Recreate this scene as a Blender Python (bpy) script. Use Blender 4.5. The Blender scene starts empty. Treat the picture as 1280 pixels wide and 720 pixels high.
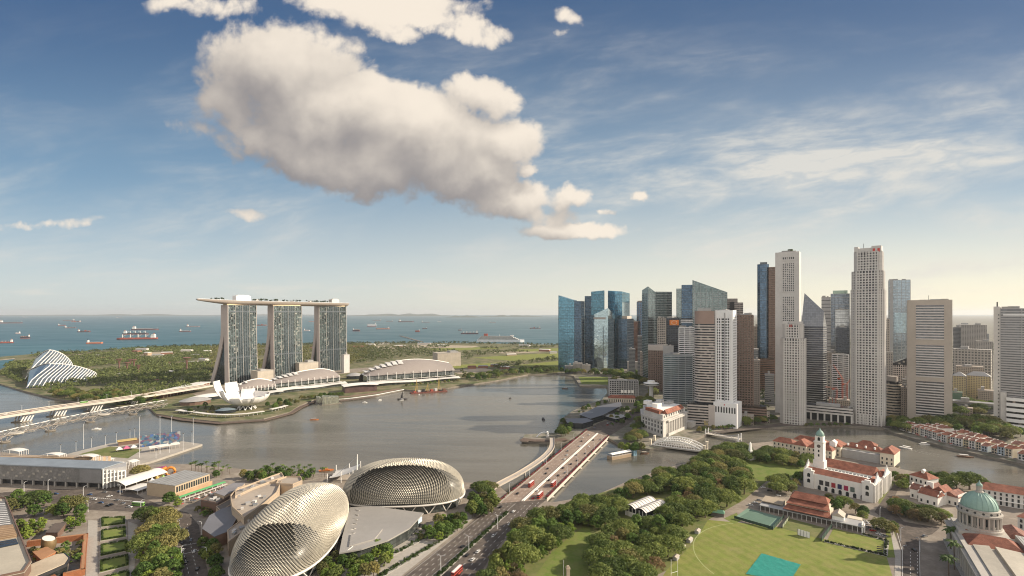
import bpy, bmesh, math, random
from mathutils import Vector, Matrix, noise
from mathutils.geometry import tessellate_polygon
R = math.radians
random.seed(7)
SC = bpy.context.scene
COL = SC.collection
# ------------------------------------------------------------------ camera, sky, sun, exposure
CAM_H, FPX, HX, HY = 172.0, 630.0, 640.0, 391.0      # eye height (m), focal length, principal column and horizon row of a 1280x720 frame
SUN_AZ, SUN_EL = 86.0, 27.0                          # degrees: clockwise from +Y (the view), and above the horizon
cam_d = bpy.data.cameras.new('camera'); cam = bpy.data.objects.new('camera', cam_d); COL.objects.link(cam)
cam.location = (0, 0, CAM_H); cam.rotation_euler = (R(90), 0, 0)
cam_d.sensor_width = 36; cam_d.lens = 36 * FPX / 1280; cam_d.shift_y = (HY - 360) / 1280
cam_d.clip_start = 1; cam_d.clip_end = 200000
SC.camera = cam
SC.render.engine = 'CYCLES'
SC.cycles.max_bounces = 6; SC.cycles.diffuse_bounces = 2; SC.cycles.glossy_bounces = 3; SC.cycles.transmission_bounces = 2
SC.cycles.volume_bounces = 0; SC.cycles.caustics_reflective = False; SC.cycles.caustics_refractive = False
SC.cycles.use_denoising = True; SC.cycles.filter_width = 1.1
SC.view_settings.view_transform = 'Standard'; SC.view_settings.look = 'None'
SC.view_settings.exposure = 0.62; SC.view_settings.gamma = 1.0
sun_d = bpy.data.lights.new('sun', 'SUN'); sun = bpy.data.objects.new('sun', sun_d); COL.objects.link(sun)
sun_d.energy = 4.9; sun_d.angle = R(0.6); sun_d.color = (1.0, 0.87, 0.69)
_sv = Vector((math.sin(R(SUN_AZ)) * math.cos(R(SUN_EL)), math.cos(R(SUN_AZ)) * math.cos(R(SUN_EL)), math.sin(R(SUN_EL))))
sun.rotation_euler = _sv.to_track_quat('Z', 'Y').to_euler()

class NT:
 """short hand for building node trees"""
 def __init__(s, tree): s.t = tree; s.n = tree.nodes; s.l = tree.links
 def node(s, typ, **kw):
  n = s.n.new(typ)
  for k, v in kw.items(): setattr(n, k, v)
  return n
 def put(s, sock, v):
  if isinstance(v, bpy.types.NodeSocket): s.l.new(v, sock)
  else: sock.default_value = v
 def m(s, op, a, b=0.0, c=0.0, clamp=False):
  n = s.node('ShaderNodeMath', operation=op, use_clamp=clamp)
  s.put(n.inputs[0], a); s.put(n.inputs[1], b); s.put(n.inputs[2], c)
  return n.outputs[0]
 def mix(s, f, a, b, blend='MIX'):
  n = s.node('ShaderNodeMix', data_type='RGBA', blend_type=blend)
  s.put(n.inputs[0], f); s.put(n.inputs[6], col4(a)); s.put(n.inputs[7], col4(b))
  return n.outputs[2]
 def ss(s, lo, hi, x, a=0.0, b=1.0):
  n = s.node('ShaderNodeMapRange', interpolation_type='SMOOTHSTEP')
  s.put(n.inputs[0], x); s.put(n.inputs[1], lo); s.put(n.inputs[2], hi); s.put(n.inputs[3], a); s.put(n.inputs[4], b)
  return n.outputs[0]
 def noise(s, vec, scale, detail=4, rough=.55, dist=0.0, dims='3D'):
  n = s.node('ShaderNodeTexNoise', noise_dimensions=dims)
  s.put(n.inputs['Vector'], vec); n.inputs['Scale'].default_value = scale; n.inputs['Detail'].default_value = detail
  n.inputs['Roughness'].default_value = rough; n.inputs['Distortion'].default_value = dist
  return n.outputs[0]
 def comb(s, x, y, z=0.0):
  n = s.node('ShaderNodeCombineXYZ'); s.put(n.inputs[0], x); s.put(n.inputs[1], y); s.put(n.inputs[2], z); return n.outputs[0]
 def sep(s, v):
  n = s.node('ShaderNodeSeparateXYZ'); s.put(n.inputs[0], v); return n.outputs
def col4(c):
 if isinstance(c, bpy.types.NodeSocket): return c
 return (c[0], c[1], c[2], 1.0)

def build_world():
 w = bpy.data.worlds.new('World'); SC.world = w; w.use_nodes = True
 t = NT(w.node_tree); t.n.clear()
 out = t.node('ShaderNodeOutputWorld'); bg = t.node('ShaderNodeBackground')
 t.l.new(bg.outputs[0], out.inputs[0])
 sky = t.node('ShaderNodeTexSky', sky_type='NISHITA')
 sky.sun_disc = False; sky.sun_elevation = R(SUN_EL); sky.sun_rotation = R(SUN_AZ)
 sky.altitude = 150; sky.air_density = 1.0; sky.dust_density = 0.9; sky.ozone_density = 2.6
 tc = t.node('ShaderNodeTexCoord')
 d = t.sep(tc.outputs['Generated'])
 dy = t.m('MAXIMUM', d[1], 0.02)
 u = t.m('DIVIDE', d[0], dy); v = t.m('DIVIDE', d[2], dy)            # the sky's own east / up directions seen towards the sea
 front = t.ss(0.02, 0.12, d[1])
 P = lambda x, y: ((x - HX) / FPX, (HY - y) / FPX)
 warp = t.noise(t.comb(u, v, 3.1), 4.0, 6, .62)
 warp2 = t.noise(t.comb(u, v, 9.7), 4.0, 6, .62)
 BL = [  # the cumulus bank: centre column, row, half sizes, tilt (deg), weight
  (345, 85, 100, 66, 6, 1.15), (285, 118, 62, 52, 0, .7), (415, 140, 120, 60, 14, 1.25), (530, 172, 118, 62, 10, 1.3), (470, 205, 105, 44, 10, 1.05), (370, 180, 110, 36, 14, .85), (575, 215, 78, 34, -6, 1.1),
  (605, 120, 46, 26, 12, .85), (632, 172, 56, 34, 4, 1.0), (600, 240, 50, 22, 0, .8), (690, 268, 50, 14, 0, .6), (640, 248, 70, 22, -8, .85), (722, 240, 30, 20, -15, .9),
  (722, 290, 80, 15, 4, .95), (664, 211, 16, 11, 0, .75), (794, 243, 12, 9, 0, .8), (768, 264, 12, 7, 0, .75),
  (520, 14, 100, 22, -3, .85), (420, 2, 80, 20, 8, .75), (600, 35, 46, 22, 20, .8), (500, 40, 34, 16, 0, .62), (265, 8, 70, 18, 0, .55),
  (707, 22, 22, 13, 10, .6), (700, 44, 16, 9, 0, .5), (58, 275, 64, 9, 1, .50), (322, 273, 34, 10, 2, .48), (270, 178, 60, 18, 20, .5)]
 wv_ = t.comb(t.m('MULTIPLY', t.m('SUBTRACT', warp, .5), .16), t.m('MULTIPLY', t.m('SUBTRACT', warp2, .5), .13)); uv_ = t.comb(u, v)
 def vm(op, a, b=None):
  n = t.node('ShaderNodeVectorMath', operation=op); t.put(n.inputs[0], a)
  if b is not None: t.put(n.inputs[1], b)
  return n.outputs['Value' if op == 'DOT_PRODUCT' else 'Vector']
 def body(off):
  w_ = vm('ADD', uv_, wv_)
  if off: w_ = vm('ADD', w_, (*off, 0))
  tot = None
  for x, y, a, b, tl, wgt in (BL if not off else BL[:16]):
   cx, cy = P(x, y); mp = t.node('ShaderNodeMapping', vector_type='TEXTURE'); t.put(mp.inputs[0], w_)
   mp.inputs[1].default_value = (cx, cy, 0); mp.inputs[2].default_value = (0, 0, R(-tl)); mp.inputs[3].default_value = (a / FPX, b / FPX, 1)
   g = t.m('MULTIPLY_ADD', vm('DOT_PRODUCT', mp.outputs[0], mp.outputs[0]), -wgt, 1.3 * wgt)
   tot = g if tot is None else t.m('SMOOTH_MAX', tot, t.m('MAXIMUM', g, -.9), .5)
  return tot
 def puff(off, det, amp):
  q_ = uv_ if not off else vm('ADD', uv_, (*off, 0))
  nz = t.noise(q_, 6.0, det, .63, .25); bl = t.noise(q_, 15.0, 2 if det > 4 else 1, .5)
  bil = t.m('ABSOLUTE', t.m('MULTIPLY', t.m('SUBTRACT', bl, .5), 2.6))
  return t.m('ADD', t.m('MULTIPLY', t.m('SUBTRACT', nz, .53), amp), t.m('MULTIPLY', t.m('SUBTRACT', bil, .30), .55 if det > 4 else .16))
 t0 = body(None)
 d0 = t.m('ADD', t0, puff(None, 9, 2.9)); s0 = t.m('ADD', t0, puff(None, 2, 1.5))
 s1 = t.m('ADD', body((.022, .040)), puff((.022, .040), 2, 1.5)); s2 = t.m('ADD', body((.045, .105)), puff((.045, .105), 1, 1.2))
 a_c = t.m('MULTIPLY', t.ss(-.02, .62, d0), front)
 lit = t.m('ADD', .47, t.m('MULTIPLY', t.m('SUBTRACT', s0, s1), .27))
 lit = t.m('ADD', lit, t.m('MULTIPLY', t.m('SUBTRACT', s0, s2), .13))
 lit = t.m('ADD', lit, t.m('MULTIPLY', t.m('SUBTRACT', d0, s0), .17))
 lit = t.ss(.08, 1.06, t.m('MINIMUM', t.m('MAXIMUM', lit, 0.0), 1.1))
 ccol = t.mix(lit, (2.6, 2.42, 2.42), (8.3, 7.4, 6.3))
 # thin high cloud, stretched along the horizon
 vs = t.m('ADD', t.m('MULTIPLY', v, 6.0), t.m('MULTIPLY', u, -.8))
 ci = t.noise(t.comb(t.m('MULTIPLY', u, 1.7), vs, 4.2), 1.5, 7, .60, .35)
 ci2 = t.noise(t.comb(t.m('MULTIPLY', u, .8), t.m('MULTIPLY', v, 2.6), 8.2), 1.5, 4, .55)
 band = t.m('MULTIPLY', t.ss(.02, .10, v), t.ss(.66, .20, v))
 right = t.ss(-1.0, .6, u, .45, 1.0)
 a_i = t.m('MULTIPLY', t.m('MULTIPLY', t.ss(.38, .78, ci), t.ss(.26, .54, ci2)), t.m('MULTIPLY', band, right))
 a_i = t.m('MULTIPLY', t.m('MULTIPLY', a_i, t.ss(.30, .66, t.noise(t.comb(t.m('MULTIPLY', u, 5.0), t.m('MULTIPLY', vs, 3.4), 1.0), 2.2, 6, .62, .5), .62, 1.5)), front)
 lowb = t.noise(t.comb(t.m('MULTIPLY', u, 2.2), t.m('MULTIPLY', v, 16.0), 2.0), 2.1, 6, .6)
 a_l = t.m('MULTIPLY', t.m('MULTIPLY', t.ss(.52, .78, lowb), t.m('MULTIPLY', t.ss(.0, .03, v), t.ss(.16, .06, v))), t.m('MULTIPLY', front, .45))
 # the clear air itself: deep above, pale and warmer low down towards the sun
 warm = t.ss(-.9, .95, u)
 lowc = t.mix(warm, (5.9, 6.4, 6.4), (9.6, 8.7, 6.6))
 midc = t.mix(warm, (2.0, 3.3, 4.5), (3.4, 4.3, 4.9))
 topc = t.mix(t.ss(-1.0, 1.0, u), (.50, 1.10, 2.3), (.62, 1.15, 2.15))
 g = t.mix(t.ss(-.02, .30, v), lowc, midc); g = t.mix(t.ss(.17, .64, v), g, topc)
 c = t.mix(t.m('MULTIPLY', front, .78), sky.outputs[0], g)
 # bright broken cloud added to the unseen rear sky to fill shaded facades
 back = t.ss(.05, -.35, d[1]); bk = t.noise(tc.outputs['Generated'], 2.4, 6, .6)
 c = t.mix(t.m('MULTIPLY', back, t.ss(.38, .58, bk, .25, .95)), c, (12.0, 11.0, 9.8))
 c = t.mix(t.m('MINIMUM', a_i, .85), c, (6.9, 6.6, 6.0))
 c = t.mix(a_l, c, (7.4, 6.8, 6.0))
 c = t.mix(t.m('MULTIPLY', a_c, .97), c, ccol)
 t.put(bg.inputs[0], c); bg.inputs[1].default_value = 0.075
 w.cycles.sampling_method = 'MANUAL'; w.cycles.sample_map_resolution = 256
build_world()

# ------------------------------------------------------------------ the eye's rays: a pixel on the ground plane, or at a given depth
def G(px, py, z=0.0):
 Y = (CAM_H - z) * FPX / (py - HY); return Vector(((px - HX) * Y / FPX, Y, z))
def ZAT(py, Y): return CAM_H - (py - HY) * Y / FPX
def XAT(px, Y): return (px - HX) * Y / FPX
def ray(px): return (px - HX) / FPX

# ------------------------------------------------------------------ objects
def link(o): COL.objects.link(o); return o
def thing(name, label, cat, loc=(0, 0, 0), rz=0.0, group=None):
 o = bpy.data.objects.new(name, None); link(o); o.empty_display_size = 1
 o.location = loc; o.rotation_euler = (0, 0, rz); o['label'] = label; o['category'] = cat
 if group: o['group'] = group
 return o
def tag(o, label, cat, group=None, kind=None):
 o['label'] = label; o['category'] = cat
 if group: o['group'] = group
 if kind: o['kind'] = kind
 return o
def dup(root, loc=None, rz=None, label=None, group=None, scale=None):
 r = root.copy(); link(r)
 if loc is not None: r.location = loc
 if rz is not None: r.rotation_euler = (0, 0, rz)
 if scale is not None: r.scale = scale if not isinstance(scale, (int, float)) else (scale,) * 3
 if label: r['label'] = label
 if group: r['group'] = group
 for ch in root.children:
  c = ch.copy(); link(c); c.parent = r
  for g in ch.children:
   e = g.copy(); link(e); e.parent = c
 return r
def mesh_copy(name, me, parent, loc=(0, 0, 0), rz=0.0):
 o = bpy.data.objects.new(name, me); link(o); o.parent = parent; o.location = loc; o.rotation_euler = (0, 0, rz); return o

class MB:
 """collects faces for ONE mesh"""
 def __init__(s): s.v = []; s.f = []; s.mi = []; s.cur = 0; s.smooth = False
 def quad(s, *p):
  n = len(s.v); s.v.extend([tuple(q) for q in p]); s.f.append(tuple(range(n, n + len(p)))); s.mi.append(s.cur)
 def box(s, x0, x1, y0, y1, z0, z1, rz=0.0, c=None):
  P = [(x0, y0, z0), (x1, y0, z0), (x1, y1, z0), (x0, y1, z0), (x0, y0, z1), (x1, y0, z1), (x1, y1, z1), (x0, y1, z1)]
  if rz:
   cx, cy = c if c else ((x0 + x1) / 2, (y0 + y1) / 2); ca, sa = math.cos(rz), math.sin(rz)
   P = [(cx + (x - cx) * ca - (y - cy) * sa, cy + (x - cx) * sa + (y - cy) * ca, z) for x, y, z in P]
  n = len(s.v); s.v.extend(P)
  for f in ((0, 3, 2, 1), (4, 5, 6, 7), (0, 1, 5, 4), (1, 2, 6, 5), (2, 3, 7, 6), (3, 0, 4, 7)):
   s.f.append(tuple(n + i for i in f)); s.mi.append(s.cur)
  return s
 def prism(s, poly, z0, z1, bottom=True):
  """poly CCW xy; z1 a number or one per corner"""
  n = len(s.v); k = len(poly); zt = z1 if isinstance(z1, (list, tuple)) else [z1] * k
  zb = z0 if isinstance(z0, (list, tuple)) else [z0] * k
  s.v.extend([(p[0], p[1], zb[i]) for i, p in enumerate(poly)]); s.v.extend([(p[0], p[1], zt[i]) for i, p in enumerate(poly)])
  for i in range(k):
   j = (i + 1) % k; s.f.append((n + i, n + j, n + k + j, n + k + i)); s.mi.append(s.cur)
  tri = tessellate_polygon([[Vector((p[0], p[1], 0)) for p in poly]])
  for a, b, c in tri:
   A, B, C = poly[a], poly[b], poly[c]
   if (B[0] - A[0]) * (C[1] - A[1]) - (B[1] - A[1]) * (C[0] - A[0]) < 0: b, c = c, b
   s.f.append((n + k + a, n + k + b, n + k + c)); s.mi.append(s.cur)
   if bottom: s.f.append((n + a, n + c, n + b)); s.mi.append(s.cur)
  return s
 def sheet(s, poly, z):
  n = len(s.v); s.v.extend([(p[0], p[1], z) for p in poly])
  for a, b, c in tessellate_polygon([[Vector((p[0], p[1], 0)) for p in poly]]):
   A, B, C = poly[a], poly[b], poly[c]
   if (B[0] - A[0]) * (C[1] - A[1]) - (B[1] - A[1]) * (C[0] - A[0]) < 0: b, c = c, b
   s.f.append((n + a, n + b, n + c)); s.mi.append(s.cur)
  return s
 def lathe(s, prof, seg=16, c=(0, 0), a0=0.0, a1=2 * math.pi):
  """prof list of (r, z) bottom to top"""
  n = len(s.v); full = abs(a1 - a0 - 2 * math.pi) < 1e-6; k = seg if full else seg + 1
  for r, z in prof:
   for i in range(k):
    a = a0 + (a1 - a0) * i / seg; s.v.append((c[0] + r * math.cos(a), c[1] + r * math.sin(a), z))
  for j in range(len(prof) - 1):
   for i in range(seg):
    i2 = (i + 1) % k; s.f.append((n + j * k + i, n + j * k + i2, n + (j + 1) * k + i2, n + (j + 1) * k + i)); s.mi.append(s.cur)
  if full:
   if prof[-1][0] > 1e-4: s.f.append(tuple(n + (len(prof) - 1) * k + i for i in range(k))); s.mi.append(s.cur)
   if prof[0][0] > 1e-4: s.f.append(tuple(n + k - 1 - i for i in range(k))); s.mi.append(s.cur)
  return s
 def tube(s, pts, r, seg=6, r1=None, caps=True):
  pts = [Vector(p) for p in pts]; n = len(s.v); K = len(pts); ref = Vector((0, 0, 1))
  for i, p in enumerate(pts):
   d = (pts[min(i + 1, K - 1)] - pts[max(i - 1, 0)]).normalized()
   a = d.cross(ref if abs(d.z) < .95 else Vector((1, 0, 0))).normalized(); b = a.cross(d)
   rr = r if r1 is None else r + (r1 - r) * i / max(1, K - 1)
   for q in range(seg):
    t = 2 * math.pi * q / seg; s.v.append(tuple(p + a * (rr * math.cos(t)) + b * (rr * math.sin(t))))
  for i in range(K - 1):
   for q in range(seg):
    q2 = (q + 1) % seg; s.f.append((n + i * seg + q, n + i * seg + q2, n + (i + 1) * seg + q2, n + (i + 1) * seg + q)); s.mi.append(s.cur)
  if caps:
   s.f.append(tuple(n + seg - 1 - q for q in range(seg))); s.mi.append(s.cur)
   s.f.append(tuple(n + (K - 1) * seg + q for q in range(seg))); s.mi.append(s.cur)
  return s
 def strip(s, rows):
  """rows: lists of points, lofted"""
  n = len(s.v); k = len(rows[0])
  for r_ in rows: s.v.extend([tuple(p) for p in r_])
  for j in range(len(rows) - 1):
   for i in range(k - 1):
    s.f.append((n + j * k + i, n + j * k + i + 1, n + (j + 1) * k + i + 1, n + (j + 1) * k + i)); s.mi.append(s.cur)
  return s
 def gable(s, x0, x1, y0, y1, z0, z1, axis='x', over=0.0, hip=0.0):
  """a roof solid: ridge along axis"""
  if axis == 'x':
   x0 -= over; x1 += over; y0 -= over; y1 += over; ym = (y0 + y1) / 2
   a, b, c, d = (x0, y0, z0), (x1, y0, z0), (x1, y1, z0), (x0, y1, z0); e, f = (x0 + hip, ym, z1), (x1 - hip, ym, z1)
   n = len(s.v); s.v.extend([a, b, c, d, e, f]); F = ((0, 1, 5, 4), (2, 3, 4, 5), (3, 0, 4), (1, 2, 5), (3, 2, 1, 0))
  else:
   x0 -= over; x1 += over; y0 -= over; y1 += over; xm = (x0 + x1) / 2
   a, b, c, d = (x0, y0, z0), (x1, y0, z0), (x1, y1, z0), (x0, y1, z0); e, f = (xm, y0 + hip, z1), (xm, y1 - hip, z1)
   n = len(s.v); s.v.extend([a, b, c, d, e, f]); F = ((0, 1, 4), (1, 2, 5, 4), (2, 3, 5), (3, 0, 4, 5), (3, 2, 1, 0))
  for q in F: s.f.append(tuple(n + i for i in q)); s.mi.append(s.cur)
  return s
 def mesh(s, name, mats):
  me = bpy.data.meshes.new(name); me.from_pydata(s.v, [], s.f)
  if not isinstance(mats, (list, tuple)): mats = [mats]
  for m_ in mats: me.materials.append(m_)
  if len(mats) > 1: me.polygons.foreach_set('material_index', s.mi)
  if s.smooth: me.polygons.foreach_set('use_smooth', [True] * len(me.polygons))
  me.update(); return me
 def build(s, name, mats, parent=None, loc=(0, 0, 0), rz=0.0):
  o = bpy.data.objects.new(name, s.mesh(name, mats)); link(o); o.parent = parent; o.location = loc; o.rotation_euler = (0, 0, rz); return o
def struct(name, mb, mat_, kind='structure'):
 o = mb.build(name, mat_); o['kind'] = kind; return o
def pxpoly(pts, z=0.0): return [tuple(G(x, y, z))[:2] for x, y in pts]
def ccw(poly):
 a = sum(poly[i][0] * poly[(i + 1) % len(poly)][1] - poly[(i + 1) % len(poly)][0] * poly[i][1] for i in range(len(poly)))
 return poly if a > 0 else poly[::-1]
def inpoly(p, poly):
 x, y = p[0], p[1]; c = False; j = len(poly) - 1
 for i in range(len(poly)):
  xi, yi = poly[i][0], poly[i][1]; xj, yj = poly[j][0], poly[j][1]
  if (yi > y) != (yj > y) and x < (xj - xi) * (y - yi) / (yj - yi) + xi: c = not c
  j = i
 return c
def offset_poly(poly, d):
 n = len(poly); out = []
 for i in range(n):
  p0 = Vector(poly[i - 1][:2]); p1 = Vector(poly[i][:2]); p2 = Vector(poly[(i + 1) % n][:2])
  a = (p1 - p0).normalized(); b = (p2 - p1).normalized(); na = Vector((a.y, -a.x)); nb = Vector((b.y, -b.x))
  m_ = na + nb; m_ = m_ / max(.25, m_.length_squared) * 2
  out.append((p1.x + m_.x * d, p1.y + m_.y * d))
 return out

# ------------------------------------------------------------------ materials
_M = {}
def mat(name, col, rough=.75, metal=0.0, var=.14, scale=.08, col2=None, bump=0.0, bscale=None, spec=.4, rnd=0.0, emit=None, world=False):
 """plain surface with two sizes of uneven colour"""
 if name in _M: return _M[name]
 m_ = bpy.data.materials.new(name); m_.use_nodes = True; t = NT(m_.node_tree); b = t.n['Principled BSDF']
 tc = t.node('ShaderNodeTexCoord'); vec = tc.outputs['Object']
 if world: vec = t.node('ShaderNodeNewGeometry').outputs['Position']
 n1 = t.noise(vec, scale, 5, .6); n2 = t.noise(vec, scale * 9, 3, .6)
 f = t.m('ADD', t.m('MULTIPLY', n1, .65), t.m('MULTIPLY', n2, .35)); f = t.ss(.3, .7, f)
 lo = tuple(c * (1 - var) for c in col); hi = col2 if col2 else tuple(min(1, c * (1 + var)) for c in col)
 c = t.mix(f, lo, hi)
 if rnd:
  oi = t.node('ShaderNodeObjectInfo'); k = t.m('ADD', 1 - rnd, t.m('MULTIPLY', oi.outputs['Random'], 2 * rnd))
  c = t.mix(1.0, c, t.comb(k, k, k), 'MULTIPLY')
 t.put(b.inputs['Base Color'], c); b.inputs['Roughness'].default_value = rough; b.inputs['Metallic'].default_value = metal
 b.inputs['Specular IOR Level'].default_value = spec
 if bump:
  bn = t.node('ShaderNodeBump'); bn.inputs['Strength'].default_value = bump; bn.inputs['Distance'].default_value = .3
  t.put(bn.inputs['Height'], t.noise(vec, bscale or scale * 9, 4, .6)); t.l.new(bn.outputs[0], b.inputs['Normal'])
 if emit:
  b.inputs['Emission Color'].default_value = (*emit[:3], 1); b.inputs['Emission Strength'].default_value = emit[3]
 _M[name] = m_; return m_
def uv_of(t):
 """metres along the wall and up it, from the object's own coordinates"""
 tc = t.node('ShaderNodeTexCoord'); x, y, z = t.sep(tc.outputs['Object'])
 g = t.node('ShaderNodeTexCoord').outputs['Normal']; nx, ny, nz = t.sep(g)
 side = t.m('GREATER_THAN', t.m('ABSOLUTE', nx), .7)
 u = t.m('ADD', t.m('MULTIPLY', x, t.m('SUBTRACT', 1.0, side)), t.m('MULTIPLY', y, side))
 return u, z, nz, tc.outputs['Object']
def glass(name, tint, pw=3.0, ph=4.0, var=.35, rough=.12, metal=.75, wave=.25, line=.06, linecol=None, blinds=.0):
 """curtain wall: panes differ a little in tint and tilt, thin joints between them"""
 if name in _M: return _M[name]
 m_ = bpy.data.materials.new(name); m_.use_nodes = True; t = NT(m_.node_tree); b = t.n['Principled BSDF']
 u, z, nz, obj = uv_of(t)
 iu = t.m('FLOOR', t.m('DIVIDE', u, pw)); iz = t.m('FLOOR', t.m('DIVIDE', z, ph))
 wn = t.node('ShaderNodeTexWhiteNoise', noise_dimensions='3D'); t.put(wn.inputs['Vector'], t.comb(iu, iz, 1.0))
 big = t.noise(obj, .018, 4, .6)
 k = t.m('ADD', t.m('MULTIPLY', t.m('SUBTRACT', wn.outputs[0], .5), var), t.m('MULTIPLY', t.m('SUBTRACT', big, .5), var * 1.6))
 k = t.m('ADD', 1.0, k)
 c = t.mix(1.0, tint, t.comb(k, k, k), 'MULTIPLY')
 if blinds:
  c = t.mix(t.m('MULTIPLY', t.m('GREATER_THAN', wn.outputs[0], .86), blinds), c, (.5, .47, .42))
 fu = t.m('FRACT', t.m('DIVIDE', u, pw)); fz = t.m('FRACT', t.m('DIVIDE', z, ph))
 j = t.m('MAXIMUM', t.m('LESS_THAN', fu, line), t.m('LESS_THAN', fz, line * 1.6))
 lc = linecol or tuple(x * .45 for x in tint)
 c = t.mix(j, c, lc)
 t.put(b.inputs['Base Color'], c); b.inputs['Metallic'].default_value = metal; b.inputs['Roughness'].default_value = rough
 if wave:
  bn = t.node('ShaderNodeBump'); bn.inputs['Strength'].default_value = wave; bn.inputs['Distance'].default_value = .6
  h = t.m('ADD', t.m('MULTIPLY', wn.outputs[0], .10), t.noise(obj, .12, 3, .5)); t.put(bn.inputs['Height'], h)
  t.l.new(bn.outputs[0], b.inputs['Normal'])
 _M[name] = m_; return m_
def facade(name, wall, pane, pw=3.2, ph=3.4, fw=.5, fh=.5, rough=.7, var=.5, band=False):
 """far-off wall with its window pattern"""
 if name in _M: return _M[name]
 m_ = bpy.data.materials.new(name); m_.use_nodes = True; t = NT(m_.node_tree); b = t.n['Principled BSDF']
 u, z, nz, obj = uv_of(t)
 fu = t.m('FRACT', t.m('DIVIDE', u, pw)); fz = t.m('FRACT', t.m('DIVIDE', z, ph))
 w = t.m('LESS_THAN', fz, fh)
 if not band: w = t.m('MULTIPLY', w, t.m('LESS_THAN', fu, fw))
 w = t.m('MULTIPLY', w, t.m('LESS_THAN', t.m('ABSOLUTE', nz), .5))
 wn = t.node('ShaderNodeTexWhiteNoise', noise_dimensions='3D'); t.put(wn.inputs['Vector'], t.comb(t.m('FLOOR', t.m('DIVIDE', u, pw)), t.m('FLOOR', t.m('DIVIDE', z, ph)), 2.0))
 k = t.m('ADD', 1 - var / 2, t.m('MULTIPLY', wn.outputs[0], var)); pc = t.mix(1.0, pane, t.comb(k, k, k), 'MULTIPLY')
 nz_ = t.noise(obj, .06, 5, .6); wk = t.m('ADD', .85, t.m('MULTIPLY', nz_, .3)); wc = t.mix(1.0, wall, t.comb(wk, wk, wk), 'MULTIPLY')
 t.put(b.inputs['Base Color'], t.mix(w, wc, pc)); t.put(b.inputs['Roughness'], t.m('SUBTRACT', rough, t.m('MULTIPLY', w, rough - .2)))
 _M[name] = m_; return m_
def leaf_mat(name, c_lo, c_hi, rnd=.38):
 if name in _M: return _M[name]
 m_ = bpy.data.materials.new(name); m_.use_nodes = True; t = NT(m_.node_tree); b = t.n['Principled BSDF']
 g = t.node('ShaderNodeNewGeometry'); oi = t.node('ShaderNodeObjectInfo')
 n = t.noise(g.outputs['Position'], .16, 3, .6)
 f = t.m('ADD', t.m('MULTIPLY', g.outputs['Random Per Island'], .5), t.m('MULTIPLY', t.ss(.35, .65, n), .5))
 c = t.mix(f, c_lo, c_hi)
 k = t.m('ADD', 1 - rnd, t.m('MULTIPLY', oi.outputs['Random'], 2 * rnd)); k2 = t.m('ADD', 1 - rnd * .3, t.m('MULTIPLY', oi.outputs['Random'], .6 * rnd))
 c = t.mix(1.0, c, t.comb(t.m('MULTIPLY', k, k2), k, k), 'MULTIPLY')
 t.put(b.inputs['Base Color'], c); b.inputs['Roughness'].default_value = .65; b.inputs['Specular IOR Level'].default_value = .25
 b.inputs['Subsurface Weight'].default_value = 0.0
 tr = t.node('ShaderNodeBsdfTranslucent'); t.put(tr.inputs[0], c); mx = t.node('ShaderNodeMixShader'); mx.inputs[0].default_value = .38
 t.l.new(b.outputs[0], mx.inputs[1]); t.l.new(tr.outputs[0], mx.inputs[2]); t.l.new(mx.outputs[0], t.n['Material Output'].inputs[0])
 _M[name] = m_; return m_
CONC = mat('concrete', (.36, .34, .31)); WHITE = mat('white_paint', (.78, .76, .72), .6, var=.06, scale=.15); CREAM = mat('cream_render', (.62, .55, .44), var=.1)
STONE = mat('grey_stone', (.42, .39, .35), var=.15); DARK = mat('dark_metal', (.03, .03, .033), .5); STEEL = mat('grey_steel', (.32, .33, .34), .4, .5)
TILE = mat('red_roof_tile', (.26, .085, .052), .85, var=.5, scale=.22, col2=(.34, .13, .08), bump=.3, bscale=2.5)
TILE2 = mat('old_roof_tile', (.20, .08, .06), .88, var=.5, scale=.3, col2=(.32, .15, .11), bump=.3, bscale=2.5)
DGLASS = mat('dark_glass', (.025, .03, .035), .12, spec=.6, var=.3); BROWN = mat('brown_panel', (.16, .10, .075), .6)
GREYROOF = mat('grey_roof', (.33, .32, .31), .6, var=.12, scale=.1); WROOF = mat('pale_membrane', (.66, .63, .58), .6, var=.07, scale=.1)
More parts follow.
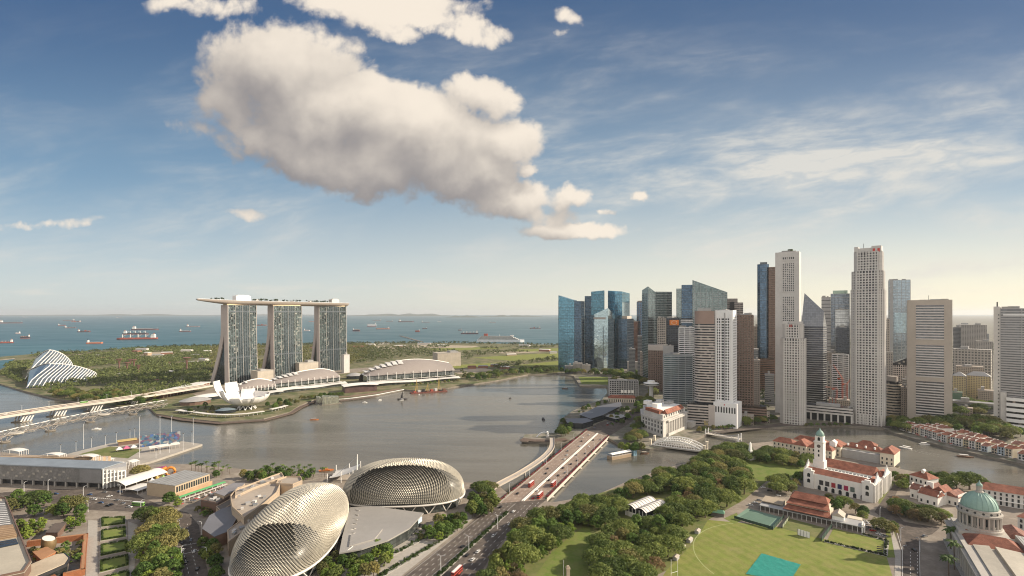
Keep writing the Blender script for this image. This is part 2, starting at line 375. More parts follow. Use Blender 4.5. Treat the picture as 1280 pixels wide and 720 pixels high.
# ------------------------------------------------------------------ the setting: water, land, roads, lawns
def water_mat():
 m_ = bpy.data.materials.new('water'); m_.use_nodes = True; t = NT(m_.node_tree); b = t.n['Principled BSDF']
 p = t.node('ShaderNodeNewGeometry').outputs['Position']; x, y, z = t.sep(p)
 far = t.ss(1500, 2300, t.m('ADD', y, t.m('MULTIPLY', t.m('ABSOLUTE', t.m('MINIMUM', t.m('ADD', x, 600), 0.0)), 1.3)))
 streak = t.noise(t.comb(t.m('MULTIPLY', x, .0022), t.m('MULTIPLY', y, .012), 1.0), 1.0, 5, .6, 1.2)
 silt = t.mix(t.ss(.3, .7, streak), (.095, .088, .070), (.155, .145, .120))
 patch = t.noise(t.comb(t.m('MULTIPLY', x, .00025), t.m('MULTIPLY', y, .0006), 4.0), 1.0, 6, .6, .5)
 sea = t.mix(t.ss(.3, .7, patch), (.028, .092, .118), (.042, .122, .146))
 t.put(b.inputs['Base Color'], t.mix(far, silt, sea)); t.put(b.inputs['Roughness'], t.m('ADD', t.ss(.35, .65, streak, .13, .27), t.m('MULTIPLY', far, .2)))
 t.put(b.inputs['Specular IOR Level'], t.m('SUBTRACT', .5, t.m('MULTIPLY', far, .28)))
 bn = t.node('ShaderNodeBump'); bn.inputs['Strength'].default_value = .22; bn.inputs['Distance'].default_value = 1.0
 h = t.m('ADD', t.noise(t.comb(t.m('MULTIPLY', x, .16), t.m('MULTIPLY', y, .16), 0.0), 1.0, 5, .62), t.m('MULTIPLY', streak, 1.2))
 t.put(bn.inputs['Height'], h); t.l.new(bn.outputs[0], b.inputs['Normal']); return m_
def ground_mat(name, cols, scale=.02):
 m_ = bpy.data.materials.new(name); m_.use_nodes = True; t = NT(m_.node_tree); b = t.n['Principled BSDF']
 p = t.node('ShaderNodeNewGeometry').outputs['Position']
 f1 = t.ss(.4, .6, t.noise(p, scale, 6, .62)); f2 = t.ss(.38, .62, t.noise(p, scale * 4.3, 6, .6)); f3 = t.noise(p, scale * 22, 4, .6)
 c = t.mix(f1, cols[0], cols[1]); c = t.mix(t.m('MULTIPLY', f2, .6), c, cols[2]); k = t.m('ADD', .78, t.m('MULTIPLY', f3, .44))
 t.put(b.inputs['Base Color'], t.mix(1.0, c, t.comb(k, k, k), 'MULTIPLY')); b.inputs['Roughness'].default_value = .9; b.inputs['Specular IOR Level'].default_value = .15
 _M[name] = m_; return m_
WATER = water_mat()
WZ = -3.0
mb = MB(); XS = [-40000, -12000, -3000, -800, 0, 800, 3000, 12000, 40000]; YS = [-400, 400, 1000, 2200, 6000, 15000, 40000]
mb.strip([[(x, y, WZ) for x in XS] for y in YS]); struct('water', mb, WATER)
PAVE = ground_mat('pavement_ground', ((.25, .215, .18), (.31, .27, .225), (.20, .165, .135)), .03)
CITY = ground_mat('city_ground', ((.19, .17, .145), (.27, .24, .205), (.09, .105, .055)), .02)
GARDEN = ground_mat('garden_ground', ((.085, .105, .042), (.12, .125, .06), (.27, .22, .15)), .009)
GRASSM = ground_mat('grass_ground', ((.115, .165, .035), (.15, .19, .045), (.185, .19, .07)), .03)
FIELDM = ground_mat('field_grass', ((.155, .19, .042), (.18, .21, .05), (.24, .225, .08)), .035)
ROUGHG = ground_mat('rough_grass', ((.10, .13, .04), (.14, .16, .055), (.21, .19, .09)), .02)
ASPH = ground_mat('asphalt', ((.11, .092, .08), (.15, .126, .108), (.07, .06, .054)), .07)
BRIDGEROAD = ground_mat('bridge_asphalt', ((.27, .205, .165), (.32, .25, .20), (.21, .16, .13)), .04)
QUAY = mat('quay_stone', (.20, .175, .145), .85, var=.3, scale=.06, world=True)
PAINT = mat('road_paint', (.66, .64, .6), .7, var=.12, scale=1.0)
def land(name, poly, z0, z1, m_):
 mb_ = MB(); mb_.prism(ccw(poly), z0, z1, bottom=False); o = struct(name, mb_, [m_, QUAY])
 for p in o.data.polygons: p.material_index = 0 if p.normal.z > .5 else 1
 return o
near_shore = [(-340, 552), (-100, 560), (0, 565), (75, 572), (168, 581), (240, 580), (300, 586), (400, 591), (445, 595), (470, 597), (600, 604), (622, 606), (634, 616), (690, 628), (745, 619), (790, 599), (830, 586), (862, 577),
              (885, 567), (930, 555), (985, 550), (1040, 551), (1100, 577), (1125, 586), (1140, 589), (1182, 595), (1227, 603), (1290, 613), (1500, 650)]
poly = pxpoly(near_shore) + [(600, 150), (-600, 150)]
land('esplanade_ground', poly, -6, 0, PAVE)
garden_near = [(-340, 468), (-20, 474), (32, 489), (70, 498), (110, 504), (150, 508), (185, 508), (195, 517), (230, 522.5), (275, 527), (330, 523), (362, 515), (374, 507), (392, 499.5), (425, 499), (440, 497.5), (470, 493.5), (505, 486.5), (522, 488), (560, 484.5),
               (617, 476), (660, 468), (697, 466.5)]
garden_far = [(700, 431), (600, 429), (520, 428.5), (440, 429), (330, 431.5), (240, 432.5), (200, 433.5), (155, 435.5), (112, 439.5), (40, 442.5), (0, 446), (-340, 446), (-340, 448), (0, 449.5), (20, 447.5), (10, 456), (0, 462), (-40, 466)]
land('reclaimed_ground', pxpoly(garden_near + garden_far), -6, 0, GARDEN)
city_near = [(697, 466.5), (717, 470), (725, 482), (758, 483), (760, 490), (752, 500), (738, 504), (715, 514), (700, 525), (694, 541), (656, 543), (652, 551), (690, 553), (712, 549.5), (733, 541), (762, 548), (774, 555), (800, 559), (812, 561), (850, 557),
             (880, 544), (905, 537), (975, 534), (1050, 531.5), (1105, 535.5), (1118, 541), (1180, 558), (1230, 569), (1290, 582), (1500, 645)]
city_far = [(9000, 5500), (30000, 20000), (30000, 38000), (9000, 30000)]
poly = pxpoly(city_near) + city_far + pxpoly([(815, 396), (800, 405), (780, 426), (700, 431)])
land('downtown_ground', poly, -6, 0, CITY)
# far islands low on the horizon
HILL = mat('far_hill', (.05, .07, .05), .9, var=.3, scale=.0006)
def ridge(name, x0, x1, Y, hs, seed):
 mb_ = MB(); n = 60; rows = []
 for j, (dy, k) in enumerate(((0, 0), (.03, .75), (.06, 1), (.1, .7), (.14, 0))):
  rows.append([(XAT(x0 + (x1 - x0) * i / n, Y * (1 + dy * .3)), Y * (1 + dy), WZ - 1 + k * hs * math.sin(math.pi * i / n) ** .6 * (.35 + 1.3 * abs(noise.noise((i * .11 + seed, j * .2, seed))))) for i in range(n + 1)])
 mb_.strip(rows); mb_.smooth = True; struct(name, mb_, HILL)
ridge('island_hill', 430, 560, 26000, 170, 2.0); ridge('island_hill', 555, 600, 19000, 80, 5.1); ridge('island_hill', 600, 680, 22000, 70, 8.7); ridge('island_hill', -60, 250, 30000, 110, 12.2)
ridge('island_hill', 240, 440, 33000, 130, 3.3)
# lawns and fields
def sheet(name, pts, m_, z=.05, world=None):
 mb_ = MB(); mb_.sheet(world or pxpoly(pts), z); return struct(name, mb_, m_)
sheet('cricket_field', [(885, 650), (921, 653), (975, 659), (1031, 674), (1108, 695), (1116, 722), (1122, 770), (800, 770), (833, 713), (868, 678)], FIELDM)
sheet('memorial_lawn', [(668, 722), (690, 690), (716, 668), (735, 655), (740, 668), (738, 700), (730, 735), (668, 735)], GRASSM)
sheet('riverside_lawn', [(924, 573), (952, 572), (985, 580), (1010, 586), (1000, 596), (952, 602), (938, 594)], GRASSM)
sheet('rough_grass', [(690, 690), (640, 665), (700, 632), (790, 604), (862, 580), (930, 562), (960, 600), (930, 625), (885, 650), (868, 678), (833, 713), (790, 735), (738, 735), (736, 655)], ROUGHG, .03)
sheet('park_verge', [(600, 725), (615, 697), (645, 663), (690, 632), (735, 655), (690, 692), (668, 725)], ROUGHG, .035)
sheet('museum_lawn', [(930, 562), (1010, 572), (1003, 588), (950, 572)], ROUGHG, .03)
sheet('promenade_lawn', [(723, 471), (760, 471), (760, 481), (727, 480)], GRASSM, .05)
sheet('road_verge', [(1107, 660), (1117, 658), (1122, 680), (1120, 697), (1109, 697)], GRASSM, .09)
sheet('court_verge', [(905, 648), (921, 641), (926, 651), (918, 655)], GRASSM, .09)
sheet('lawn', [(1100, 600), (1122, 602), (1118, 622), (1098, 630)], ROUGHG, .05)
for p in ([(590, 447), (640, 444), (700, 441), (700, 448), (640, 451)], [(640, 457), (700, 451), (700, 465), (660, 466)], [(560, 457), (625, 453), (632, 456), (570, 461)], [(520, 436), (600, 434), (640, 435), (560, 438.5)], [(640, 437), (700, 435), (700, 439), (650, 440)]):
 sheet('reclaimed_field', p, FIELDM, .06)
SANDM = mat('bare_earth', (.36, .30, .22), .9, var=.25, scale=.02, world=True)
for p in ([(455, 433), (540, 431), (600, 432.5), (590, 434.5), (470, 436)], [(385, 441), (410, 438), (430, 440), (395, 443)], [(606, 441), (640, 439.5), (690, 439.5), (640, 442)], [(560, 463), (600, 459), (618, 463), (575, 468)], [(90, 443), (150, 441), (200, 440), (262, 441), (262, 446), (150, 446)], [(165, 437), (240, 436), (240, 438), (170, 439.5)], [(440, 434), (470, 433), (470, 436), (440, 437.5)]):
 sheet('bare_earth', p, SANDM, .08)
# roads of the near bank
sheet('approach_road', [(480, 770), (505, 720), (560, 678), (595, 648), (620, 629), (684, 624), (665, 639), (641, 661), (613, 696), (598, 722), (575, 770)], ASPH, .10)
sheet('junction_road', [(-60, 622), (0, 616), (60, 611), (110, 612), (150, 607), (176, 621), (205, 634), (235, 641), (249, 657), (252, 683), (256, 700), (262, 722), (270, 760), (232, 760), (230, 722), (223, 682), (218, 650), (200, 645), (172, 640), (100, 637), (60, 628)], ASPH, .10)
sheet('west_road', [(1100, 645), (1093, 640), (1108, 618), (1120, 602), (1126, 604), (1118, 622), (1118, 640), (1130, 652), (1175, 660), (1165, 668), (1152, 672), (1149, 700), (1150, 725), (1155, 770), (1124, 770), (1127, 722), (1127, 690), (1118, 664)], ASPH, .10)
sheet('road_island', [(1151, 676), (1172, 684), (1168, 722), (1152, 722)], PAVE, .22)
sheet('city_road', [(732, 538), (762, 545), (778, 535), (800, 520), (815, 500), (806, 500), (785, 516), (765, 524), (750, 528)], ASPH, .10)
sheet('quay_road', [(880, 541), (975, 529), (1060, 528), (1110, 532), (1112, 535), (1050, 531), (975, 533), (884, 543.5)], ASPH, .10)
sheet('bayfront_road', [(240, 492), (300, 476), (430, 462), (560, 450), (560, 453), (430, 467), (305, 481), (250, 497)], PAVE, .10)
PALEPAVE = mat('pale_paving', (.36, .33, .29), .85, var=.14, scale=.5, world=True)
sheet('paved_walk', [(110, 650), (122, 651), (122, 722), (120, 760), (104, 760), (107, 722)], PALEPAVE, .12)
sheet('paved_walk', [(160, 652), (172, 656), (172, 680), (166, 722), (166, 760), (162, 760)], PALEPAVE, .12)
sheet('theatre_forecourt', [(415, 722), (440, 690), (500, 672), (560, 644), (595, 640), (590, 650), (557, 676), (503, 719), (480, 760), (400, 760)], PALEPAVE, .07)
sheet('road_pavement', [(1113, 665), (1117, 664), (1126, 690), (1126, 722), (1122, 770), (1108, 770), (1118, 722), (1119, 697)], PALEPAVE, .14)
# painted lines
def lines(name, segs, wid, dash=None, z=.15):
 mb_ = MB()
 for (a, b) in segs:
  A, B = G(*a), G(*b); d = (B - A); L = d.length; d /= L; n = Vector((-d.y, d.x, 0)) * wid / 2
  s = 0.0
  while s < L:
   e = min(L, s + (dash[0] if dash else L)); p, q = A + d * s, A + d * e
   mb_.quad(p - n + Vector((0, 0, z)), q - n + Vector((0, 0, z)), q + n + Vector((0, 0, z)), p + n + Vector((0, 0, z)))
   s += (dash[0] + dash[1]) if dash else L + 1
 return struct(name, mb_, PAINT)
lerp = lambda a, b, f: (a[0] + (b[0] - a[0]) * f, a[1] + (b[1] - a[1]) * f)
L0, L1, R0, R1 = (507, 720), (621, 629.5), (541, 720), (645, 629.5)
lines('lane_marking', [(lerp(L0, R0, f), lerp(L1, R1, f)) for f in (.25, .5, .75)], .28, (3, 4.5))
lines('edge_marking', [(lerp(L0, R0, f), lerp(L1, R1, f)) for f in (.03, .97)], .2)
L0, L1, R0, R1 = (555, 720), (650, 632), (596, 720), (682, 626)
lines('lane_marking', [(lerp(L0, R0, f), lerp(L1, R1, f)) for f in (.25, .5, .75)], .28, (3, 4.5))
lines('lane_marking', [((224, 650), (229, 690)), ((229, 690), (237, 722)), ((234, 655), (240, 690)), ((240, 690), (248, 722))], .3, (3, 4))
lines('stop_marking', [((222, 684), (251, 678)), ((224, 694), (253, 687))], .5)
lines('junction_marking', [((100, 620.5), (165, 626.5))], 1.1, (1.1, 1.1))
lines('lane_marking', [((110, 628), (170, 632)), ((112, 616), (150, 613))], .3, (3, 4))
lines('lane_marking', [((1138, 690), (1138, 725)), ((1147, 690), (1147, 720))], .3, (2.5, 3.5))
lines('edge_marking', [((1128, 690), (1128, 725)), ((1121, 664), (1128, 690)), ((1149, 676), (1150, 722))], .25)
# the arc of the boundary and the worn pitch on the field
mb = MB(); C0 = G(985, 700); rad = (G(868, 690) - C0).length
for i in range(64):
 a0, a1 = math.pi * (.55 + .55 * i / 64), math.pi * (.55 + .55 * (i + 1) / 64)
 mb.quad(*[(C0.x + math.cos(a) * r_, C0.y + math.sin(a) * r_, .07) for a, r_ in ((a0, rad - .35), (a0, rad + .35), (a1, rad + .35), (a1, rad - .35))])
struct('boundary_marking', mb, mat('chalk_line', (.29, .32, .13), .8, var=.2, scale=.5))
# sea air
mb = MB(); mb.box(-42000, 42000, -450, 41000, -7, 330)
hz = mb.build('haze', None); hz['kind'] = 'stuff'
m_ = bpy.data.materials.new('haze'); m_.use_nodes = True; t = NT(m_.node_tree); t.n.remove(t.n['Principled BSDF'])
pv = t.node('ShaderNodeVolumePrincipled'); pv.inputs['Color'].default_value = (.90, .94, .98, 1); pv.inputs['Density'].default_value = 2.6e-5; pv.inputs['Anisotropy'].default_value = .2
t.l.new(pv.outputs[0], t.n['Material Output'].inputs['Volume']); hz.data.materials.clear(); hz.data.materials.append(m_)

def mown():
 m_ = _M['field_grass']; t = NT(m_.node_tree); b = t.n['Principled BSDF']; src = b.inputs['Base Color'].links[0].from_socket
 x, y, z = t.sep(t.node('ShaderNodeNewGeometry').outputs['Position']); w = t.m('ADD', t.m('MULTIPLY', x, .11), t.m('MULTIPLY', y, .05))
 s_ = t.ss(-.25, .25, t.m('SINE', t.m('MULTIPLY', w, 6.2832)), .955, 1.045)
 worn = t.ss(.56, .74, t.noise(t.comb(x, y, 3.0), .045, 5, .65)); c = t.mix(1.0, src, t.comb(s_, s_, s_), 'MULTIPLY')
 t.put(b.inputs['Base Color'], t.mix(t.m('MULTIPLY', worn, .55), c, (.27, .23, .11)))
mown()
def wake(x, y, L_, ang):
 mb_ = MB(); p = G(x, y, WZ); d = Vector((math.cos(ang), math.sin(ang), 0)); n_ = Vector((-d.y, d.x, 0))
 for s_ in (-1, 1):
  for i in range(10): k0, k1 = i / 10, (i + .7) / 10; w = .25 + .5 * (1 - k0); mb_.quad(*[(q_.x, q_.y, WZ + .05) for q_ in (p + d * L_ * k0 + n_ * s_ * (1 + 5 * k0), p + d * L_ * k1 + n_ * s_ * (1 + 5 * k1), p + d * L_ * k1 + n_ * s_ * (1 + 5 * k1 + w), p + d * L_ * k0 + n_ * s_ * (1 + 5 * k0 + w))])
 struct('water_wake', mb_, mat('foam', (.38, .36, .33), .5, var=.2, scale=.5))
for a in ((680, 525, 60, R(-80)), (393, 525.3, 34, R(195)), (706, 486.3, 70, R(-10)), (1131, 561, 40, R(-62)), (638, 499, 40, R(240))): wake(*a)
# ------------------------------------------------------------------ downtown towers
class Face:
 """front wall of a building: stands over the ground point (mid column, base row), turned to the eye plus a yaw; spans columns x0..x1 there"""
 def __init__(s, x0, x1, base, yaw=0.0, z=0.0):
  xm = (x0 + x1) / 2; s.c = G(xm, base, z); phi = math.atan(ray(xm)); s.rz = -phi + R(yaw)
  s.dx = Vector((math.cos(s.rz), math.sin(s.rz), 0)); s.dy = Vector((-math.sin(s.rz), math.cos(s.rz), 0))
  t0, t1 = s.hit(x0), s.hit(x1); s.o = s.c + s.dx * (t0 + t1) / 2; s.w = t1 - t0
 def hit(s, px):                        # metres along the wall line where that column meets it
  k = ray(px); return (k * s.c.y - s.c.x) / (s.dx.x - k * s.dx.y)
 def lx(s, px): return s.hit(px) - (s.o - s.c).dot(s.dx)
 def z(s, py, px=None):
  Y = (s.o + s.dx * (s.lx(px) if px is not None else 0)).y; return ZAT(py, Y)
 def deep(s, px):                       # how far back the side wall runs to reach that column
  c = s.o + s.dx * (s.w / 2 if ray(px) * 1 > ray(HX) + (s.o.x / s.o.y) else -s.w / 2); k = ray(px)
  return abs((k * c.y - c.x) / (s.dy.x - k * s.dy.y))
def rect(w, d): return [(-w / 2, 0), (w / 2, 0), (w / 2, d), (-w / 2, d)]
def rect2(x0, x1, d, y0=0.0): return [(x0, y0), (x1, y0), (x1, y0 + d), (x0, y0 + d)]
def chamfer(x0, x1, d, c, y0=0.0): return [(x0 + c, y0), (x1 - c, y0), (x1, y0 + c), (x1, y0 + d - c), (x1 - c, y0 + d), (x0 + c, y0 + d), (x0, y0 + d - c), (x0, y0 + c)]
def block(parent, poly, z0, z1, st, tops=None, count=None):
 """one shaft: glazed core, a spandrel ring on every floor, piers up the walls"""
 count = count if count is not None else {'s': 0, 'p': 0}
 core = MB(); core.prism(poly, z0, tops if tops else z1); core.build(st.get('core_name', 'glazing'), st['core'], parent)
 if st.get('sp'):
  m_, fl, h, pr = st['sp']; n = int((z1 - z0) / fl)
  while n > st.get('max_sp', 70): fl *= 2; h *= 1.6; n = int((z1 - z0) / fl)
  ring = MB(); ring.prism(offset_poly(poly, pr), 0, h); me = ring.mesh('spandrel', m_)
  for i in range(n + 1):
   if count['s'] >= 98: break
   z = z0 + i * fl
   if z + h < z1 + .01: mesh_copy('spandrel', me, parent, (0, 0, z)); count['s'] += 1
 if st.get('pr'):
  m_, sp, w, pr = st['pr']; cache = {}
  for i in range(len(poly)):
   a, b = Vector(poly[i]), Vector(poly[(i + 1) % len(poly)]); d = b - a; L = d.length; d /= L; nrm = Vector((d.y, -d.x))
   if nrm.y > .3: continue
   k = max(1, round(L / sp)); ang = math.atan2(d.y, d.x)
   for j in range(k + 1):
    if count['p'] >= 98: break
    p = a + d * min(max(w / 2 + .02, L * j / k), L - w / 2 - .02)
    if 'p' not in cache: q = MB(); q.box(-w / 2, w / 2, -pr, .6, z0, z1 - .06); cache['p'] = q.mesh('pier', m_)
    mesh_copy('pier', cache['p'], parent, (p.x, p.y, 0), ang); count['p'] += 1
 return count
def roof_bits(parent, x0, x1, y0, y1, z, m_=None, h=4.0, seed=1, n=3, par=None):
 rr = random.Random(seed); m_ = m_ or CONC
 q = MB(); t_ = .5
 for a in ((x0, x1, y0, y0 + t_), (x0, x1, y1 - t_, y1), (x0, x0 + t_, y0 + t_, y1 - t_), (x1 - t_, x1, y0 + t_, y1 - t_)): q.box(a[0], a[1], a[2], a[3], z, z + 1.4)
 q.build('parapet', par or m_, parent)
 for i in range(n):
  w = (x1 - x0) * rr.uniform(.15, .4); d = (y1 - y0) * rr.uniform(.2, .45); cx = rr.uniform(x0 + w / 2 + 1, x1 - w / 2 - 1); cy = rr.uniform(y0 + d / 2 + 1, y1 - d / 2 - 1)
  q = MB(); q.box(cx - w / 2, cx + w / 2, cy - d / 2, cy + d / 2, z + .01 * i, z + h * rr.uniform(.5, 1.1)); q.build('plant_room', rr.choice([CONC, GREYROOF, STEEL]), parent)
def tower(name, label, x0, x1, base, top, st, yaw=0.0, depth=None, side=None, tops=None, cat='tower', poly=None, roof=True, seed=1):
 f = Face(x0, x1, base, yaw); d = depth or 30.0
 if side is not None: d = f.deep(side)
 t = thing(name, label, cat, f.o, f.rz); t['group'] = 'towers of the business district'
 f.t = t; f.d = d; zt = f.z(top); f.top = zt
 tl = None; zm = zt
 if tops: tl = [f.z(q) if q is not None else zt for q in tops]; zm = min(tl) - .5
 f.count = block(t, poly(f.w, d) if poly else rect(f.w, d), -1.0, zm if tops else zt, st, tl)
 if roof and not tops: roof_bits(t, -f.w / 2 - .0, f.w / 2, 0, d, zt, st.get('roof'), 4.5, seed, 3, st.get('par'))
 return f
W = 1.0
concL = mat('pale_concrete', (.54, .52, .495), .8, var=.1, scale=.03); concM = mat('tan_concrete', (.41, .365, .32), .8, var=.1, scale=.03); concP = mat('pinkish_granite', (.46, .41, .375), .7, var=.1, scale=.03)
concW = mat('white_cladding', (.74, .735, .73), .6, var=.06, scale=.05); concB = mat('brown_granite', (.20, .14, .115), .6, var=.15, scale=.05); concG = mat('grey_cladding', (.37, .365, .36), .6, var=.1, scale=.04)
mull = mat('mullion_metal', (.11, .125, .14), .4, .6); mullL = mat('pale_mullion', (.42, .44, .45), .45, .4)
gBlue = glass('teal_curtain_glass', (.13, .29, .40), 3.0, 4.0, .6); gDeep = glass('deep_blue_glass', (.075, .125, .19), 3.0, 4.0, .55); gPale = glass('pale_blue_glass', (.36, .48, .55), 3.0, 4.0, .35)
gDark = glass('smoked_glass', (.055, .06, .075), 2.8, 3.8, .6, .14); gBrown = glass('bronze_glass', (.10, .078, .066), 2.8, 3.8, .5, .16); gGreen = glass('grey_green_glass', (.19, .24, .245), 3.0, 4.0, .4)
gWin = glass('window_glass', (.028, .031, .038), 3.2, 3.6, .9, .15, .5, .15, .05, None, .55); gMir = glass('mirror_glass', (.42, .54, .60), 3.6, 4.2, .3, .05, .95, .3)
S_teal = dict(core=gBlue, sp=(mull, 8.2, .5, .18), pr=(mull, 7.5, .25, .3), par=mull)
S_deep = dict(core=gDeep, sp=(mull, 8.2, .7, .18), pr=(mull, 4.5, .3, .3), par=mull)
S_pale = dict(core=gPale, sp=(mull, 8.2, .5, .15), pr=(mullL, 9, .25, .3), par=mullL)
S_mir = dict(core=gMir, sp=(mull, 16.4, .35, .12), par=mull)
S_dark = dict(core=gDark, sp=(mull, 4.1, .9, .2), pr=(mull, 5, .4, .35), par=mull)
S_brown = dict(core=gBrown, sp=(concB, 3.8, 1.5, .25), pr=(concB, 4.2, 1.0, .45), par=concB)
S_green = dict(core=gGreen, sp=(mullL, 4.1, .7, .2), pr=(mull, 9, .4, .35), par=mullL)
S_band = dict(core=gWin, sp=(concL, 3.9, 1.9, .4), par=concL)
S_bandW = dict(core=gWin, sp=(concW, 3.8, 1.7, .4), pr=(concW, 9, .7, .5), par=concW)
S_grid = dict(core=gWin, sp=(concL, 3.9, 1.7, .35), pr=(concL, 3.3, 1.5, .45), par=concL)
S_gridP = dict(core=gWin, sp=(concP, 3.9, 1.6, .35), pr=(concP, 3.4, 1.3, .45), par=concP)
S_gridM = dict(core=gWin, sp=(concM, 3.9, 1.8, .35), pr=(concM, 3.8, 1.5, .45), par=concM)

# --- the glass group at the water
f = tower('glass_tower', 'slim teal glass tower nearest the open sea with a slanting top', 698, 718, 463.5, 372, S_teal, yaw=-18, depth=26, tops=[369, 375.5, 375.5, 369])
block(f.t, rect2(f.w / 2 + .05, f.lx(726.5), 34, .6), -1, f.z(376.5), S_deep)
f = tower('glass_tower', 'broad blue glass tower stepped at its left shoulder', 739, 755.5, 461, 363.5, S_teal, depth=34, tops=[364.5, 363, 363, 364.5])
block(f.t, rect2(f.lx(731), -f.w / 2 - .05, 32, 1.5), -1, f.z(370), S_deep)
f = tower('glass_tower', 'flat topped blue glass tower with a grey right flank beside the stepped one', 760, 777.5, 460, 363.5, S_teal, yaw=-22, side=787, tops=[363, 364.5, 366, 364])
q = MB(); q.box(f.w / 2 + .06, f.w / 2 + .5, .8, f.d - .8, f.z(455), f.z(378)); q.build('side_cladding', gPale, f.t)
f = tower('mirror_tower', 'lower mirror glass tower with a pitched top reflecting the clouds', 738, 760, 463, 394, S_mir, yaw=-20, side=768.5, tops=[395, 385, 394, 399], roof=False)
q = MB(); q.box(f.lx(754) - .8, f.lx(754) + .8, -.5, .2, 0, f.z(408)); q.build('dark_fin', DARK, f.t)
q = MB(); q.box(f.lx(742), f.lx(757), -.4, .3, f.z(399), f.z(396.6)); q.build('sky_terrace', concP, f.t)
f = tower('office_block', 'dark squat glass block with a beige crown beside the mirror tower', 773, 784, 461, 399, S_deep, yaw=-15, side=792, seed=4)
block(f.t, rect2(f.lx(777), f.w / 2 - 1, f.d * .7, 2), f.top, f.z(395), dict(core=concM, core_name='crown'))
tower('office_block', 'narrow reddish brown block squeezed behind the dark glass one', 790.5, 797, 458, 402, dict(core=glass('red_brown_glass', (.20, .10, .075), 3, 4, .4), sp=(concB, 3.8, 1.2, .2)), depth=24)
f = tower('office_tower', 'bronze glass tower with a flat dark top beside the pointed one', 796, 809.5, 457, 377.5, dict(core=gDeep, sp=(concB, 7.6, .8, .2), pr=(concB, 6, .6, .4), par=concB), yaw=-8, depth=30)
# --- pointed grey glass tower and its neighbours
f = tower('pointed_tower', 'grey glass tower with one corner rising to a sharp point', 810, 820.5, 480, 365, S_green, yaw=25, depth=34, tops=[358, 366, 364, 362], roof=False)
block(f.t, rect2(f.w / 2 + .05, f.lx(840), 30, .9), -1, f.z(364.5), S_green)
tower('office_block', 'narrow beige block in front of the pointed tower', 822, 832.5, 487, 398, dict(core=gWin, sp=(concM, 3.9, 1.6, .3), pr=(concM, 5, 1.2, .4), par=concM), depth=20)
f = tower('signed_block', 'dark block carrying a big orange lit sign on its upper floors', 832.8, 849.5, 486, 398, S_dark, depth=24)
OR = mat('orange_sign_face', (.75, .22, .04), .5, var=.2, scale=.1); q = MB(); q.box(f.lx(837), f.lx(848.5), -1.1, -.5, f.z(406.5), f.z(400)); sg = q.build('sign_board', OR, f.t)
q = MB(); k = (f.lx(848.5) - f.lx(837)) / 10; zc = f.z(403.2)
q.tube([(f.lx(842.7) + math.cos(a) * k * 3, -1.25, zc + math.sin(a) * k * 2.1) for a in [i * math.pi / 8 for i in range(17)]], .45, 5); q.build('sign_lettering', mat('pale_letter', (.8, .72, .55)), sg)
f = tower('curved_glass_tower', 'wide grey green glass tower with a top rising to a peak then sloping right', 865.5, 909, 486, 356, S_green, depth=40, tops=[349.5, 365.5, 365.5, 349.5], roof=False)
block(f.t, rect2(f.lx(852), -f.w / 2 - .06, 34, 1.2), -1, f.z(355.5), S_deep); block(f.t, rect2(f.lx(845.5), f.lx(852) - .06, 30, 2.2), -1, f.z(360), S_green)
q = MB()
for i in range(6): x_ = f.lx(868 + i * 7.4); q.box(x_ - .3, x_ + .3, -.9, -.25, 10, f.z(352 + i * 2.5))
q.build('fin', mullL, f.t)
f = tower('stepped_tower', 'pinkish white tower with a stepped crown of open frames', 905, 931, 483, 394, S_gridP, depth=34, roof=False)
for a, b, z0, z1 in ((892, 905, 388, 379), (905, 922, 394, 383), (909, 922, 383, 373), (922, 929, 394, 378)):
 block(f.t, rect2(f.lx(a), f.lx(b), 18, 2 + (a % 7)), f.z(394 if a > 900 else 420), f.z(z1), dict(core=concP, core_name='crown_block', sp=(gWin, 5, 1.6, .2)))
q = MB(); q.box(f.lx(912), f.lx(918), -.2, 1.9, f.z(390), f.z(377)); q.build('crown_opening', DARK, f.t)
tower('office_tower', 'white block of stacked bands with a narrower top behind the round tower', 848.5, 869.5, 502, 410, S_bandW, depth=24)
_ = Face(851, 867, 503); block_t = bpy.data.objects['office_tower.001'] if 'office_tower.001' in bpy.data.objects else None
if block_t: block(block_t, rect2(_.lx(851), _.lx(866), 16, 3), 172 - (410 - 391) * 1, 172 - (398 - 391) * 1.53, dict(core=gWin, sp=(concW, 3.8, 1.7, .4), max_sp=20))
f = tower('brown_block', 'low brown stone block with a pale cornice behind the hotel trees', 810.5, 828.6, 489, 434, dict(core=gBrown, sp=(concB, 3.9, 1.8, .2), pr=(concB, 3.6, 1.8, .3), par=concP), depth=26)
block(f.t, rect2(-f.w / 2 - .8, f.w / 2 + .8, f.d + 1, -.8), f.z(438), f.z(431.5), dict(core=concP, core_name='cornice'))
tower('office_block', 'plain grey windowless block between the brown and the banded ones', 828.8, 842, 493, 433.5, dict(core=concG, core_name='wall', par=concG), depth=22)
tower('banded_block', 'broad pale blue block of even window bands behind the grand hotel', 829.8, 866, 505, 444.5, dict(core=glass('bluish_window_glass', (.15, .21, .24), 2.6, 3.9, .6, .15, .7), sp=(mullL, 3.9, 1.5, .3), pr=(mullL, 12, .5, .35), par=mullL), yaw=5, depth=26, seed=9)
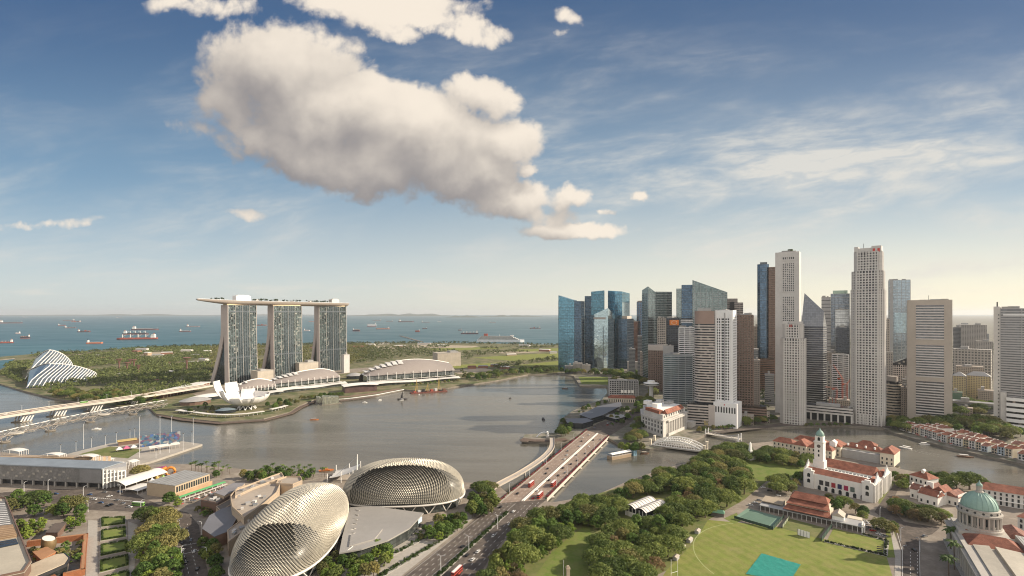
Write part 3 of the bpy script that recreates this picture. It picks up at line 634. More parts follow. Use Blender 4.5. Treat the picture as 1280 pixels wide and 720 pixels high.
# --- tall pair on the quay: rounded banded tower and white tower with arched podium
def rounded(w, d): return [(-w / 2 + w * .0, d), (-w / 2, d * .35)] + [(-w / 2 + w * .42 * (1 - math.cos(a)), d * .35 * (1 - math.sin(a))) for a in [math.pi / 2 * i / 6 for i in range(1, 7)]] + [(w / 2, 0), (w / 2, d)]
f = tower('round_cornered_tower', 'rounded tower of grey bands with a pinkish brown windowless top', 868, 893.2, 531, 405, dict(core=gWin, sp=(concP, 4.0, 2.0, .45), par=concP), depth=30, poly=lambda w, d: rounded(w, d)[::1], roof=False)
block(f.t, rounded(f.w, f.d), f.top + .02, f.z(388.5), dict(core=mat('brown_pink_cladding', (.30, .215, .18), .6, var=.06), core_name='crown'))
q = MB(); q.box(f.lx(872), f.lx(889), 1.5, 14, f.z(388.5), f.z(385.5)); q.build('plant_room', concG, f.t)
block(f.t, rect2(f.lx(859.5), f.w / 2 - .3, 22, -4), -1, f.z(504), dict(core=gWin, sp=(concP, 4.2, 2.2, .4), core_name='podium_glazing'), count=f.count)
q = MB(); q.box(f.lx(885.5), f.w / 2 + .1, -4.9, 5, -1, f.z(505)); q.build('stair_wall', concP, f.t)
q = MB(); q.box(f.lx(880), f.lx(885), -4.8, -4.2, .5, f.z(525)); q.build('poster', mat('blue_yellow_panel', (.20, .30, .45), .6, var=.6, scale=.3, col2=(.6, .45, .15)), f.t)
f = tower('white_tower', 'tall white tower with slot windows on an arched white podium', 894, 916, 533, 389, dict(core=concW, core_name='wall', par=concW), yaw=-14, depth=26, roof=False)
for a, b, n, wn in ((896.2, 900.2, 30, 2), (902.0, 905.0, 30, 1), (906.8, 911.4, 30, 2)):
 z0, z1 = f.z(501), f.z(398)
 wx0, wx1 = f.lx(a), f.lx(b)
 q = MB(); q.box(wx0, wx1, -.12, .4, z0, z1); pl = q.build('window_strip', gWin, f.t)
 q = MB(); q.box(wx0 - .1, wx1 + .1, -.35, .3, 0, 1.5); me = q.mesh('spandrel', concW)
 for i in range(n): mesh_copy('spandrel', me, pl, (0, 0, z0 + (z1 - z0) * i / n))
 if wn == 2: q = MB(); q.box((wx0 + wx1) / 2 - .6, (wx0 + wx1) / 2 + .6, -.45, .3, z0, z1); q.build('pier', concW, pl)
q = MB(); q.box(f.lx(900.8), f.lx(901.5), -1.1, .1, f.z(501), f.z(393)); q.build('rib', concW, f.t)
q = MB(); q.box(f.lx(911.8), f.lx(913), -1.1, .1, f.z(501), f.z(393)); q.build('rib', concW, f.t)
q = MB(); q.box(f.lx(905.2), f.lx(906.6), -.7, .1, f.z(501), f.z(391)); q.build('rib', concG, f.t)
side_st = dict(core=gWin, sp=(concW, 4.0, 2.2, .3), pr=(concW, 5, 2.2, .4))
q = MB(); q.box(f.w / 2 - 3, f.w / 2 + .1, 4, 22, f.z(505), f.z(395)); q.build('side_windows', facade('white_side_wall', (.74, .735, .73), (.06, .065, .075), 4.2, 4.0, .45, .5), f.t)
roof_bits(f.t, -f.w / 2, f.w / 2, 0, f.d, f.top, concW, 4, 3, 2)
q = MB(); zp = f.z(502.5); q.box(f.lx(893.4), f.lx(922.5), -7, 24, -1, zp); pod = q.build('podium', concW, f.t)
for i in range(8):
 xa = f.lx(896.5 + i * 3.35); q = MB(); hw = .95; z0, z1 = zp - 15.0, zp - 7.0
 q.prism([(xa - hw, -7.12), (xa + hw, -7.12), (xa + hw, -6.8), (xa - hw, -6.8)], z0, z1)
 q.prism([(xa - hw * .7, -7.14), (xa + hw * .7, -7.14), (xa + hw * .7, -6.8), (xa - hw * .7, -6.8)], z1 + .02, z1 + .8); q.build('arched_window', DGLASS, pod)
q = MB(); q.lathe([(1.0, 0), (1.0, .3)], 10); o = q.build('emblem', mat('red_badge', (.45, .05, .05)), pod, (f.lx(907), -7.05, zp - 3)); o.rotation_euler = (R(90), 0, 0)
f = tower('brown_tower', 'dark brown gridded tower right of the white one', 917, 941.8, 525, 394.5, dict(core=gBrown, sp=(concB, 3.9, 1.6, .35), pr=(concB, 3.9, 1.2, .5), par=concB), depth=32, seed=5)
block(f.t, rect2(f.lx(922), f.lx(958), 20, -8), -1, f.z(506), dict(core=gBrown, sp=(concB, 4, 2.2, .3), core_name='podium_glazing'), count=f.count)
# --- tall dark glass tower, thin slab, stepped pair
f = tower('dark_glass_tower', 'tall slim dark blue tower with cut corners left of the white slab', 948, 961, 488, 330, dict(core=gDeep, sp=(mull, 8, .5, .15), pr=(mull, 5, .3, .3), par=mull), depth=34, poly=lambda w, d: chamfer(-w / 2 - 2, w / 2, d, 5), roof=False)
f.count2 = block(f.t, rect2(f.w / 2 + .05, f.lx(969), 26, 2), -1, f.z(334), dict(core=gBrown, sp=(concB, 4, 1.7, .3), pr=(mat('warm_brown_clad', (.24, .15, .11)), 4, 1.0, .4)))
block(f.t, rect2(f.lx(945.5), f.lx(968), 20, -9), -1, f.z(447), dict(core=gBrown, sp=(mat('warm_brown_clad', (.24, .15, .11)), 4, 2.3, .3), core_name='podium_glazing'))
q = MB(); q.box(f.lx(950), f.lx(959), 4, 20, f.top, f.z(327.5)); q.build('plant_room', mull, f.t)
f = tower('slab_tower', 'very tall thin white grey slab with two dark window panels', 969, 999, 517, 316, dict(core=concL, core_name='wall', par=concL), yaw=-7, depth=26, roof=False)
def panel(f, a, b, pa, pb, cols, rows, wm, pm=None, name='window_panel'):
 x0, x1, z0, z1 = f.lx(a), f.lx(b), f.z(pb), f.z(pa)
 q = MB(); q.box(x0, x1, -.15, .3, z0, z1); pl = q.build(name, pm or gWin, f.t)
 w = x1 - x0; h = z1 - z0
 if rows:
  q = MB(); q.box(x0 - .05, x1 + .05, -.45, .2, 0, h / rows * .42); me = q.mesh('spandrel', wm)
  for i in range(rows): mesh_copy('spandrel', me, pl, (0, 0, z0 + h * i / rows))
 if cols:
  q = MB(); q.box(-w / cols * .2, w / cols * .2, -.55, .25, z0 - .05, z1 + .05); me = q.mesh('pier', wm)
  for i in range(cols + 1): mesh_copy('pier', me, pl, (x0 + w * i / cols, 0, 0))
 return pl
panel(f, 978, 993, 321.5, 326, 6, 1, concL); panel(f, 978, 993, 329.5, 365, 6, 16, concL); panel(f, 978, 993, 371, 402, 6, 14, concL)
roof_bits(f.t, -f.w / 2, f.w / 2, 0, f.d, f.top, concL, 5, 8, 3)
q = MB(); q.box(f.lx(984), f.lx(990), 6, 14, f.top + 2, f.top + 6.5); q.build('roof_greenery', leaf_mat('roof_green', (.03, .05, .015), (.07, .10, .03)), f.t)
S_uob = dict(core=gWin, sp=(concL, 4.0, 1.7, .7), pr=(concL, 3.7, 1.5, .9), par=concL)
f = tower('stepped_tower', 'shorter pale tower with cut corners and a notched crown in front of the slab', 975, 1005, 530.5, 423, S_uob, yaw=-6, depth=34, poly=lambda w, d: chamfer(-w / 2, w / 2, d, 5), roof=False)
zt = f.z(405); block(f.t, chamfer(f.lx(978), f.lx(1002.5), 26, 4, 3), f.top + .02, zt, S_uob, count=f.count)
for a, b in ((978, 984), (997, 1002.5)): q = MB(); q.box(f.lx(a), f.lx(b), 4, 20, zt + .02, f.z(402)); q.build('crown_pylon', concL, f.t)
q = MB(); q.box(f.lx(985), f.lx(996), 3 - .6, 4, f.z(411), zt - .5); q.build('crown_opening', DARK, f.t)
q = MB(); q.box(f.lx(986.5), f.lx(990), 2.1, 2.38, f.z(409), zt - .9); q.build('logo_panel', mat('red_mark', (.5, .06, .05)), f.t)
f = tower('stepped_tower', 'tallest pale stepped tower with a notched crown and rows of square windows', 1063.2, 1104.6, 531, 362, S_uob, yaw=-5, depth=46, poly=lambda w, d: chamfer(-w / 2, w / 2, d, 7), roof=False)
block(f.t, chamfer(f.lx(1064.3), f.lx(1103.4), 40, 6, 2.0), f.top + .02, f.z(338.5), S_uob)
block(f.t, chamfer(f.lx(1067.3), f.lx(1101.5), 34, 4, 4.0), f.z(338.5) + .02, f.z(314), S_uob)
zt = f.z(314); zr = f.z(307.5)
for a, b in ((1067.3, 1072.5), (1089, 1101.5)): q = MB(); q.box(f.lx(a), f.lx(b), 4, 34, zt + .02, zr); q.build('crown_pylon', concL, f.t)
q = MB(); q.box(f.lx(1072.6), f.lx(1088.9), 5, 30, zt + .02, zr - 2.5); q.build('crown_block', concL, f.t)
q = MB(); q.box(f.lx(1074), f.lx(1084), 3.2, 6, f.z(318.5), zt - 1.2); q.build('crown_opening', DARK, f.t)
for a, b in ((1090.5, 1093.5), (1096.5, 1099.5)): q = MB(); q.box(f.lx(a), f.lx(b), 3.5, 3.95, zt - 1.5, zt + 4); q.build('logo_panel', mat('red_mark', (.5, .06, .05)), f.t)
q = MB(); q.tube([(f.lx(1078), 18, zr - 3), (f.lx(1078), 18, zr + 6)], .35, 5); q.build('mast', DARK, f.t)
for i in range(9):
 q = MB(); xa = f.lx(1066.5 + i * 4.4); q.box(xa - .9, xa + .9, -2.2, -.7, -1, 16); q.build('portico_column', concL, f.t)
f = Face(1003, 1066, 527, -3); t_ = thing('podium_building', 'long white podium on columns between the two pale stepped towers', 'building', f.o, f.rz); f.t = t_
block(t_, rect2(-f.w / 2, f.w / 2, 22), 12, f.z(508), dict(core=gWin, sp=(concL, 4.4, 2.6, .4), core_name='glazing'))
q = MB(); q.box(f.lx(1020), f.lx(1050), 3, 14, f.z(508), f.z(505)); q.build('roof_pavilion', concG, t_)
for i in range(8): q = MB(); xa = f.lx(1005 + i * 8.5); q.box(xa - 1.1, xa + 1.1, 1, 4, -1, 12); q.build('column', concL, t_)
q = MB(); q.box(-f.w / 2 + 2, f.w / 2 - 2, 9, 20, -1, 11.9); q.build('lobby_glass', DGLASS, t_)
f = Face(1001.5, 1029, 506, 0); t_ = thing('pyramid_topped_tower', 'dark glass tower whose top slopes down from a sharp peak', 'tower', f.o, f.rz, 'towers of the business district'); f.t = t_
d = 36; S_py = dict(core=gDark, sp=(concG, 4.1, .8, .25), par=concG)
block(t_, [(f.lx(1001.5), 0), (f.lx(1029), 0), (f.lx(1033.5), 10), (f.lx(1033.5), d), (f.lx(1001.5), d)], -1, f.z(408), S_py)
q = MB(); zb = f.z(408) + .02; A, B, C, D, E = (f.lx(1001.5), 0), (f.lx(1029), 0), (f.lx(1033.5), 10), (f.lx(1033.5), d), (f.lx(1001.5), d)
pk = (f.lx(1005.5), 8, f.z(366)); sh = (f.lx(1030), 5, f.z(389)); P3 = lambda p, z=zb: (p[0], p[1], z)
q.quad(P3(A), P3(B), sh, pk); q.quad(P3(B), P3(C), sh); q.quad(P3(C), P3(D), sh); q.quad(P3(D), P3(E), pk, sh); q.quad(P3(E), P3(A), pk); q.build('sloped_top', glass('grey_roof_glass', (.22, .23, .25), 3, 3, .3, .25, .5, .1), t_)
tower('office_tower', 'blue glass tower with a greenish lantern top behind the pyramid top', 1038.5, 1062, 484, 367, dict(core=glass('slate_glass', (.17, .20, .24), 3, 4, .4), sp=(concG, 8, .7, .2), pr=(mull, 7, .4, .3)), depth=34, roof=False)
f = Face(1038.5, 1062, 484, 0); o_ = bpy.data.objects['office_tower.002'] if 'office_tower.002' in bpy.data.objects else t_
q = MB(); q.box(f.lx(1041), f.lx(1059.5), 3, 28, f.z(367), f.z(363)); q.build('lantern_top', glass('green_lantern_glass', (.28, .36, .30), 3, 3, .2), o_)
tower('office_block', 'plain grey tower shoulder left of the lantern topped one', 1026.8, 1038.2, 486, 372, dict(core=concG, core_name='wall', sp=(gWin, 8, 1.2, .1)), depth=24)
tower('office_block', 'block with a pale glazed upper box in front of the lantern topped tower', 1044, 1061.5, 492, 387.5, dict(core=glass('lit_grey_glass', (.40, .42, .43), 3, 4, .3), sp=(mull, 8, .6, .2)), depth=18, seed=3)
tower('office_block', 'dark grey glass block standing below the pale glazed box', 1044.5, 1062, 498, 410.5, S_dark, depth=16, seed=6)
tower('office_block', 'low white block of thin bands behind the building site', 1040, 1061, 503, 444, S_bandW, depth=14, seed=7)
# --- right of the tallest tower
f = tower('office_tower', 'pale blue tower with a broad light panel far behind the tan slab', 1110.5, 1138, 476, 350.5, dict(core=glass('hazy_blue_glass', (.30, .37, .43), 3, 4, .25), sp=(mullL, 8, .8, .2), pr=(concG, 9, .8, .4), par=mullL), depth=40)
q = MB(); q.box(f.lx(1118), f.lx(1136), -1.2, -.4, f.z(416), f.z(391)); q.build('light_panel', gPale, f.t)
q = MB(); q.box(f.lx(1112), f.lx(1116.5), -1.4, .2, 0, f.top + 3); q.build('lift_core', concG, f.t)
tower('office_block', 'thin pale beige block just right of the tallest tower', 1104.8, 1112, 486, 399.5, S_gridM, depth=22)
f = tower('office_block', 'pinkish block with a slanted brown top left of the tan slab', 1112, 1134, 506, 452, S_gridP, depth=26, tops=[456, 447, 447, 456], roof=False)
f = Face(1104.8, 1126.5, 519, 0); t_ = thing('drum_block', 'drum shaped block of cream bands at the foot of the tallest tower', 'building', f.o, f.rz); r_ = f.w / 2
circ = lambda r: [(r * math.cos(2 * math.pi * i / 28), r_ + r * math.sin(2 * math.pi * i / 28)) for i in range(28)]
block(t_, circ(r_), -1, f.z(477), dict(core=gWin, sp=(mat('cream_band', (.46, .40, .32), .7), 4.6, 2.4, .5))); block(t_, circ(r_ * .6), f.z(477), f.z(471), dict(core=concM, core_name='crown'))
f = tower('slab_tower', 'broad tan concrete slab with three tall panels of window bands', 1134, 1190.5, 526, 376, dict(core=concM, core_name='wall', par=concM), yaw=3, depth=30, roof=False)
for pa, pb in ((381.5, 424.5), (431.5, 471.5), (477, 520)): panel(f, 1144.8, 1180, pa, pb, 0, 13, concL, glass('slab_window_glass', (.12, .125, .14), 2.5, 3.2, .6, .15, .6))
roof_bits(f.t, -f.w / 2, f.w / 2, 0, f.d, f.top, concM, 3, 5, 3)
q = MB(); q.tube([(0, 15, f.top), (0, 15, f.top + 9)], .3, 5); q.build('mast', DARK, f.t)
f = tower('slab_tower', 'grey banded tower cut by the picture edge with a taller lift core', 1250, 1306, 534, 386.5, dict(core=glass('grey_band_glass', (.16, .165, .18), 2.6, 3.6, .5, .2, .5), sp=(concG, 3.7, 2.0, .35), pr=(concG, 22, .8, .45), par=concG), yaw=-3, depth=34)
q = MB(); q.box(f.lx(1242), f.lx(1249.8), -1, 30, -1, f.z(383)); q.build('lift_core', concL, f.t)
for i in range(30): q = MB(); z = 6 + i * (f.top - 10) / 30; q.box(f.lx(1247.5), f.lx(1249.2), -1.2, -.8, z, z + 1.7); q.build('core_window', DGLASS, f.t)
q = MB(); q.tube([(f.lx(1246), 6, f.z(383)), (f.lx(1246), 6, f.z(377))], .9, 6); q.build('aerial', DARK, f.t)
block(f.t, rect2(f.lx(1259), f.lx(1306), 20, -8), -1, f.z(497), dict(core=gWin, sp=(concW, 8, 5, .4), core_name='podium_glazing'), count={'s': 60, 'p': 0})
q = MB(); q.box(f.lx(1251), f.lx(1258.5), -6, 0, -1, f.z(492)); q.build('stair_wall', concL, f.t)
q = MB(); q.box(f.lx(1254), f.lx(1300), -.6, .4, f.z(394.5), f.z(392.5)); q.build('roof_sign', concW, f.t)
# --- the far blocks behind, seen through the gaps
def far_block(label, x0, x1, base, top, m_, name='apartment_block', depth=25, yaw=0, cat='building', extra=None, roofm=None):
 f = Face(x0, x1, base, yaw); t_ = thing(name, label, cat, f.o, f.rz, 'far blocks on the skyline' if 'hazy far block' in label else None); q = MB(); q.box(-f.w / 2, f.w / 2, 0, depth, -1, f.z(top)); q.build('wall', m_, t_)
 if extra == 'hip': q = MB(); q.gable(-f.w / 2, f.w / 2, 0, depth, f.z(top), f.z(top - 5), 'x', .6, depth * .4); q.build('roof', roofm or GREYROOF, t_)
 else:
  rr = random.Random(int(x0 * 7)); q = MB(); a = rr.uniform(-.35, .1) * f.w; q.box(a, a + f.w * rr.uniform(.2, .35), 4, depth * .7, f.z(top) - .2, f.z(top) + rr.uniform(3, 6)); q.build('plant_room', GREYROOF, t_)
  q = MB(); q.box(-f.w / 2 - .3, f.w / 2 + .3, -.3, depth + .3, f.z(top) - 1.4, f.z(top) - .3); q.build('parapet', CONC, t_)
 f.t = t_; return f
fa = facade('hazy_flat_wall', (.34, .315, .29), (.10, .10, .105), 3.4, 3.2, .55, .5); fb = facade('punched_flat_wall', (.38, .35, .315), (.10, .10, .10), 5.5, 6.2, .6, .55); fc = facade('yellow_flat_wall', (.44, .36, .21), (.12, .11, .09), 3.6, 3.4, .5, .5)
fd = facade('grey_office_wall', (.24, .235, .235), (.09, .10, .11), 3.2, 3.6, .7, .5, band=True); fe = facade('beige_office_wall', (.36, .30, .25), (.10, .095, .09), 3.0, 3.6, .55, .55)
far_block('hazy dark block at the left of the far pair beyond the tan slab', 1191.5, 1202.5, 470, 409, fd); far_block('hazy grey tower block with a flat top between the tan slab and the edge tower', 1201, 1233.5, 472, 406, fa, depth=40)
far_block('long pale slab of flats punched with large square windows', 1191, 1239, 486, 436.5, fb, yaw=-4); far_block('white stepped flats peeping over the punched slab', 1220, 1241, 475, 426.5, fa, yaw=3)
far_block('pale lower deck block in front of the punched slab', 1195, 1230, 490, 458, fe, yaw=4)
far_block('yellow apartment block with a grey hipped roof, the narrower of the two', 1191, 1207.5, 502, 470, fc, extra='hip'); far_block('yellow apartment block with a grey hipped roof, the wider of the two', 1208.5, 1238, 502, 470, fc, extra='hip')
far_block('low wide white deck building below the yellow flats', 1191, 1243, 515, 503, fd, depth=20, yaw=2); far_block('small green hoarded building below the yellow flats', 1190.5, 1203, 508, 490, mat('green_hoarding', (.10, .17, .12), .8), depth=12)
far_block('low beige roofed building left of the edge tower', 1222, 1243, 506, 488, fe, depth=20)
far_block('dark brown office block low behind the tall dark blue tower', 942.3, 949, 482, 408, fe, name='office_block'); far_block('grey low block behind the dark brown tower', 925, 948, 492, 436, fd, name='office_block')
far_block('brown mid height block between the pyramid top and the tallest tower', 1031, 1045, 496, 440, fe, name='office_block', depth=16)
far_block('grey office block low beside the blue glass group', 797, 812, 474, 420, fd, name='office_block'); far_block('small pale block at the foot of the glass group', 784, 800, 465, 452, fa, name='office_block', depth=14)
for i, (a, b, c, d_) in enumerate(((706, 716, 467.5, 457), (716, 728, 467, 454), (727, 738, 466, 456.5))): far_block(['flat grey pavilion at the foot of the seaward glass tower', 'stepped white roofed pavilion at the foot of the seaward glass tower', 'grey ventilation house beside the stepped pavilion'][i], a, b, c, d_, [fd, fa, CONC][i], name='pavilion', depth=18)
for i, (a, b, c, d_, lab) in enumerate(((1126, 1134, 520, 484, 'brown sliver of a block left of the tan slab'), (1204, 1216, 520, 510, 'low house with a grey roof behind the riverside trees'), (1046, 1062, 512, 500, 'brick coloured low block behind the white podium'), (926, 942, 531, 519, 'low brown arcade at the foot of the brown tower'), (942, 962, 528, 515, 'dark low block between the brown tower and the slab'))):
 far_block(lab, a, b, c, d_, fe, name='low_block', depth=14)
rr = random.Random(44)
for i in range(26):
 a = rr.uniform(1189, 1243) if i < 17 else rr.uniform(1000, 1140); b_ = rr.uniform(408, 436); w_ = rr.uniform(4, 11); Yb = G(a, b_).y; hb = rr.uniform(18, 60); far_block('hazy far block on the skyline between the tan slab and the edge tower' if i < 17 else 'hazy far block on the skyline behind the tall towers', a, a + w_, b_, HY + (CAM_H - hb) * FPX / Yb, rr.choice([fa, fb, fd, fe]), 'apartment_block', 18)
for a, b, c_, d_, m2 in ((800, 812, 478, 440, fe), (842, 850, 492, 452, fd), (866, 872, 500, 430, fa), (908, 918, 490, 420, fd), (941, 950, 512, 450, fe), (956, 968, 505, 468, fd), (1005, 1020, 500, 478, fa), (1030, 1040, 498, 456, fb), (1106, 1116, 505, 440, fa), (1118, 1130, 500, 462, fe), (1128, 1136, 512, 474, fd), (786, 794, 470, 436, fd)):
 far_block('mid height block packed among the front towers', a, b, c_, d_, m2, 'office_block', 16).t['group'] = 'mid height blocks among the towers'
# cranes of the building site between the towers
CR = mat('crane_red', (.45, .09, .04), .6)
def crane(label, px, base, top, reach, ang):
 c = G(px, base); z = ZAT(top, c.y); t_ = thing('tower_crane', label, 'crane', c, 0)
 q = MB()
 for sx in (-1, 1):
  for sy in (-1, 1): q.tube([(sx, sy, 0), (sx, sy, z)], .22, 4)
 for i in range(int(z / 4)): q.tube([(-1, -1, i * 4), (1, -1, i * 4 + 4)], .15, 4); q.tube([(1, -1, i * 4), (1, 1, i * 4 + 4)], .15, 4)
 q.build('mast', CR, t_)
 q = MB(); e = (math.cos(R(ang)) * reach, 0, z + math.sin(R(ang)) * reach)
 for dy in (-.8, .8): q.tube([(0, dy, z), e], .28, 4)
 q.tube([(0, 0, z + 2), (e[0] * .95, 0, e[2] + 1.2 - .05 * reach * 0)], .22, 4)
 for i in range(8): k = i / 8; q.tube([(e[0] * k, -.8, z + (e[2] - z) * k), (e[0] * (k + .06), .8, z + (e[2] - z) * (k + .06))], .18, 4)
 q.build('jib', CR, t_)
 q = MB(); q.tube([(0, 0, z), (-7, 0, z + 1)], .4, 4); q.box(-8.5, -5, -1.2, 1.2, z - 1.6, z + .6); q.build('counterweight', CR, t_); q = MB(); q.box(.8, 2.8, -1, 1, z - 2, z + .4); q.build('cab', mat('crane_cab', (.5, .45, .4)), t_)
crane('red crane with its jib leaning left on the site between the towers', 1053, 508, 473, 30, 125); crane('red crane with its jib leaning right beside the tallest tower', 1058.5, 508, 480, 26, 48); crane('low red crane with a flat jib on the site between the towers', 1046, 508, 486, 22, 172)
f = Face(1036, 1062, 509, 0); t_ = thing('unfinished_building', 'unfinished reddish concrete frame below the cranes', 'building', f.o, f.rz)
for i in range(3): q = MB(); q.box(-f.w / 2, f.w / 2, 0, 12, 4 + i * 5, 4.7 + i * 5); q.build('floor_slab', concP, t_)
for i in range(7): q = MB(); xa = -f.w / 2 + .5 + (f.w - 1) * i / 6; q.box(xa - .5, xa + .5, .6, 1.6, -1, 16); q.build('column', CR, t_)
# ------------------------------------------------------------------ across the bay
class Line2:
 """frame on two points: local x from A to B, local y away from the eye"""
 def __init__(s, a, b, za=0.0, zb=None):
  s.A, s.B = (G(*a, za) if not isinstance(a, Vector) else a), (G(*b, za if zb is None else zb) if not isinstance(b, Vector) else b)
  d = s.B - s.A; d.z = 0; s.L = d.length; s.rz = math.atan2(d.y, d.x); s.o = s.A.copy(); s.o.z = za; s.dx = d.normalized(); s.dy = Vector((-s.dx.y, s.dx.x, 0))
 def lx(s, px):
  k = ray(px); return (k * s.A.y - s.A.x) / (s.dx.x - k * s.dx.y)
 def z(s, py, x, y=0): return ZAT(py, (s.A + s.dx * x + s.dy * y).y)
 def loc(s, p): v = p - s.A; return v.dot(s.dx), v.dot(s.dy)
 def thing(s, name, label, cat, group=None): return thing(name, label, cat, s.o, s.rz, group)
PINK = mat('pinkish_render', (.44, .38, .35), .7, var=.07, scale=.04)
gHotel = glass('hotel_glass', (.085, .115, .115), 3.4, 3.5, 1.5, .16, .42, .35, .10, (.05, .055, .06), .5)
gHotelDark = glass('hotel_core_glass', (.06, .08, .09), 3.4, 3.5, .7, .16, .42, .3, .07)
hotels = []
for i, (x0, x1, b, top, S, lab) in enumerate(((284.5, 321, 478.5, 381.5, 42, 'nearest of three splayed hotel towers, with the deepest split at its end'), (341.5, 377.5, 471.5, 382.3, 36, 'middle of three splayed hotel towers under the long roof deck'), (398.5, 433, 463.5, 383, 28, 'farthest of three splayed hotel towers, beside the domed hall'))):
 f = Face(x0, x1, b, 36 - i * 2); t_ = thing('hotel_tower', lab, 'hotel tower', f.o, f.rz); Hh = f.z(top); hotels.append((f, Hh)); w2 = f.w / 2
 N = 16; off = lambda z, S=S, Hh=Hh: S * max(0, 1 - z / (Hh * .66)) ** 1.35; fr = lambda z, Hh=Hh: -5.0 * max(0, 1 - z / (Hh * .8)) ** 1.6
 def slab(y0f, y1f, name, m_):
  q = MB(); rows = []
  for k in range(N + 1):
   z = -1 + (Hh + 1) * k / N; a, c = y0f(max(z, 0)), y1f(max(z, 0)); rows.append([(-w2, a, z), (w2, a, z), (w2, c, z), (-w2, c, z), (-w2, a, z)])
  q.strip(rows); r_ = rows[-1]; q.quad(*r_[:4]); return q.build(name, m_, t_)
 slab(lambda z: fr(z), lambda z: 13 + fr(z) * .5, 'front_slab', PINK); slab(lambda z: 13.2 + off(z) + .0, lambda z: 25 + off(z), 'rear_slab', PINK)
 q = MB(); rows = []
 for k in range(N + 1):
  z = Hh * .66 * k / N; rows.append([(-w2 + 2.5, 12.5, z), (-w2 + 2.5, 13.6 + off(z), z)])
 q.strip(rows); rows = [[(w2 - 2.5, p[0][1], p[0][2]), (w2 - 2.5, p[1][1], p[1][2])] for p in rows]; q.strip(rows); q.build('atrium_glass', DGLASS, t_)
 q = MB(); rows = []
 for k in range(N + 1):
  z = Hh * k / N; rows.append([(-w2 + 1.2, fr(z) - .25, z), (w2 - .8, fr(z) - .25, z)])
 q.strip(rows); fc_ = q.build('glass_facade', gHotel, t_)
 for a, c in ((.36, .70),):
  q = MB(); rows = [[(-w2 + f.w * a, fr(Hh * k / N) - .4, Hh * k / N), (-w2 + f.w * c, fr(Hh * k / N) - .4, Hh * k / N)] for k in range(N + 1)]; q.strip(rows); q.build('dark_bay', gHotelDark, fc_)
 for j in range(13):
  xa = -w2 + 1.5 + (f.w - 3) * j / 12; q = MB(); q.tube([(xa, fr(Hh * k / 8) - .5, Hh * k / 8) for k in range(9)], .38 if j % 3 else .62, 4); q.build('fin', mullL if j % 3 else concL, fc_)
 for z in (Hh * .325, Hh * .91): q = MB(); q.box(-w2 + 1, w2 - .7, fr(z) - .75, fr(z), z, z + 3.2); q.build('floor_band', mull, fc_)
 for j in range(6): q = MB(); xa = -w2 + 3 + (f.w - 6) * j / 5; q.tube([(xa, 6, Hh - .1), (xa * .93, 10, Hh + 3.0)], .7, 5); q.build('deck_support', concW, t_)
 q = MB(); q.box(-w2 + 2, w2 - 2, 4, 20, Hh, Hh + 2.6); q.build('top_storey', mat('warm_top_lights', (.55, .45, .28), .5), t_)
# the roof deck over the three towers
A0 = hotels[0][0].o + hotels[0][0].dy * 12; B0 = hotels[2][0].o + hotels[2][0].dy * 12
ln = Line2(Vector((A0.x, A0.y, 0)), Vector((B0.x, B0.y, 0)))
sA, sB = ln.lx(246), ln.lx(434.8); zd = ln.z(374.0, ln.L / 2) - 8.0 ; t_ = ln.thing('roof_deck', 'long boat shaped deck with gardens resting on the three hotel towers', 'roof deck')
def hw(k): return 19.5 * min(1, (k / .34 + .02)) ** .55 * min(1, ((1 - k) / .05 + .05)) ** .4
q = MB(); q.smooth = True; rows = []; n = 40; DEP = 10.5
for i in range(n + 1):
 k = i / n; x = sA + (sB - sA) * k; w = hw(k); dp = DEP * min(1, k / .22 + .22) ** .7 * min(1, (1 - k) / .04 + .35); lift = 3.0 * max(0, 1 - k / .3) ** 2
 rows.append([(x, -w * math.cos(math.pi * j / 10), zd + lift - dp * math.sin(math.pi * j / 10) ** .8) for j in range(11)])
q.strip(rows); q.build('hull', mat('deck_hull', (.38, .33, .29), .5, .15, var=.05, scale=.02), t_)
q = MB(); q.strip([[(r[0][0], r[0][1] * .985, r[0][2] + .05), (r[0][0], r[-1][1] * .985, r[0][2] + .05)] for r in rows]); q.build('deck_floor', mat('deck_timber', (.28, .21, .15)), t_)
q = MB()
for i in range(n): a, b = rows[i][0], rows[i + 1][0]; q.tube([(a[0], a[1], a[2] + .7), (b[0], b[1], b[2] + .7)], .5, 4, caps=False)
q.build('railing', concW, t_)
for a, b, h, m2 in ((.20, .285, 13, concW), (.855, .915, 11, concL)): q = MB(); q.box(sA + (sB - sA) * a, sA + (sB - sA) * b, -4, 10, zd, zd + h); q.box(sA + (sB - sA) * a + 5, sA + (sB - sA) * b - 4, -3, 7, zd + h, zd + h + 2); q.build('lift_house', m2, t_)
LEAFD = leaf_mat('dark_leaf', (.024, .042, .013), (.060, .085, .026)); 
def leaf_clump(q, c, r, n, s, rr, flat=.8):
 for _ in range(n):
  d = Vector((rr.gauss(0, 1), rr.gauss(0, 1), rr.gauss(0, 1))).normalized(); p = Vector(c) + Vector((d.x * r, d.y * r, d.z * r * flat)) * rr.uniform(.75, 1.05)
  nn = (d + Vector((rr.uniform(-1, 1), rr.uniform(-1, 1), rr.uniform(-.6, 1))) * .6).normalized(); a = nn.orthogonal().normalized(); b = nn.cross(a); ang = rr.uniform(0, 6.28)
  u_ = (a * math.cos(ang) + b * math.sin(ang)) * s * rr.uniform(.7, 1.3); v_ = (b * math.cos(ang) - a * math.sin(ang)) * s * rr.uniform(.4, .8)
  q.quad(p - u_, p - v_ * .9, p + u_, p + v_)
rr = random.Random(5)
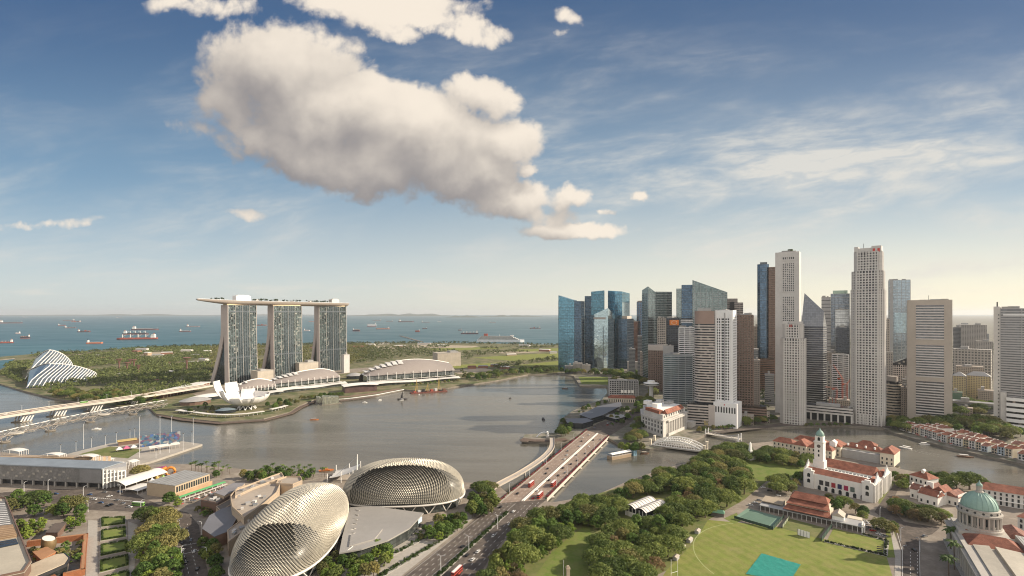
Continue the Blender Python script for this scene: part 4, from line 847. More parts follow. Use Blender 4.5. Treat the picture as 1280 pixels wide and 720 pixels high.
for a, b, n_ in ((.29, .46, 34), (.70, .845, 30), (.07, .19, 12), (.5, .66, 16)):
 q = MB()
 for _ in range(n_): leaf_clump(q, (sA + (sB - sA) * rr.uniform(a, b), rr.uniform(-14, 14), zd + rr.uniform(2.5, 6)), rr.uniform(1.6, 2.9), 26, 1.0, rr)
 q.build('garden_planting', LEAFD, t_)
q = MB(); q.box(sA + (sB - sA) * .48, sA + (sB - sA) * .84, -18, -15, zd + .1, zd + 1.3); q.build('pool', mat('pool_water', (.12, .30, .36), .1), t_)
for i in range(7):
 q = MB(); x = sA + (sB - sA) * (.1 + i * .115 + (i % 2) * .02); q.box(x, x + 8, 4, 12, zd, zd + 3.2 + (i % 3)); q.build('pavilion', [concM, BROWN, concL][i % 3], t_)
# white lotus shaped museum
c = G(308.5, 511); t_ = thing('lotus_museum', 'white lotus shaped museum with upturned petals on the promontory', 'museum', c); t_.scale = (.93, .93, .93)
def petal(az, Rr, h, W, r0=5, zb=9):
 q = MB(); q.smooth = False; rows = []; ca, sa = math.cos(az), math.sin(az)
 for k in range(13):
  t = k / 12; a = t * math.pi * .48; r = r0 + (Rr - r0) * math.sin(a) ** .9; z = zb + (h - zb) * (1 - math.cos(a)) ** .92; w = W * (.28 + .72 * math.sin(math.pi * min(1, t * .62 + .05)))
  th = (1.5 + 5.5 * t) * (W / 20); dr, dz = math.cos(a), math.sin(a)       # direction along; normal outward = (dz, -dr)
  sect = [(-w, 0), (-w * .8, -th * .65), (0, -th), (w * .8, -th * .65), (w, 0), (w * .55, th * .25), (-w * .55, th * .25), (-w, 0)]
  rows.append([((r + dz * -v) * ca - u_ * sa, (r + dz * -v) * sa + u_ * ca, z + dr * v) for u_, v in sect])
 q.strip(rows); q.quad(*rows[-1][:-1]); o = q.build('petal', MUS, t_)
 e = rows[-1]; m_ = Vector((0, 0, 0))
 for p in e[:-1]: m_ += Vector(p)
 m_ /= 7; dirv = (Vector(rows[-1][3]) - Vector(rows[-2][3])).normalized()
 s_ = MB(); s_.quad(*[m_ + (Vector(p) - m_) * .72 + dirv * .12 for p in e[:-1]]); s_.build('skylight', DGLASS, o)
MUS = mat('museum_white', (.72, .69, .66), .45, var=.04, scale=.05)
for az, Rr, h, W in ((184, 56, 57, 13), (150, 52, 50, 13.5), (222, 42, 40, 15), (114, 40, 35, 13), (78, 38, 30, 12.5), (44, 37, 29, 12.5), (10, 37, 30, 12.5), (334, 34, 27, 13), (300, 30, 24, 13), (261, 31, 26, 14.5)): petal(R(az), Rr, h, W)
q = MB(); q.lathe([(5, 4), (12, 8.5), (14, 11), (9, 14)], 20); q.build('bowl', MUS, t_)
for i in range(10):
 a = i * .628; q = MB(); q.tube([(17 * math.cos(a), 17 * math.sin(a), 0), (11 * math.cos(a + .5), 11 * math.sin(a + .5), 11)], .8, 5); q.tube([(17 * math.cos(a), 17 * math.sin(a), 0), (11 * math.cos(a - .5), 11 * math.sin(a - .5), 11)], .8, 5); q.build('lattice_column', concW, t_)
q = MB(); q.lathe([(9, 0), (9, 6)], 16); q.build('lobby', DGLASS, t_)
# curved promenade canopies and the low curved buildings round the museum
def ribbon(name, label, cat, pts, z, wid, m_, thick=.6, posts=None, group=None):
 P = [G(x, y) for x, y in pts]; o_ = P[0]; t_ = thing(name, label, cat, o_, 0, group); q = MB(); rows = []
 for i, p in enumerate(P):
  d = (P[min(i + 1, len(P) - 1)] - P[max(i - 1, 0)]).normalized(); n_ = Vector((-d.y, d.x, 0)); a, b = p - o_ - n_ * wid / 2, p - o_ + n_ * wid / 2
  rows.append([(a.x, a.y, z), (b.x, b.y, z), (b.x, b.y, z + thick), (a.x, a.y, z + thick), (a.x, a.y, z)])
 q.strip(rows); q.quad(*rows[0][:4][::-1]); q.quad(*rows[-1][:4]); q.build('canopy_roof' if posts else 'deck', m_, t_)
 if posts:
  for i in range(len(P) - 1):
   for k in range(posts):
    p = P[i].lerp(P[i + 1], (k + .5) / posts) - o_; q = MB(); q.tube([(p.x, p.y, 0), (p.x, p.y, z)], .28, 5); q.build('post', concW, t_)
 return t_
ribbon('canopy', 'thin white curved canopy along the water in front of the museum', 'canopy', [(243, 518.5), (262, 521), (285, 522), (308, 520.5), (330, 517.5)], 4.5, 7, WROOF, .5, 4)
ribbon('canopy', 'white curved canopy on the promontory right of the museum', 'canopy', [(338, 515), (350, 512.5), (358, 510)], 4.5, 8, WROOF, .5, 3)
ribbon('canopy', 'short white canopy at the left end of the promontory', 'canopy', [(222, 515.5), (232, 517), (241, 517.5)], 4.2, 9, WROOF, .5, 2)
ribbon('boardwalk', 'dark timber boardwalk edging the museum promontory', 'boardwalk', [(200, 518), (230, 524), (275, 528.3), (330, 524.5), (363, 516), (376, 508), (393, 501), (425, 500.3), (470, 495)], -1.6, 9, mat('dark_timber', (.12, .085, .065), .8, var=.25, scale=.3), .7)
def dome_roof(name, label, x0, x1, base, h, m_, yaw=0, depth=30, wallm=None, cat='building'):
 f = Face(x0, x1, base, yaw); t_ = thing(name, label, cat, f.o, f.rz); n_ = 18; w2, d2 = f.w / 2, depth / 2
 ell = lambda k: [(w2 * k * math.cos(2 * math.pi * i / n_), d2 + d2 * k * math.sin(2 * math.pi * i / n_)) for i in range(n_)]
 q = MB(); q.prism(ell(.94), -.5, h * .55); q.build('wall', wallm or DGLASS, t_)
 q = MB(); q.smooth = True; rows = [[(x, y, h * (.55 + .45 * (1 - k * k))) for x, y in ell(k) + ell(k)[:1]] for k in (1.0, .85, .6, .3, .02)]; q.strip(rows); q.quad(*[(x, y, h * .54) for x, y in ell(1)][::-1]); q.build('roof', m_, t_); return t_
dome_roof('visitor_hall', 'low round hall with a pale stepped roof left of the museum', 226, 268, 506.5, 12, GREYROOF, 10, 46, BROWN); dome_roof('visitor_hall', 'long flat white roofed hall behind the left of the museum', 238, 290, 500, 11, WROOF, 20, 30)
dome_roof('glass_kiosk', 'glass kiosk on the promontory at the foot of the museum', 268, 296, 517, 9, mat('kiosk_glass', (.22, .28, .32), .2, .4), 0, 14)
dome_roof('shell_roof_hall', 'small shell roofed hall between the white shopping roofs', 436, 457, 474, 15, GREYROOF, 20, 40)
# the brown bay-fronted ticket hall with a long white roof
ln = Line2((203, 498), (262, 483)); t_ = ln.thing('long_hall', 'long red brown hall with a flat white roof at the end of the road bridge', 'building')
q = MB(); q.box(0, ln.L, 0, 24, -.5, 9.5); q.build('wall', mat('red_brown_wall', (.20, .10, .075)), t_); q = MB(); q.box(-2, ln.L + 1, -2, 26, 9.5, 11); q.build('roof', WROOF, t_)
for i in range(16): q = MB(); x = 3 + i * (ln.L - 6) / 15; q.box(x - .6, x + .6, -1.2, -.1, -.5, 9.4); q.build('pilaster', CREAM, t_)
# the two scaled shopping roofs along the bay
def vault(label, a, b, zr, z0, depth, dy, nfin, peak=.6, front=None, col=mat('taupe_roof', (.27, .235, .215), .55, var=.07, scale=.02)):
 ln = Line2(a, b); L = ln.L; t_ = ln.thing('vaulted_hall', label, 'shopping hall'); ridge_ = lambda k: z0 + (zr - z0) * max(0.0, math.sin(math.pi * min(1, k / peak) * .5) if k < peak else .45 + .55 * math.cos((k - peak) / (1 - peak) * math.pi * .5)) ** .8
 q = MB(); rows = []; n_ = 24; q.smooth = True
 for i in range(n_ + 1): k = i / n_; x = L * k; rows.append([(x, dy, z0), (x, dy + depth * .25, z0 + (ridge_(k) - z0) * .5), (x, dy + depth * .55, z0 + (ridge_(k) - z0) * .88), (x, dy + depth * .8, ridge_(k)), (x, dy + depth * 1.2, ridge_(k) - 3), (x, dy + depth * 1.5, 0)])
 q.strip(rows); q.build('roof', col, t_)
 q = MB(); q.tube([(r[3][0], r[3][1], r[3][2] + .6) for r in rows], 1.3, 5); q.build('ridge_edge', WHITE, t_)
 q = MB(); q.tube([(0, dy, z0), rows[0][1], rows[0][2], rows[0][3]], 1.0, 5); q.build('verge', WHITE, t_)
 for i in range(nfin):
  k = .02 + .42 * i / nfin; x = L * k; q = MB(); w = L * .055; zz = ridge_(k + .03)
  q.strip([[(x + w * u_ - 2, dy + depth * v_, z0 + (zz - z0) * (1 - (1 - min(1, v_ / .85)) ** 2) + 2.2 - 1.2 * abs(u_ - .4)) for v_ in (.42, .6, .75, .85, 1.0)] for u_ in (0, .25, .5, .75, 1)]); q.build('roof_scale', concL, t_)
 q = MB(); q.box(1, L - 1, dy + 3, dy + depth * .7, -.5, z0 - .3); q.build('glazed_front', glass('mall_glass', (.22, .24, .24), 4, 5, .6, .15, .5), t_)
 for i in range(11): x = L * (.03 + .94 * i / 10); q = MB(); q.tube([(x, dy - 1.5, -.5), (x, dy - .5, z0 + 6)], .6, 5); q.build('mast', WHITE, t_)
 q = MB(); q.box(0, L, dy - 4, dy + 3, z0 * .42, z0 * .42 + 1); q.build('terrace', concL, t_)
 rr_ = random.Random(int(L)); q = MB()
 for i in range(60): leaf_clump(q, (rr_.uniform(2, L - 2), dy + rr_.uniform(-3, 1), z0 * .42 + 2.2), 1.8, 14, 1.0, rr_)
 q.build('terrace_planting', LEAFD, t_)
 # low front canopy
 q = MB(); q.strip([[(L * k, dy - 34 + 5 * math.sin(k * 3), 5.5 + 1.2 * math.sin(k * 9)), (L * k, dy - 20, 9.0 + 2.0 * math.sin(k * 6 + 1)), (L * k, dy - 6, 7.0)] for k in [i / 20 for i in range(21)]]); q.smooth = True; q.build('front_canopy', WROOF, t_)
 q = MB(); q.box(2, L - 2, dy - 26, dy - 7, -.5, 5.2); q.build('shop_front', glass('shop_glass', (.12, .13, .125), 4, 5, .8, .15, .4), t_)
 return ln, t_
vault('white scaled roof hall in front of the middle hotel tower', (345, 492), (432, 482), 38, 18, 40, 22, 6, .75)
ln, t_ = vault('largest scaled roof hall with a long pale canopy by the water', (462, 483.5), (574, 475), 52, 22, 52, 24, 7, .55)
ln, t_ = vault('smaller scaled roof hall peeping right of the museum', (300, 498), (350, 492), 30, 14, 30, 16, 3, .6)
far_block('pale block with a curved roof behind the largest scaled roof', 547, 576, 458, 441, mat('beige_wall', (.42, .37, .31)), name='hall', depth=50, yaw=20)
far_block('tan block between the second and third hotel towers', 374, 398, 470, 453, mat('beige_wall', (.42, .37, .31)), name='building', depth=30, yaw=30); far_block('tan low block between the first and second hotel towers', 322, 342, 479, 463, mat('beige_wall', (.42, .37, .31)), name='building', depth=30, yaw=30)
far_block('flared beige stair tower beside the farthest hotel tower', 430, 437, 466, 443, concL, name='stair_tower', depth=14, yaw=30)
f = Face(431, 471, 490, 12); t_ = thing('event_hall', 'dark fronted hall with a thin white wave roof between the scaled roofs', 'building', f.o, f.rz)
q = MB(); q.box(-f.w / 2, f.w / 2, 0, 30, -.5, 13); q.build('wall', mat('dark_red_front', (.10, .06, .055), .5, var=.4, scale=.1), t_)
q = MB(); q.strip([[(-f.w / 2 - 3 + (f.w + 6) * i / 12, y, 14.5 + 2 * math.sin(i / 12 * 3.2)) for y in (-4, 32)] for i in range(13)]); q.strip([[(-f.w / 2 - 3 + (f.w + 6) * i / 12, -4, 13.6 + 2 * math.sin(i / 12 * 3.2) + dz) for dz in (0, .9)] for i in range(13)]); q.build('roof', WHITE, t_)
ribbon('boardwalk_steps', 'brown stepped boardwalk curving below the dark fronted hall', 'boardwalk', [(424, 496.5), (440, 495.5), (470, 491.5), (500, 486)], .2, 14, mat('brown_timber', (.20, .135, .10)), .5)
ribbon('railing_wall', 'white posted quay edge under the brown boardwalk', 'quay wall', [(424, 499), (440, 497.5), (470, 493.5), (505, 486.7)], -.6, 1.2, concW, 1.0)
# glass pavilion on the water
for lab, x0, x1, b, h, yw in (('large faceted glass pavilion standing in the bay', 403, 424.5, 505.5, 17, 18), ('small dark faceted annexe left of the glass pavilion', 395.5, 402, 504, 13, 5)):
 f = Face(x0, x1, b, yw, WZ); t_ = thing('glass_pavilion', lab, 'pavilion', f.o, f.rz); w = f.w / 2
 q = MB(); q.prism([(-w, 0), (w * .9, -2), (w, 12), (-w * .8, 14)], 1, [h * .95, h * .75, h * .8, h]); q.build('glass_shell', glass('pavilion_glass', (.40, .40, .31), 3, 3, .6, .12, .6, .4), t_)
 q = MB(); q.prism([(-w - 2, -2), (w + 3, -4), (w + 3, 14), (-w - 1, 16)], -1, .98); q.build('plinth', QUAY, t_)
 for i in range(5): x = -w * .9 + 1.75 * w * i / 4; q = MB(); q.tube([(x, -.4 - 1.2 * i / 4, 1), (x, -.4 - 1.2 * i / 4, h * .93 - h * .19 * i / 4)], .25, 4); q.build('mullion', STEEL, t_)
# ribbed glass conservatories
def conserv(label, fa, fb, ba, bb, hs, n_, lean):
 A, B = G(*fa), G(*fb); Cc, D = G(*ba), G(*bb); o_ = A.copy(); t_ = thing('conservatory', label, 'greenhouse', o_); rows = []
 for i in range(n_ + 1):
  k = i / n_; kk = k ** .9; p, s_ = A.lerp(B, kk), Cc.lerp(D, kk); sweep = (B - A) * .36 * (1 - k) ** .55; h = hs[0] * (1 - k) ** 1.05 * (1 + .55 * k) + hs[1] * k; row = []
  for j in range(15):
   u_ = j / 14; z = h * math.sin(math.pi * u_) ** .66; x = p.lerp(s_, u_) + lean * (z / max(hs)) + sweep * math.sin(math.pi * min(1, u_ * 1.1)) ** 1.2 * (1 - .25 * u_); row.append((x.x - o_.x, x.y - o_.y, z - .3))
  rows.append(row)
 q = MB(); q.smooth = True; q.strip(rows); q.build('glass_skin', glass('greenhouse_glass', (.20, .235, .25), 5, 4, .5, .15, .6, .2), t_)
 q = MB(); q.quad(*[Vector(p) for p in rows[0][::-1]]); q.build('end_glass', glass('greenhouse_end_glass', (.12, .15, .17), 4, 4, .5), t_)
 for r_ in rows: q = MB(); q.tube([(p[0], p[1], p[2] + .9) for p in r_], 1.0, 5); q.build('rib', WHITE, t_)
 q = MB(); q.tube([(r_[7][0], r_[7][1], r_[7][2] + .9) for r_ in rows], 1.1, 5); q.build('ridge_beam', WHITE, t_)
conserv('larger front glass greenhouse with white ribs sweeping down to the right', (33, 485.5), (121, 474), (34, 473), (118, 468), (42, 5), 17, Vector((-4, 6, 0)))
conserv('taller rear glass greenhouse with white ribs behind the larger one', (31, 475), (92, 467), (40, 462), (85, 460), (64, 10), 13, Vector((8, 10, 0)))
# supertrees in the gardens
for i, (x, y, h) in enumerate(((149, 463, 34), (159, 464.5, 27), (167.5, 461.5, 30), (233.5, 465, 42), (173, 466, 22), (163, 459, 25))):
 c = G(x, y); t_ = thing('garden_tower', ['reddish steel tree tower at the left of the garden group', 'short reddish tree tower, second in the garden group', 'slim reddish tree tower right of the short one', 'tall reddish tree tower beside the nearest hotel tower', 'lowest reddish tree tower at the right of the garden group', 'small reddish tree tower at the back of the garden group'][i], 'garden tower', c)
 q = MB(); q.lathe([(2.6, -1), (1.8, h * .5), (2.2, h * .8)], 10); q.build('trunk', mat('plant_trunk', (.16, .09, .07)), t_)
 for k in range(12): a = k * math.pi / 6; q = MB(); q.tube([(2 * math.cos(a), 2 * math.sin(a), h * .6), (3 * math.cos(a), 3 * math.sin(a), h * .85), (h * .24 * math.cos(a), h * .24 * math.sin(a), h)], .3, 4); q.build('branch', mat('plum_steel', (.26, .13, .11)), t_)
 q = MB(); q.lathe([(h * .2, h * .96), (h * .25, h + .2), (h * .24, h + .5)], 14); q.build('crown_ring', mat('plum_steel', (.26, .13, .11)), t_)
# ------------------------------------------------------------------ the two bridges at the left
BR = mat('bridge_concrete', (.48, .44, .38), .7, var=.08, scale=.05)
def curve_pts(px, z): return [G(x, y, z) for x, y in px]
def smooth_pts(P, n=8):
 out = []
 for i in range(len(P) - 1):
  p0, p1, p2, p3 = P[max(i - 1, 0)], P[i], P[i + 1], P[min(i + 2, len(P) - 1)]
  for k in range(n):
   t = k / n; out.append(.5 * ((2 * p1) + (p2 - p0) * t + (2 * p0 - 5 * p1 + 4 * p2 - p3) * t * t + (3 * p1 - p0 - 3 * p2 + p3) * t ** 3))
 out.append(P[-1]); return out
P = smooth_pts(curve_pts([(-90, 534), (0, 519.5), (70, 509), (142, 499.5), (200, 491), (262, 481)], 12)); o_ = Vector((P[0].x, P[0].y, 0)); t_ = thing('road_bridge', 'long pale road bridge on slanted white legs left of the hotel', 'bridge', o_)
def deck_along(P, o_, w0, w1, z0, z1, name, m_, par, side=0.0):
 q = MB(); rows = []
 for i, p in enumerate(P):
  d = (P[min(i + 1, len(P) - 1)] - P[max(i - 1, 0)]); d.z = 0; d.normalize(); n_ = Vector((-d.y, d.x, 0)); a, b = p - o_ + n_ * w0, p - o_ + n_ * w1
  rows.append([(a.x, a.y, z0), (b.x, b.y, z0), (b.x, b.y, z1), (a.x, a.y, z1), (a.x, a.y, z0)])
 q.strip(rows); q.quad(*rows[0][:4]); q.quad(*rows[-1][:4][::-1]); return q.build(name, m_, par)
deck_along(P, o_, -16, 16, 9.6, 12, 'deck', BR, t_); deck_along(P, o_, -14.6, 14.6, 12.01, 12.06, 'road_surface', BRIDGEROAD, t_)
for s_ in (-1, 1): deck_along(P, o_, s_ * 15.4 - .3, s_ * 15.4 + .3, 12.02, 13.2, 'parapet', BR, t_)
deck_along(P, o_, -.6, .6, 12.07, 12.9, 'median', BR, t_)
for k in (4, 11, 16, 21, 27):
 p = P[k] - o_; d = (P[k + 1] - P[k - 1]).normalized()
 for sx in (-2, -.7, .7, 2):
  for sy in (-9, 9):
   q = MB(); n_ = Vector((-d.y, d.x, 0)) * sy; a = p + n_ * .8 + d * sx * 3.2; b = p + n_ + d * (sx * 3.2 + 6); q.tube([(a.x, a.y, WZ - 1), (b.x, b.y, 9.7)], 1.1, 6); q.build('leg', WHITE, t_)
 q = MB(); q.box(p.x - 9, p.x + 9, p.y - 9, p.y + 9, WZ - 1, WZ + 1.2); q.build('pier_base', QUAY, t_)
BUSCOL = {}
P = smooth_pts(curve_pts([(-70, 560), (0, 544.5), (45, 534), (90, 524), (135, 515.5), (178, 508.5), (208, 503.5)], 7.5), 10); o_ = Vector((P[0].x, P[0].y, 0)); t_ = thing('helix_footbridge', 'steel footbridge wrapped in a double spiral of tubes beside the road bridge', 'footbridge', o_)
HX_ST = mat('spiral_steel', (.50, .47, .43), .35, .5)
deck_along(P, o_, -3.2, 3.2, 5.4, 6.0, 'walkway', mat('walkway_deck', (.30, .25, .2)), t_)
def spiral(rad, ph, sgn, r_, name):
 q = MB(); pts = []; acc = 0
 for i in range(len(P) - 1):
  for k in range(8):
   p = P[i].lerp(P[i + 1], k / 8); d = (P[i + 1] - P[i]); seg = d.length / 8; d.normalize(); acc += seg; a = sgn * acc / 3.0 / 2.4 + ph; n_ = Vector((-d.y, d.x, 0)); pts.append(p - o_ + n_ * rad * math.cos(a) + Vector((0, 0, rad * math.sin(a))))
 q.tube(pts, r_, 4, caps=False); return q.build(name, HX_ST, t_)
for ph in (0, 2.1, 4.2): spiral(5.4, ph, 1, .42, 'outer_spiral')
for ph in (0, 3.14): spiral(4.6, ph, -1, .32, 'inner_spiral')
q = MB(); q.tube([p - o_ + Vector((0, 0, 5.2)) for p in P], .5, 5); q.build('top_chord', WHITE, t_); q = MB(); q.strip([[p - o_ + Vector((0, -3.0, 3.4)), p - o_ + Vector((0, 3, 3.4))] for p in P]); q.build('glass_canopy', mat('canopy_mesh', (.34, .32, .29), .4, .3), t_)
for k in (11, 24, 35, 47, 56):
 p = P[min(k, len(P) - 2)] - o_; d = (P[min(k + 1, len(P) - 1)] - P[k - 1]).normalized(); n_ = Vector((-d.y, d.x, 0))
 for sx in (-1, 1):
  for sy in (-1, 1):
   q = MB(); a, b = p + d * sx * 2, p + d * sx * 8 + n_ * sy * 4; q.tube([(a.x, a.y, WZ), (b.x, b.y, 3.6)], .6, 5); q.build('leg', HX_ST, t_)
 q = MB(); q.lathe([(5.5, WZ - 1), (6.5, WZ + .6), (6.0, WZ + 1.4)], 16, (p.x, p.y)); q.build('pier_base', QUAY, t_)
for k in (16, 40):
 p = P[k] - o_ - Vector((0, 9, 0)); q = MB(); q.lathe([(7.5, 4.6), (8.5, 5.6), (8.5, 6.8)], 18, (p.x, p.y)); q.build('viewing_pod', BR, t_)
# ------------------------------------------------------------------ the two spiked theatre shells
SHADE = mat('sunshade_metal', (.43, .395, .325), .48, .25, var=.2, scale=.5); SHELLG = mat('shell_glass', (.035, .036, .034), .32, var=.4, scale=.4); RIM = mat('shell_rim', (.66, .62, .56), .5, var=.05)
def shell(label, c, a, b, rz, z0, h, nu, nv, ex=2.55, tp=0.0, kmin=.6):
 t_ = thing('spiked_dome', label, 'theatre dome', (c[0], c[1], 0), rz)
 def S(s_, t__):                                   # a square grid eased onto the oval plan, steep at the rim and flat on top
  x, y = s_ * math.sqrt(max(0, 1 - t__ * t__ / 2)), t__ * math.sqrt(max(0, 1 - s_ * s_ / 2)); r = min(1.0, math.hypot(x, y)); an = math.atan2(y, x)
  g_ = math.sin(r * math.pi / 2) ** .92; zz = math.cos(r * math.pi / 2) ** .80; cu, su = math.cos(an), math.sin(an); e = 2 / ex
  k = g_ / max(1e-6, (abs(cu) ** ex + abs(su) ** ex) ** (1 / ex))
  return Vector((a * k * cu, b * k * su * (1 - tp * k * cu), z0 + h * zz))
 def E(an): c_, s_ = math.cos(an), math.sin(an); k = 1 / (abs(c_) ** ex + abs(s_) ** ex) ** (1 / ex); return Vector((a * k * c_, b * k * s_ * (1 - tp * k * c_), z0))
 q = MB(); q.smooth = True; q.strip([[S(-1 + 2 * i / 48, -1 + 2 * j / 36) for i in range(49)] for j in range(37)]); q.build('glass_shell', SHELLG, t_)
 q = MB(); dirl = Matrix.Rotation(-rz, 3, 'Z') @ Vector((.12, -1, 0)); dirl.normalize(); inv = .97
 for j in range(2 * nv - 1):
  for i in range(nu + 1):
   if j % 2 == 0 and i == nu: continue
   cs_ = -1 + 2 * (i + (.5 if j % 2 == 0 else 0)) / nu; ct = -1 + (j + 1) / nv; ds, dt = 1.0 / nu, 1.0 / nv
   q4 = [(cs_, ct + dt), (cs_ - ds, ct), (cs_, ct - dt), (cs_ + ds, ct)]
   q4 = [(max(-1, min(1, u_)), max(-1, min(1, v_))) for u_, v_ in q4]; Pn = [S(*p) for p in q4]; cc = sum(Pn, Vector()) / 4
   nrm = (Pn[3] - Pn[1]).cross(Pn[0] - Pn[2])
   if nrm.length < .05: continue
   nrm.normalize()
   if nrm.z < -.2: nrm = -nrm
   hi = max(Pn, key=lambda p: p.z); k0 = Pn.index(hi); T, L, B, Rr = Pn[k0], Pn[(k0 + 1) % 4], Pn[(k0 + 2) % 4], Pn[(k0 + 3) % 4]
   cell = min((Rr - L).length, (T - B).length); fac = nrm.dot(dirl); rise = min(1.35, cell * .5); k = 1.0 if fac < .16 else max(kmin, 1 - (fac - .16) * 1.1)
   P_ = cc + nrm * rise + (B - T) * .12 * k; f_ = .55 + .45 * k; off = nrm * .12
   T2 = cc + (T - cc) * .97; L2 = cc + (L - cc) * (.96 * f_); R2 = cc + (Rr - cc) * (.96 * f_)
   q.quad(T2 + off, L2 + off, P_); q.quad(T2 + off, P_, R2 + off)
   if k > .93: B2 = cc + (B - cc) * .97; q.quad(L2 + off, B2 + off, P_); q.quad(P_, B2 + off, R2 + off)
 q.build('sunshade', SHADE, t_)
 q = MB(); ring = [E(2 * math.pi * i / 72) for i in range(73)]; q.tube([p + Vector((p.x * .012, p.y * .012, -.3)) for p in ring], .85, 6, caps=False); q.build('rim_beam', RIM, t_)
 q = MB(); q.strip([[(p.x * .93, p.y * .93, zz) for p in ring] for zz in (-.5, z0 - .6)]); q.build('foyer_glass', glass('foyer_glass', (.10, .115, .11), 3, 3, .6, .15, .5), t_)
 nc = 20
 for i in range(nc):
  u = 2 * math.pi * (i + .5) / nc; p = E(u); f1 = E(u - .11); f2 = E(u + .11); q = MB(); foot = (p.x * .95, p.y * .95, -.3)
  for e_ in (f1, f2): q.tube([foot, (e_.x * .99, e_.y * .99, z0 - .5)], .45, 5)
  q.build('v_column', RIM, t_)
 return t_
z_ = 8.0
cR = G(508, 622, 20); shell('right theatre dome of silver spikes, seen side on', (-97.5, 457), 53.5, 31, R(4), 8.5, 29, 56, 36, kmin=.78)
shell('left theatre dome of silver spikes, lying end on and nearer', (-158.5, 374.5), 67, 30.5, R(93.5), 8.0, 27, 64, 34, tp=.08, ex=2.55)
# foyer roof between the domes
RF = mat('foyer_roof', (.36, .34, .315), .45, .2, var=.07, scale=.03)
t_ = thing('foyer_building', 'fan shaped foyer with a flat grey roof between the two theatre domes', 'building', G(470, 672))
o_ = G(470, 672); zz = 9.5
pts = [(438, 634), (470, 633), (529.5, 641), (512, 660), (485, 675), (452, 686), (424, 691), (428, 670)]
pp = [G(x, y, zz) - o_ for x, y in pts]; poly = ccw([(p.x, p.y) for p in pp])
q = MB(); q.prism(poly, zz - 1.0, zz); q.build('roof', RF, t_)
q = MB(); q.prism(offset_poly(poly, -2.0), -.3, zz - 1.05); q.build('glass_wall', glass('foyer_wall_glass', (.09, .10, .095), 3, 3, .7, .15, .4), t_)
q = MB(); ins = offset_poly(poly, -6); q.prism([tuple(Vector(ins[0]).lerp(Vector(ins[3]), k)) for k in (0,)] + [ins[1], tuple(Vector(ins[1]).lerp(Vector(ins[3]), .75)), tuple(Vector(ins[0]).lerp(Vector(ins[4]), .6))], zz + .02, zz + .9); q.build('roof_fold', RF, t_)
a, b = G(424, 694, 6) - o_, G(446, 689, 6) - o_
q = MB(); d = (b - a).normalized(); n_ = Vector((d.y, -d.x, 0)); q.quad(a + n_ * .1 + Vector((0, 0, -3.5)), b + n_ * .1 + Vector((0, 0, -3.5)), b + n_ * .1, a + n_ * .1); q.quad(a + n_ * -.6 + Vector((0, 0, -3.5)), a + n_ * -.6, b + n_ * -.6, b + n_ * -.6 + Vector((0, 0, -3.5))); q.build('red_banner', mat('red_banner_cloth', (.28, .03, .03), .7, var=.5, scale=.3), t_)
a, b = G(512, 655, 7) - o_, G(526, 645, 7) - o_; d = (b - a).normalized(); n_ = Vector((d.y, -d.x, 0))
q = MB(); q.quad(a + n_ * 1.2 + Vector((0, 0, -4)), b + n_ * 1.2 + Vector((0, 0, -4)), b + n_ * 1.2, a + n_ * 1.2); q.build('blue_banner', mat('pale_blue_banner', (.45, .58, .66), .7, var=.15, scale=.3), t_)
for i in range(9):
 p, r_ = G(432 + i * .9, 690 - i * 6.6, 9), G(441 + i * 1.0, 683 - i * 5.6, 10); p -= o_; r_ -= o_; q = MB(); q.tube([p, r_], .3, 4); q.tube([r_, G(433 + i * .9, 683 - i * 6.0, 9) - o_], .25, 4); q.build('glass_link_truss', RIM, t_)
# roof terraces and mall roofs behind the left dome
MALL = mat('tan_mall_wall', (.42, .33, .24), .75, var=.12, scale=.05); MALLR = mat('mall_roof', (.34, .29, .24), .8, var=.15, scale=.05)
def lowrise(name, label, pts, z, wm, rm, cat='building', par=1.0, base=-.4, roofname='roof', units=0):
 """footprint given by the roof corners as seen"""
 c = G(*pts[0], z); o_ = Vector((c.x, c.y, 0)); poly = ccw([(G(x, y, z) - c)[:2] for x, y in pts]); t_ = thing(name, label, cat, o_)
 q = MB(); q.prism(poly, base, z - .02); q.build('wall', wm, t_)
 q = MB(); q.prism(offset_poly(poly, .25), z, z + .35); q.build(roofname, rm, t_)
 if par:
  q = MB(); inn = offset_poly(poly, -.6); n_ = len(poly)
  for i in range(n_):
   j = (i + 1) % n_; q.quad((*poly[i], z + .36), (*poly[j], z + .36), (*poly[j], z + par), (*poly[i], z + par)); q.quad((*poly[i], z + par), (*poly[j], z + par), (*inn[j], z + par), (*inn[i], z + par)); q.quad((*inn[j], z + .36), (*inn[i], z + .36), (*inn[i], z + par), (*inn[j], z + par))
  q.build('parapet', wm, t_)
 r_ = random.Random(int(o_.x * 3 + o_.y)); xs = [p[0] for p in poly]; ys = [p[1] for p in poly]; ins_ = offset_poly(poly, -3)
 for _ in range(40 if units else 0):
  x, y = r_.uniform(min(xs), max(xs)), r_.uniform(min(ys), max(ys))
  if inpoly((x, y), ins_): q = MB(); w_, d_ = r_.uniform(.8, 2.2), r_.uniform(.8, 1.8); q.box(x - w_, x + w_, y - d_, y + d_, z + .36, z + r_.uniform(1.2, 2.4), R(r_.choice([0, 25, 40]))); q.build('roof_unit', r_.choice([STEEL, concL, GREYROOF]), t_); units -= 1
  if units <= 0: break
 return t_, poly, o_
lowrise('mall_terrace', 'large round tan roof terrace behind the left theatre dome', [(290, 636), (288, 622), (297, 612), (320, 606), (352, 604), (346, 618), (330, 632), (305, 650)], 14, MALL, MALLR, par=2.2, units=9)
lowrise('mall_block', 'long narrow tan roof running to the water behind the round terrace', [(294, 622), (294, 614), (340, 596), (352, 592), (355, 597), (315, 612)], 15, MALL, MALLR, par=1.4, units=6)
